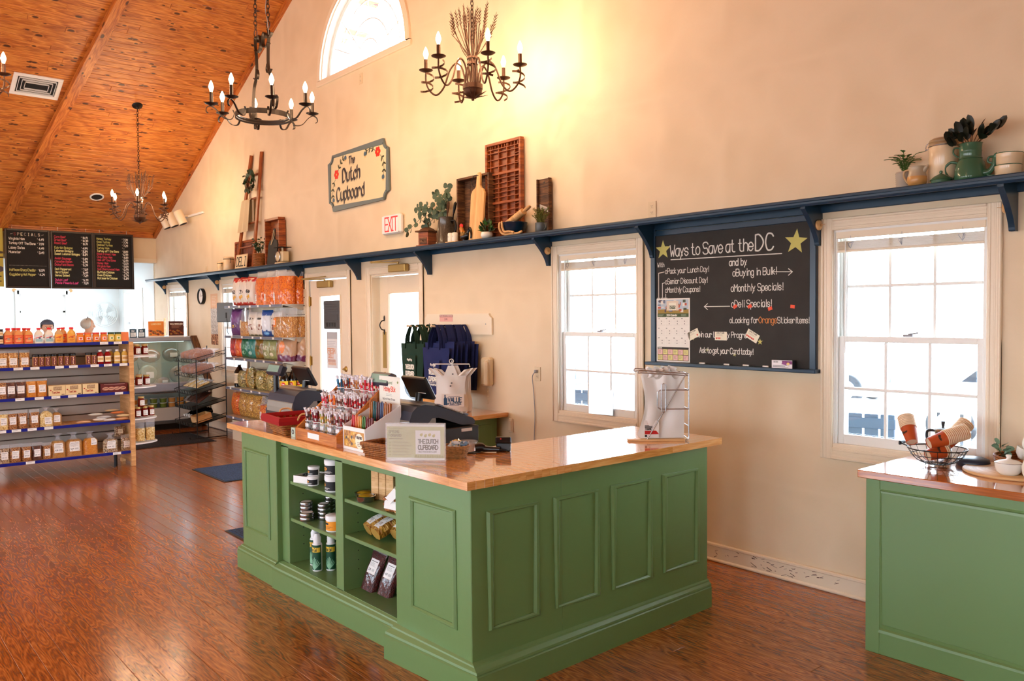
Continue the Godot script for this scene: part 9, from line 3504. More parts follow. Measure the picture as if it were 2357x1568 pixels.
	s2.box(V(-0.068,0.085,0),V(0.01,0.17,0.128),0.002)
	s2.box(V(0,0.165,0),V(0.128,0.01,0.11),0.002)
	part(wc,"sides",s2,M.maple)
	var hb:=thing("gift_basket","woven wood gift basket with a hooped handle and paper tags","basket",V(-3.375,y4,2.19),0.3)
	rect_basket(hb,0.13,0.12,0.075,0.15,3,Color(0.84,0.60,0.36))
	var h2:=Mb.new()
	h2.sweep(curve([V(0,0.0,0.07),V(0,0.09,0.072),V(0,0.15,0.04),V(0,0.165,0.0),V(0,0.15,-0.04),V(0,0.09,-0.072),V(0,0.0,-0.07)],5),[P2(-0.001,-0.007),P2(0.001,-0.007),P2(0.001,0.007),P2(-0.001,0.007)],V(1,0,0))
	part(hb,"handle",h2,M.maple)
	var g:=Mb.new()
	rng.seed=7
	for k in 26:
		var a:=V(rng.randf_range(-0.055,0.055),0.07+rng.randf()*0.045,rng.randf_range(-0.05,0.05))
		g.col=Color(0.86,0.80,0.66)*rng.randf_range(0.8,1.1)
		g.tube(curve([a,a+V(rng.randf_range(-0.02,0.02),0.012,rng.randf_range(-0.02,0.02)),a+V(rng.randf_range(-0.03,0.03),0.0,rng.randf_range(-0.03,0.03))],3),0.005,5)
	part(hb,"wood_shavings",g,M.any_matte)
	var tg:=Mb.new()
	tg.at(Transform3D(Basis.from_euler(V(-0.1,0,-0.05)),V(-0.02,0.045,0.078)))
	tg.box(V(0,0,0),V(0.09,0.055,0.0015))
	tg.at(Transform3D(Basis.from_euler(V(-0.3,0,-0.7)),V(-0.01,0.085,0.084)))
	tg.box(V(0,0,0),V(0.045,0.065,0.0015))
	part(hb,"paper_tags",tg,M.paper)
	var y5:=0.4515
	for k in 4:
		var o:=food_bag("candy_bag","labelled amber candy bag on the middle right shelf, %s" % ORD[k],"amber candy bags in the counter","goldmix",V([-3.69,-3.585,-3.50,-3.33][k],y5+0.04,[2.22,2.235,2.17,2.23][k]),-0.15+0.1*k,0.085,0.16,0.075,1,k+300,Rect2(0.1,0.1,0.75,0.75),0.8,k)
		o.rotation.x=-1.15
	var y6:=0.1515
	for k in 5:
		var o:=food_bag("licorice_bag","dark red licorice bag on the bottom right shelf, %s" % ORD[k],"licorice bags in the counter","licorice",V([-3.74,-3.61,-3.54,-3.45,-3.35][k],y6,[2.19,2.17,2.1,2.08,2.2][k]),0.35,0.10,0.215,0.055,1,k+320,Rect2(0.2,0.42,0.55,0.36),0.94,k % 4)
		o.rotation=V(-0.28,0.35,-0.2)
func tote_mesh(w: float,h: float,d: float,sd: float) -> Mb:
	var b:=Mb.new()
	for side in [1.0,-1.0]:
		b.sheet(func(s,t):
			var ss: float=s if side>0 else 1.0 - s
			var tap: float=lerpf(0.84,1.0,t)
			var x: float=(ss - 0.5)*w*tap
			var z: float=side*(d*0.5*(1.0 - pow(absf(2.0*ss - 1.0),3.0))*(0.45+0.55*(1.0 - t))+0.004*sin(ss*11.0+sd)*sin(t*7.0))
			return V(x,-h+t*h,z),14,12)
	return b
func build_totes() -> void:
	var hb:=thing("peg_board","cream wall board with wooden pegs for tote bags","coat rack",V(-5.868,1.43,0))
	var b:=Mb.new()
	b.ext([P2(-0.5,0),P2(0.5,0),P2(0.5,0.14),P2(0.47,0.16),P2(0.46,0.18),P2(-0.46,0.18),P2(-0.47,0.16),P2(-0.5,0.14)],0.0,0.02)
	part(hb,"board",b,M.trim_paint)
	for x in [-0.27,0.1]:
		var p:=Mb.new()
		p.rod(V(x,0.055,0.02),V(x,0.075,0.36),0.008,8)
		p.ball(V(x,0.075,0.36),V(0.012,0.012,0.012),10,8)
		part(hb,"peg",p,M.trim_paint)
	for x in [-0.42,0.42]:
		var s:=Mb.new()
		s.ball(V(x,0.09,0.02),V(0.006,0.006,0.003),8,5)
		part(hb,"screw",s,M.dull_grey)
	var ti:=canvas(256,100,Color(0.90,0.68,0.64))
	rect(ti,0,0,256,34,Color(0.55,0.32,0.30))
	fitw(ti,"REUSABLE DUTCH CUPBOARD BAGS",8,250,24,14,Color(0.95,0.85,0.82),1.5)
	fitw(ti,"3.99",96,160,78,24,Color(0.5,0.28,0.28),2)
	single("price_label","pink price label on the peg board above the tote bags","label",card(0.2,0.062,0.0008),printed("tote_tag",ti,0.7),V(-6.02,1.54,0.0204))
	for g in 2:
		var n: int=[5,10][g]
		var m:=mt("tote_green" if g==0 else "tote_blue",Color(0.055,0.20,0.145) if g==0 else Color(0.075,0.13,0.34),0.9)
		for k in n:
			var z: float=[0.31,0.315][g] - k*[0.058,0.029][g]
			var x: float=[-6.138,-5.768][g]+(0.012*sin(k*2.3))+(0.05*k/n if g==1 else 0.0)
			var lab: String
			if k==0:
				lab=["front green tote bag with white printed name","front blue tote bag with white printed name"][g]
			else:
				lab=["green tote bag hanging behind the front one, place %d on its peg","blue tote bag hanging behind the front one, place %d on its peg"][g] % (k+1)
			var t:=thing("tote_bag",lab,"tote bag",V(x,1.503,z),0.06*sin(k*1.7),["green tote bags on the peg","blue tote bags on the peg"][g])
			var w: float=0.37 if g==0 else 0.40
			var h: float=0.36 if g==0 else 0.40
			var tb:=tote_mesh(w,h,0.045 if k else 0.06,k)
			for q in tb.v.size():
				tb.v[q]+=V(0,-0.155 - (0.03 if g and k==0 else 0.0)+(0.012*(k % 3)),0.0)
			part(t,"bag_body",tb,m)
			for s in [1.0,-1.0]:
				var hd:=Mb.new()
				hd.sweep(curve([V(-0.085,-0.2,s*0.014),V(-0.075,-0.1,s*0.012),V(-0.03,-0.01,s*0.005),V(0,0.012,0),V(0.03,-0.01,s*0.005),V(0.075,-0.1,s*0.012),V(0.085,-0.2,s*0.014)],5),[P2(-0.0015,-0.012),P2(0.0015,-0.012),P2(0.0015,0.012),P2(-0.0015,0.012)],Vector3.BACK)
				part(t,"handle",hd,m)
			if k==0:
				var bgc:=Color(0.30,0.50,0.43) if g==0 else Color(0.30,0.40,0.64)
				var im:=canvas(256,256,Color(0.255,0.485,0.415) if g==0 else Color(0.305,0.395,0.62))
				im.fill(m.albedo_color)
				var cr:=Color(0.90,0.90,0.86)
				for q in 4:
					dab(im,86+q*28,40+6*(q % 2),12,cr)
				fitw(im,"THE DUTCH",40,222,128,48,cr,6)
				fitw(im,"CUPBOARD",40,222,192,48,cr,6)
				rect(im,40,204,176,5,cr)
				fitw(im,"BULK FOOD & REFILLERY",42,218,232,14,cr,2)
				var pr:=Mb.new()
				pr.sheet(func(s,u): return V((s - 0.5)*0.19,-0.50+u*0.24 - (0.03 if g else 0.0),0.0325+0.002*(1.0 - absf(2.0*s - 1.0))),6,4)
				part(t,"print",pr,printed("tote_print_%d" % g,im,0.9))
	var ws:=thing("bag_stand","white wire stand holding a pad of white carrier bags on the back desk","rack",V(-5.53,0.7865,0.33),0.72)
	var wi:=Mb.new()
	wi.rod(V(-0.16,0.0,-0.04),V(0.16,0.0,-0.04),0.004,6)
	wi.rod(V(0,0.0,-0.04),V(0,0.43,-0.04),0.004,6)
	wi.tube([V(-0.155,0.375,-0.03),V(-0.15,0.40,-0.03),V(0.15,0.40,-0.03),V(0.155,0.375,-0.03)],0.005,7)
	wi.rod(V(-0.14,0.004,-0.10),V(-0.14,0.004,0.08),0.004,6)
	wi.rod(V(0.14,0.004,-0.10),V(0.14,0.004,0.08),0.004,6)
	part(ws,"wire_stand",wi,M.white_plastic)
	var rg:=Mb.new()
	var rp:=[]
	for j in 16:
		rp.append(V(cos(TAU*j/16.0)*0.018,0.425+sin(TAU*j/16.0)*0.018,-0.02))
	rg.tube(rp,0.0035,6,true)
	part(ws,"hook",rg,M.white_plastic)
	for k in 2:
		var bg:=thing("carrier_bag",["front white carrier bag printed with a blue bottle and VALUE lettering","rear white carrier bag behind the printed one"][k],"bag",ws.position,ws.rotation.y,"white carrier bags on the stand")
		var bb:=Mb.new()
		var shift:=V(0.03,0.0,-0.028)*k
		bb.sheet(func(s,u):
			var hw: float=lerpf(0.135,0.125,u)+0.012*sin(u*7.0)
			return shift+V((s - 0.5)*2.0*hw,0.006+u*0.30,0.03*sin(PI*s)*(1.0 - 0.6*u)+0.005*sin(s*9.0+u*6.0)),16,12)
		bb.sheet(func(s,u):
			return shift+V((0.5 - s)*2.0*0.13,0.006+u*0.30,-0.012),6,6)
		for sgn in [-1.0,1.0]:
			bb.sheet(func(s,u):
				var x: float=sgn*(0.06+0.075*s)+sgn*0.055*u
				return shift+V(x,0.305+u*0.085*(0.6+0.4*s) - 0.02*s*u,0.01+0.012*sin(s*6.0)),6,6)
		bb.sheet(func(s,u):
			return shift+V((s - 0.5)*lerpf(0.12,0.05,u),0.305+u*0.085,0.004),4,4)
		part(bg,"bag",bb,M.bag_film)
		if k==0:
			var im:=canvas(320,180,Color(0.895,0.885,0.865))
			var bl:=Color(0.08,0.27,0.42)
			rect(im,30,70,52,92,bl)
			tri_fill(im,P2(30,72),P2(82,72),P2(48,36),bl)
			rect(im,40,14,18,40,bl)
			write(im,"VALUE",P2(92,116),62,bl,6.5,0.9)
			write(im,"of BULK FOODS",P2(86,152),26,bl,3,0.9)
			pline(im,P2(110,166),P2(250,164),3,bl)
			lines(im,96,38,190,1,8,bl,2,4)
			var pr:=Mb.new()
			pr.sheet(func(s,u): return V(-0.075+s*0.19,0.05+u*0.105,0.0325+0.004*sin(PI*s)),8,4)
			part(bg,"print",pr,printed("value_print",im,0.5))
			for q in [[0.02,0.32],[0.0,0.22],[0.01,0.245]]:
				var bmk:=Mb.new()
				bmk.ball(V(q[0],q[1],0.026),V(0.008,0.005,0.003),8,5)
				part(bg,"bird_mark",bmk,mt("mark_navy",Color(0.12,0.2,0.3),0.6) if not M.has("mark_navy") else M.mark_navy)
	var ph:=thing("wall_phone","beige corded wall telephone behind the white carrier bags","telephone",V(-5.42,0.985,0.0))
	var p1:=Mb.new()
	p1.box(V(0,0.13,0.03),V(0.12,0.24,0.06),0.015)
	part(ph,"base",p1,M.cream_plastic)
	var p2:=Mb.new()
	p2.box(V(0.04,0.12,0.075),V(0.045,0.21,0.035),0.012)
	part(ph,"handset",p2,M.cream_plastic)
	var p3:=Mb.new()
	var cp:=[]
	for k in 90:
		cp.append(V(0.02+cos(k*0.9)*0.006,-0.0 - k*0.0016,0.04+sin(k*0.9)*0.006))
	p3.tube(cp,0.002,5)
	part(ph,"coiled_cord",p3,M.cream_plastic)
	var cl:=Mb.new()
	cl.box(V(0,0.06,0.008),V(0.05,0.12,0.016),0.006)
	cl.box(V(0,0.06,0.02),V(0.035,0.09,0.01),0.004)
	single("wall_moulding","cream carved moulding offcut on the wall under the back desk top","trim piece",cl,M.trim_paint,V(-5.14,0.62,0))
	var sp:=Mb.new()
	sp.at(Transform3D(Basis.from_euler(V(-0.08,0,0.02)),Vector3.ZERO))
	sp.box(V(0,0.092,0),V(0.245,0.184,0.01),0.002)
	single("silver_panel","thin silver panel leaning in the window left of the chalkboard","panel",sp,M.steel,V(-4.13,0.8565,0.0)).position=V(-4.13,0.857,-0.005)
	var pd:=thing("drawer_pad","dark grey plastic shop sign board stuck on the glass door","sign",V(-8.25,1.452,-0.0258))
	var d1:=Mb.new()
	d1.box(V(0,0.16,0.006),V(0.37,0.32,0.012),0.006)
	part(pd,"board",d1,M.grey_rubber)
	for k in 4:
		var d2:=Mb.new()
		d2.box(V(-0.01,0.205+k*0.028,0.013),V(0.33,0.022,0.006),0.002)
		part(pd,"ridge",d2,M.grey_rubber)
	var d3:=Mb.new()
	d3.box(V(-0.01,0.135,0.013),V(0.3,0.07,0.005),0.002)
	part(pd,"window_plate",d3,M.grey_rubber)
	for k in 4:
		var d4:=Mb.new()
		d4.box(V(-0.1+k*0.06,0.05,0.0135),V(0.04,0.05,0.004),0.004)
		part(pd,"raised_letter",d4,M.black_plastic)
	var dpi:=canvas(128,210,Color(0.90,0.91,0.92))
	rect(dpi,0,0,128,40,Color(0.72,0.74,0.76))
	lines(dpi,8,54,112,4,10,Color(0.75,0.77,0.8),2,3)
	fitw(dpi,"FRESH",10,118,122,26,Color(0.86,0.66,0.55),3.5)
	fitw(dpi,"DELI",20,108,150,22,Color(0.86,0.66,0.55),3)
	for k in 12:
		dab(dpi,20+(k*37) % 90,166+(k*17) % 34,9,[Color(0.82,0.68,0.62),Color(0.88,0.76,0.68)][k % 2])
	single("door_poster","pale flyer taped inside the glass door beside the snack rack","poster",card(0.25,0.41,0.0006),printed("door_print",dpi,0.7),V(-8.265,1.012,-0.0262))
	var gp:=Mb.new()
	gp.box(V(0,0.13,0),V(0.32,0.26,0.02),0.01)
	var go:=thing("price_display","grey plastic panel with a black slot at the left end of the snack rack","panel",V(-10.72,1.53,0.235),0.3)
	part(go,"panel",gp,mt("panel_grey",Color(0.40,0.44,0.46),0.4))
	var gq:=Mb.new()
	gq.box(V(0.04,0.09,0.011),V(0.03,0.075,0.004),0.002)
	part(go,"slot",gq,M.black_plastic)
	var gr:=Mb.new()
	gr.tube(curve([V(0.05,0.05,0.012),V(0.06,-0.05,0.01),V(0.04,-0.12,0.0),V(0.06,-0.165,-0.01)],5),0.005,6)
	gr.rod(V(0.1,0.1,-0.01),V(0.16,0.1,-0.06),0.008,6)
	part(go,"cable",gr,M.black_plastic)
func build_side_goods() -> void:
	var Y:=0.8575
	var C:=V(-1.642,Y,0.30)
	var wb:=thing("wire_bowl","shallow black wire bowl on the side cabinet","bowl",C)
	var w:=Mb.new()
	for q in [[0.05,0.012],[0.09,0.03],[0.115,0.055],[0.13,0.085]]:
		var pts:=[]
		for j in 30:
			pts.append(V(cos(TAU*j/30.0)*q[0],q[1],sin(TAU*j/30.0)*q[0]))
		w.tube(pts,0.0018 if q[0]<0.12 else 0.003,5,true)
	for j in 16:
		var a:=TAU*j/16.0
		w.tube(curve([V(0,0.008,0),V(cos(a)*0.05,0.012,sin(a)*0.05),V(cos(a)*0.1,0.038,sin(a)*0.1),V(cos(a)*0.13,0.085,sin(a)*0.13)],3),0.0014,4)
	for s in 3:
		var a:=TAU*s/3.0+0.5
		var fp:=[]
		for j in 12:
			fp.append(V(cos(a)*0.05,0.008,sin(a)*0.05)+V(-sin(a)*cos(TAU*j/12.0),sin(TAU*j/12.0),cos(a)*cos(TAU*j/12.0))*0.007)
		w.tube(fp,0.0012,4,true)
	part(wb,"wire_frame",w,M.black_iron)
	var hn:=Mb.new()
	hn.tube(curve([V(-0.128,0.086,0.03),V(-0.16,0.095,0.02),V(-0.16,0.095,-0.02),V(-0.128,0.086,-0.03)],5),0.003,6)
	hn.box(V(-0.168,0.095,0.0),V(0.012,0.02,0.05),0.003)
	part(wb,"handle",hn,M.black_iron)
	var rusty:=Color(0.72,0.30,0.12)
	var R:=V(0.648,0,-0.761)
	var stacks:=[
		[V(-0.01,0.115,0.075),R*0.95+V(0,0.30,0) ,13,"stack of orange paper cups pointing right in the wire bowl"],
		[V(-0.105,0.105,0.03),R*-0.15+V(-0.25,0.62,-0.5),8,"stack of white-rimmed paper cups standing up at the left of the wire bowl"],
		[V(0.03,0.10,-0.02),R*0.55+V(-0.1,0.55,-0.25),10,"stack of orange paper cups pointing up behind the front stack"],
		[V(-0.02,0.055,0.06),R*0.8+V(0.0,0.25,-0.2),2,"short stack of orange paper cups at the bottom of the wire bowl"]]
	for e in stacks:
		var d: Vector3=e[1].normalized()
		var x:=d.cross(V(0,0,1)).normalized()
		var t:=thing("paper_cup_stack",e[3],"paper cups",C+e[0],0,"paper cup stacks in the wire bowl")
		t.basis=Basis(x,d,x.cross(d))
		for k in e[2]:
			var b:=Mb.new()
			var y: float=k*0.0085
			if k==0:
				b.col=rusty
				b.lathe([P2(0,0.004),P2(0.026,0.004)],22)
				b.col=Color(0.86,0.80,0.70)
				b.lathe([P2(0.0,0.0035),P2(0.025,0.0035)],22)
				b.col=rusty
				b.lathe([P2(0.026,0.0),P2(0.036,0.082)],22)
			else:
				b.col=rusty if e[2] != 8 else Color(0.88,0.80,0.74)
				b.lathe([P2(0.0345 ,y+0.074),P2(0.036,y+0.082)],22)
			b.col=Color(0.93,0.82,0.68)
			b.lathe([P2(0.036,y+0.0795),P2(0.0385,y+0.0805),P2(0.0385,y+0.0845),P2(0.0355,y+0.085)],22)
			part(t,"cup",b,M.any)
		var em:=Mb.new()
		em.col=Color(0.24,0.14,0.06)
		for q in 6:
			var a:=-0.35+q*0.1
			em.ball(V(sin(a)*0.0325,0.045+0.004*(q % 2),cos(a)*0.0325),V(0.003,0.004,0.002),6,4)
		em.ball(V(sin(-0.5)*0.034,0.05,cos(-0.5)*0.034),V(0.006,0.007,0.002),8,5)
		part(t,"printed_logo",em,M.any)
	var mk:=thing("moka_pot","silver faceted moka pot in front of the window","coffee pot",V(-1.70,Y,0.09))
	var m1:=Mb.new()
	m1.lathe([P2(0,0),P2(0.042,0),P2(0.043,0.05),P2(0.032,0.07),P2(0.033,0.075),P2(0.03,0.078),P2(0.042,0.145),P2(0.044,0.148)],8)
	part(mk,"body",m1,M.steel)
	var m2:=Mb.new()
	m2.lathe([P2(0.045,0.148),P2(0.042,0.153),P2(0.014,0.163),P2(0,0.164)],8)
	part(mk,"lid",m2,M.steel)
	var m3:=Mb.new()
	m3.lathe([P2(0.006,0.163),P2(0.009,0.185),P2(0.008,0.19),P2(0,0.19)],8)
	m3.tube(curve([V(-0.04,0.14,0),V(-0.075,0.135,0),V(-0.078,0.1,0),V(-0.07,0.07,0)],4),0.007,8)
	part(mk,"handle",m3,M.black_plastic)
	var dk:=thing("coffee_grinder_base","round dark appliance base behind the wire bowl","appliance",V(-1.535,Y,0.16))
	var d1:=Mb.new()
	d1.lathe([P2(0,0),P2(0.07,0),P2(0.075,0.012),P2(0.07,0.03),P2(0.05,0.038),P2(0,0.04)],28)
	part(dk,"base",d1,M.slate_plastic)
	var cd:=Mb.new()
	cd.tube(curve([V(-1.47,Y+0.008,0.13),V(-1.43,Y+0.004,0.09),V(-1.39,Y+0.004,0.1),V(-1.33,Y+0.004,0.05),V(-1.27,Y+0.004,0.055)],6),0.003,6)
	single("appliance_cord","black cord running from the appliance base along the cabinet top","cord",cd,M.black_plastic)
	var bd:=Mb.new()
	bd.at(Transform3D(Basis.from_scale(V(1,1,1)),Vector3.ZERO))
	bd.lathe([P2(0,0),P2(0.205,0),P2(0.21,0.004),P2(0.21,0.011),P2(0.206,0.014),P2(0,0.014)],48)
	single("round_board","round wooden serving board under the white sugar bowl","board",bd,M.maple,V(-1.33,Y,0.235))
	var ry:=Y+0.0143
	var rt:=thing("rattan_tray","round coiled rattan tray holding the tea things","tray",V(-1.27,ry,0.165))
	for k in 6:
		var b:=Mb.new()
		b.col=Color(0.74,0.50,0.28)*(1.0 - 0.05*(k % 2))
		var pts:=[]
		var r:=0.15+k*0.002
		for j in 72:
			var a:=TAU*j/72.0
			pts.append(V(cos(a)*(r+(0.0022 if j % 2 else -0.0022)),0.006+k*0.0105,sin(a)*(r+(0.0022 if j % 2 else -0.0022))))
		b.tube(pts,0.0058,6,true)
		part(rt,"coil",b,M.wicker)
	var rb:=Mb.new()
	rb.col=Color(0.62,0.42,0.24)
	rb.lathe([P2(0,0.0),P2(0.148,0.0),P2(0.148,0.006),P2(0,0.006)],40)
	part(rt,"base",rb,M.wicker)
	var wc: Material=M.white_ceramic
	var tp:=thing("white_teapot","tall white porcelain teapot with a silver lid band at the right edge","teapot",V(-1.235,ry+0.0065,0.135),0.87)
	var t1:=Mb.new()
	t1.lathe([P2(0,0),P2(0.05,0),P2(0.062,0.02),P2(0.072,0.06),P2(0.066,0.11),P2(0.056,0.145),P2(0.056,0.152),P2(0,0.152)],36)
	part(tp,"body",t1,wc)
	var t2:=Mb.new()
	t2.lathe([P2(0.055,0.153),P2(0.04,0.166),P2(0.014,0.172),P2(0.009,0.178),P2(0.012,0.188),P2(0.016,0.196),P2(0.013,0.2),P2(0,0.201)],30)
	part(tp,"lid",t2,wc)
	var t3:=Mb.new()
	var rp:=[]
	for j in 30:
		rp.append(V(cos(TAU*j/30.0)*0.0565,0.1525,sin(TAU*j/30.0)*0.0565))
	t3.tube(rp,0.0015,5,true)
	part(tp,"silver_band",t3,M.steel)
	var t4:=Mb.new()
	t4.tube(curve([V(-0.054,0.135,0),V(-0.088,0.15,0),V(-0.105,0.115,0),V(-0.09,0.065,0),V(-0.066,0.05,0)],6),0.0065,8)
	part(tp,"handle",t4,wc)
	var t5:=Mb.new()
	var spc:=curve([V(0.062,0.045,0),V(0.088,0.065,0),V(0.1,0.105,0),V(0.118,0.135,0)],4)
	var rr:=[]
	for k in spc.size():
		rr.append(lerpf(0.018,0.009,float(k)/(spc.size() - 1)))
	t5.tube(spc,rr,12)
	part(tp,"spout",t5,wc)
	var cup:=thing("tea_cup","white teacup lying tilted on the rattan tray","cup",V(-1.31,ry+0.048,0.205),0.87)
	cup.rotation=V(0.25,0.87,-0.35)
	var c1:=Mb.new()
	c1.lathe([P2(0,0),P2(0.02,0),P2(0.022,0.004),P2(0.038,0.02),P2(0.046,0.05),P2(0.0445,0.05),P2(0.036,0.022),P2(0.018,0.006),P2(0,0.006)],28)
	part(cup,"bowl",c1,wc)
	var c2:=Mb.new()
	c2.tube(curve([V(0.042,0.042,0),V(0.066,0.046,0),V(0.066,0.024,0),V(0.04,0.02,0)],5),0.0035,7)
	part(cup,"handle",c2,wc)
	var sg:=thing("sugar_bowl","round white sugar bowl with a lid on the serving board","sugar bowl",V(-1.315,ry,0.36),0.87)
	var s1:=Mb.new()
	s1.lathe([P2(0,0),P2(0.035,0),P2(0.048,0.014),P2(0.054,0.035),P2(0.055,0.052),P2(0.05,0.053),P2(0,0.05)],32)
	part(sg,"bowl",s1,wc)
	var s2:=Mb.new()
	s2.lathe([P2(0.054,0.0535),P2(0.04,0.062),P2(0.012,0.067),P2(0.008,0.072),P2(0.012,0.084),P2(0.009,0.088),P2(0,0.089)],28)
	part(sg,"lid",s2,wc)
	var s3:=Mb.new()
	var sp3:=[]
	for j in 30:
		sp3.append(V(cos(TAU*j/30.0)*0.0545,0.053,sin(TAU*j/30.0)*0.0545))
	s3.tube(sp3,0.0012,5,true)
	part(sg,"silver_band",s3,M.steel)
	var cr:=thing("creamer","white creamer jug cut off by the right edge","jug",V(-1.215,ry,0.385),0.87)
	var k1:=Mb.new()
	k1.lathe([P2(0,0),P2(0.028,0),P2(0.038,0.02),P2(0.04,0.05),P2(0.03,0.085),P2(0.033,0.1),P2(0.03,0.1),P2(0.027,0.08),P2(0,0.07)],28)
	part(cr,"body",k1,wc)
	var kh:=Mb.new()
	kh.tube(curve([V(0.03,0.085,0),V(0.055,0.085,0),V(0.055,0.045,0),V(0.038,0.03,0)],5),0.004,7)
	part(cr,"handle",kh,wc)
	var lf:=thing("eucalyptus_sprig","pale green leaf sprig tucked at the edge of the rattan tray","plant",V(-1.40,ry+0.03,0.19))
	var lm:=leaf_mesh(0.045,0.034,true,0.1)
	rng.seed=71
	for k in 12:
		var a:=rng.randf()*TAU
		leaf_at(lf,lm,mt("leaf_pale",Color(0.45,0.58,0.47),0.6) if k==0 else M.leaf_pale,V(cos(a)*0.015,0.02+0.005*k,sin(a)*0.015),V(cos(a),rng.randf_range(0.1,1.2),sin(a)),rng.randf()*2.0,rng.randf_range(0.7,1.1))
	var st:=Mb.new()
	st.tube(curve([V(0.05,-0.005,-0.03),V(0.0,0.03,0),V(-0.02,0.08,0.01)],4),0.002,5)
	part(lf,"stem",st,M.leaf_mid)
func car(label: String,where: Vector3,turn: float,col: Color,truck: bool) -> void:
	var t:=thing("parked_car",label,"car",where,turn,"cars parked outside")
	var b:=Mb.new()
	var prof: Array
	if truck:
		prof=[P2(-2.5,0.45),P2(2.5,0.45),P2(2.55,0.75),P2(2.5,1.05),P2(1.2,1.15),P2(0.75,1.75),P2(-0.7,1.78),P2(-0.8,1.15),P2(-2.5,1.12)]
	else:
		prof=[P2(-2.2,0.35),P2(2.2,0.35),P2(2.25,0.62),P2(2.1,0.82),P2(1.2,0.95),P2(0.55,1.42),P2(-0.9,1.45),P2(-1.6,1.0),P2(-2.2,0.92)]
	b.ext(prof,-0.85,0.85)
	part(t,"body",b,mt("car_%s" % label.md5_text().substr(0,4),col,0.2))
	var g:=Mb.new()
	for z in [-0.853,0.853]:
		if truck:
			g.ext([P2(1.0,1.2),P2(0.7,1.65),P2(-0.6,1.68),P2(-0.65,1.2)],z - 0.004,z+0.004)
		else:
			g.ext([P2(0.95,1.0),P2(0.5,1.36),P2(-0.85,1.38),P2(-1.3,1.0)],z - 0.004,z+0.004)
	var a:=V(1.18,1.17,0) if truck else V(1.15,0.98,0)
	var c:=V(0.78,1.71,0) if truck else V(0.6,1.39,0)
	g.face([a+V(0.01,0.01,0.72),a+V(0.01,0.01,-0.72),c+V(0.01,0.01,-0.65),c+V(0.01,0.01,0.65)])
	part(t,"window",g,mt("car_glass",Color(0.10,0.13,0.16),0.05) if not M.has("car_glass") else M.car_glass)
	for x in [-1.45,1.45]:
		for z in [-0.8,0.8]:
			var w:=Mb.new()
			w.at(Transform3D(Basis(Vector3.RIGHT,PI/2),V(x,0.34,z)))
			w.lathe([P2(0,-0.11),P2(0.22,-0.11),P2(0.33,-0.11),P2(0.34,0.0),P2(0.33,0.11),P2(0.22,0.11),P2(0,0.11)],26)
			part(t,"tyre",w,M.black_plastic)
			var h:=Mb.new()
			h.at(Transform3D(Basis(Vector3.RIGHT,PI/2),V(x,0.34,z)))
			h.lathe([P2(0,-0.12),P2(0.2,-0.118),P2(0.21,-0.1)],20)
			h.lathe([P2(0.21,0.1),P2(0.2,0.118),P2(0,0.12)],20)
			part(t,"wheel_hub",h,M.steel)
	var gr:=Mb.new()
	var fx:=2.56 if truck else 2.26
	gr.box(V(fx - 0.03,0.72 if truck else 0.58,0),V(0.05,0.26 if truck else 0.14,1.0),0.01)
	gr.box(V(fx - 0.03,0.5 if truck else 0.42,0),V(0.06,0.1,1.5),0.01)
	part(t,"grille",gr,M.grey_rubber)
	var lt:=Mb.new()
	for z in [-0.68,0.68]:
		lt.box(V(fx - 0.05,0.78 if truck else 0.65,z),V(0.06,0.16,0.24),0.02)
	part(t,"headlight",lt,M.white_plastic)
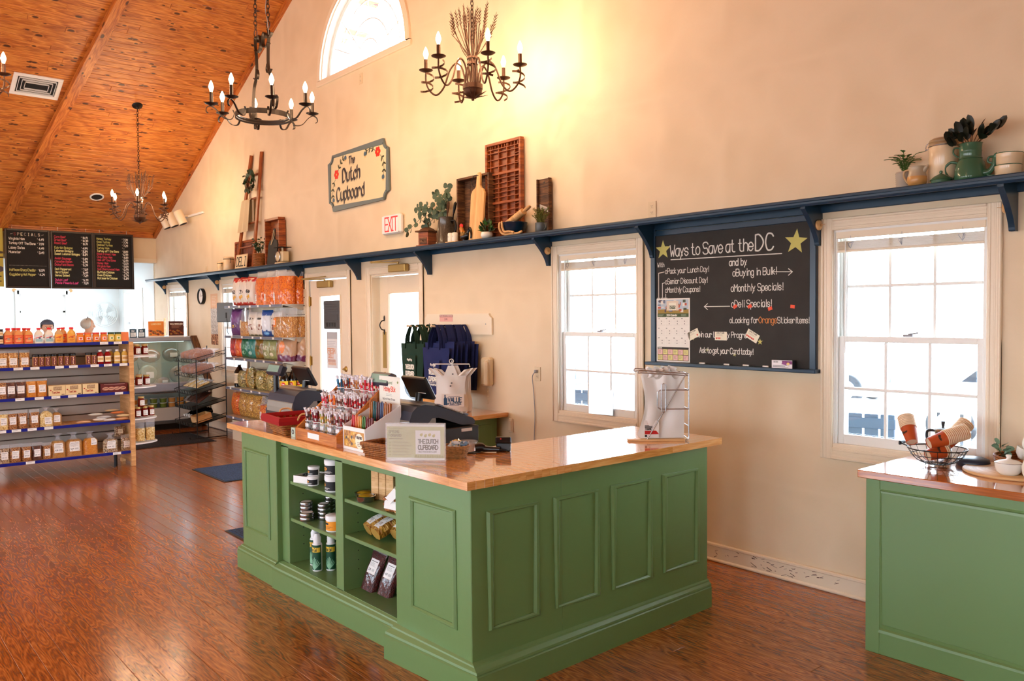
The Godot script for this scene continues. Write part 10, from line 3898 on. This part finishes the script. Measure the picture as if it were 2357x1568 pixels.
func build_outside() -> void:
	var gd:=Mb.new()
	gd.box(V(-6,-0.55,-20.3),V(80,0.2,40))
	sstruct("ground","pale parking lot outside the windows",gd,mt("asphalt",Color(0.78,0.79,0.80),0.9))
	var dk:=Mb.new()
	dk.box(V(-6,-0.1,-1.35),V(26,0.12,2.3))
	sstruct("porch_floor","pale porch floor along the wall outside",dk,mt("porch_grey",Color(0.74,0.75,0.76),0.8))
	var rf:=Mb.new()
	rf.box(V(-6,2.62,-1.4),V(26,0.12,2.6))
	sstruct("porch_roof","white porch roof outside the windows",rf,M.window_white)
	for x in [-12.2,-9.4,-5.6,-2.62,0.3]:
		var p:=Mb.new()
		p.box(V(0,1.26,0),V(0.11,2.6,0.11),0.006)
		p.box(V(0,0.08,0),V(0.16,0.2,0.16),0.01)
		p.box(V(0,2.5,0),V(0.16,0.1,0.16),0.01)
		single("porch_post","white porch post outside, "+{-12.2: "beyond the window by the deli",-9.4: "left of the glass doors",-5.6: "behind the tote bags",-2.62: "seen through the right-hand window",0.3: "beyond the right edge"}[x],"post",p,M.window_white,V(x,-0.04,-2.35),0,"porch posts")
	for seg in [[-5.55,-2.68],[-2.56,0.24]]:
		var t:=thing("porch_railing",["white porch railing behind the middle window","white porch railing behind the right-hand window"][0 if seg[0]<-3 else 1],"railing",V((seg[0]+seg[1])/2,-0.04,-2.35),0,"porch railings")
		var l: float=seg[1] - seg[0]
		var r:=Mb.new()
		r.box(V(0,0.95,0),V(l,0.05,0.09),0.008)
		r.box(V(0,0.87,0),V(l,0.06,0.04),0.004)
		r.box(V(0,0.1,0),V(l,0.06,0.04),0.004)
		part(t,"rail",r,M.window_white)
		var bm:=Mb.new()
		bm.box(V(0,0.48,0),V(0.045,0.74,0.03),0.003)
		var am:=bm.mesh()
		var n:=int(l/0.13)
		for k in n:
			part(t,"baluster",am,M.window_white).position.x=-l/2+(k+0.5)*l/n
	for k in 2:
		var t:=thing("porch_chair",["blue porch chair outside the right-hand window","blue porch chair outside the middle window"][k],"chair",V([-2.72,-5.25][k],-0.04,[-1.15,-1.05][k]),0.25,"blue porch chairs")
		var bk:=Mb.new()
		for q in 5:
			bk.box(V(-0.2+q*0.1,0.65,0.24),V(0.085,0.62,0.02),0.004)
		bk.box(V(0,0.9,0.255),V(0.5,0.07,0.02),0.004)
		part(t,"backrest",bk,mt("chair_blue",Color(0.06,0.22,0.36),0.5) if k==0 else M.chair_blue)
		var st:=Mb.new()
		st.box(V(0,0.38,0),V(0.5,0.03,0.5),0.006)
		part(t,"seat",st,M.chair_blue)
		for q in [[-0.22,-0.22],[0.22,-0.22],[-0.22,0.22],[0.22,0.22]]:
			var lg:=Mb.new()
			lg.box(V(q[0],0.185,q[1]),V(0.05,0.37,0.05),0.004)
			part(t,"leg",lg,M.chair_blue)
	car("white pickup truck facing the middle window",V(-8.6,-0.45,-7.0),-1.0,Color(0.86,0.87,0.88),true)
	car("silver car beyond the right-hand window",V(-3.6,-0.45,-9.4),0.05,Color(0.82,0.83,0.84),false)
	car("white car further along the parking lot",V(-10.4,-0.45,-13.5),0.12,Color(0.85,0.86,0.87),false)
	car("white van-like truck seen through the glass doors",V(-15.5,-0.45,-8.0),0.4,Color(0.85,0.87,0.88),true)
const SKY:=15.0
const EXPOSURE:=1.3
const BULB:=0.17
const KITCHEN:=2.0
func _ready() -> void:
	setup_view()
	setup_materials()
	build_tag_sheet()
	build_room()
	build_outside()
	build_counter()
	build_side_cabinet()
	build_back_counter()
	build_wall_shelf()
	build_chandeliers()
	build_chalkboard()
	build_gondola()
	build_snack_rack()
	build_deli_case()
	build_deli_boards()
	build_bread_rack()
	build_people()
	build_mats()
	build_wall_signs()
	build_shelf_left()
	build_shelf_middle()
	build_shelf_right()
	build_totes_and_goods()
func build_totes_and_goods() -> void:
	build_counter_goods()
	build_bay_goods()
	build_totes()
	build_side_goods()
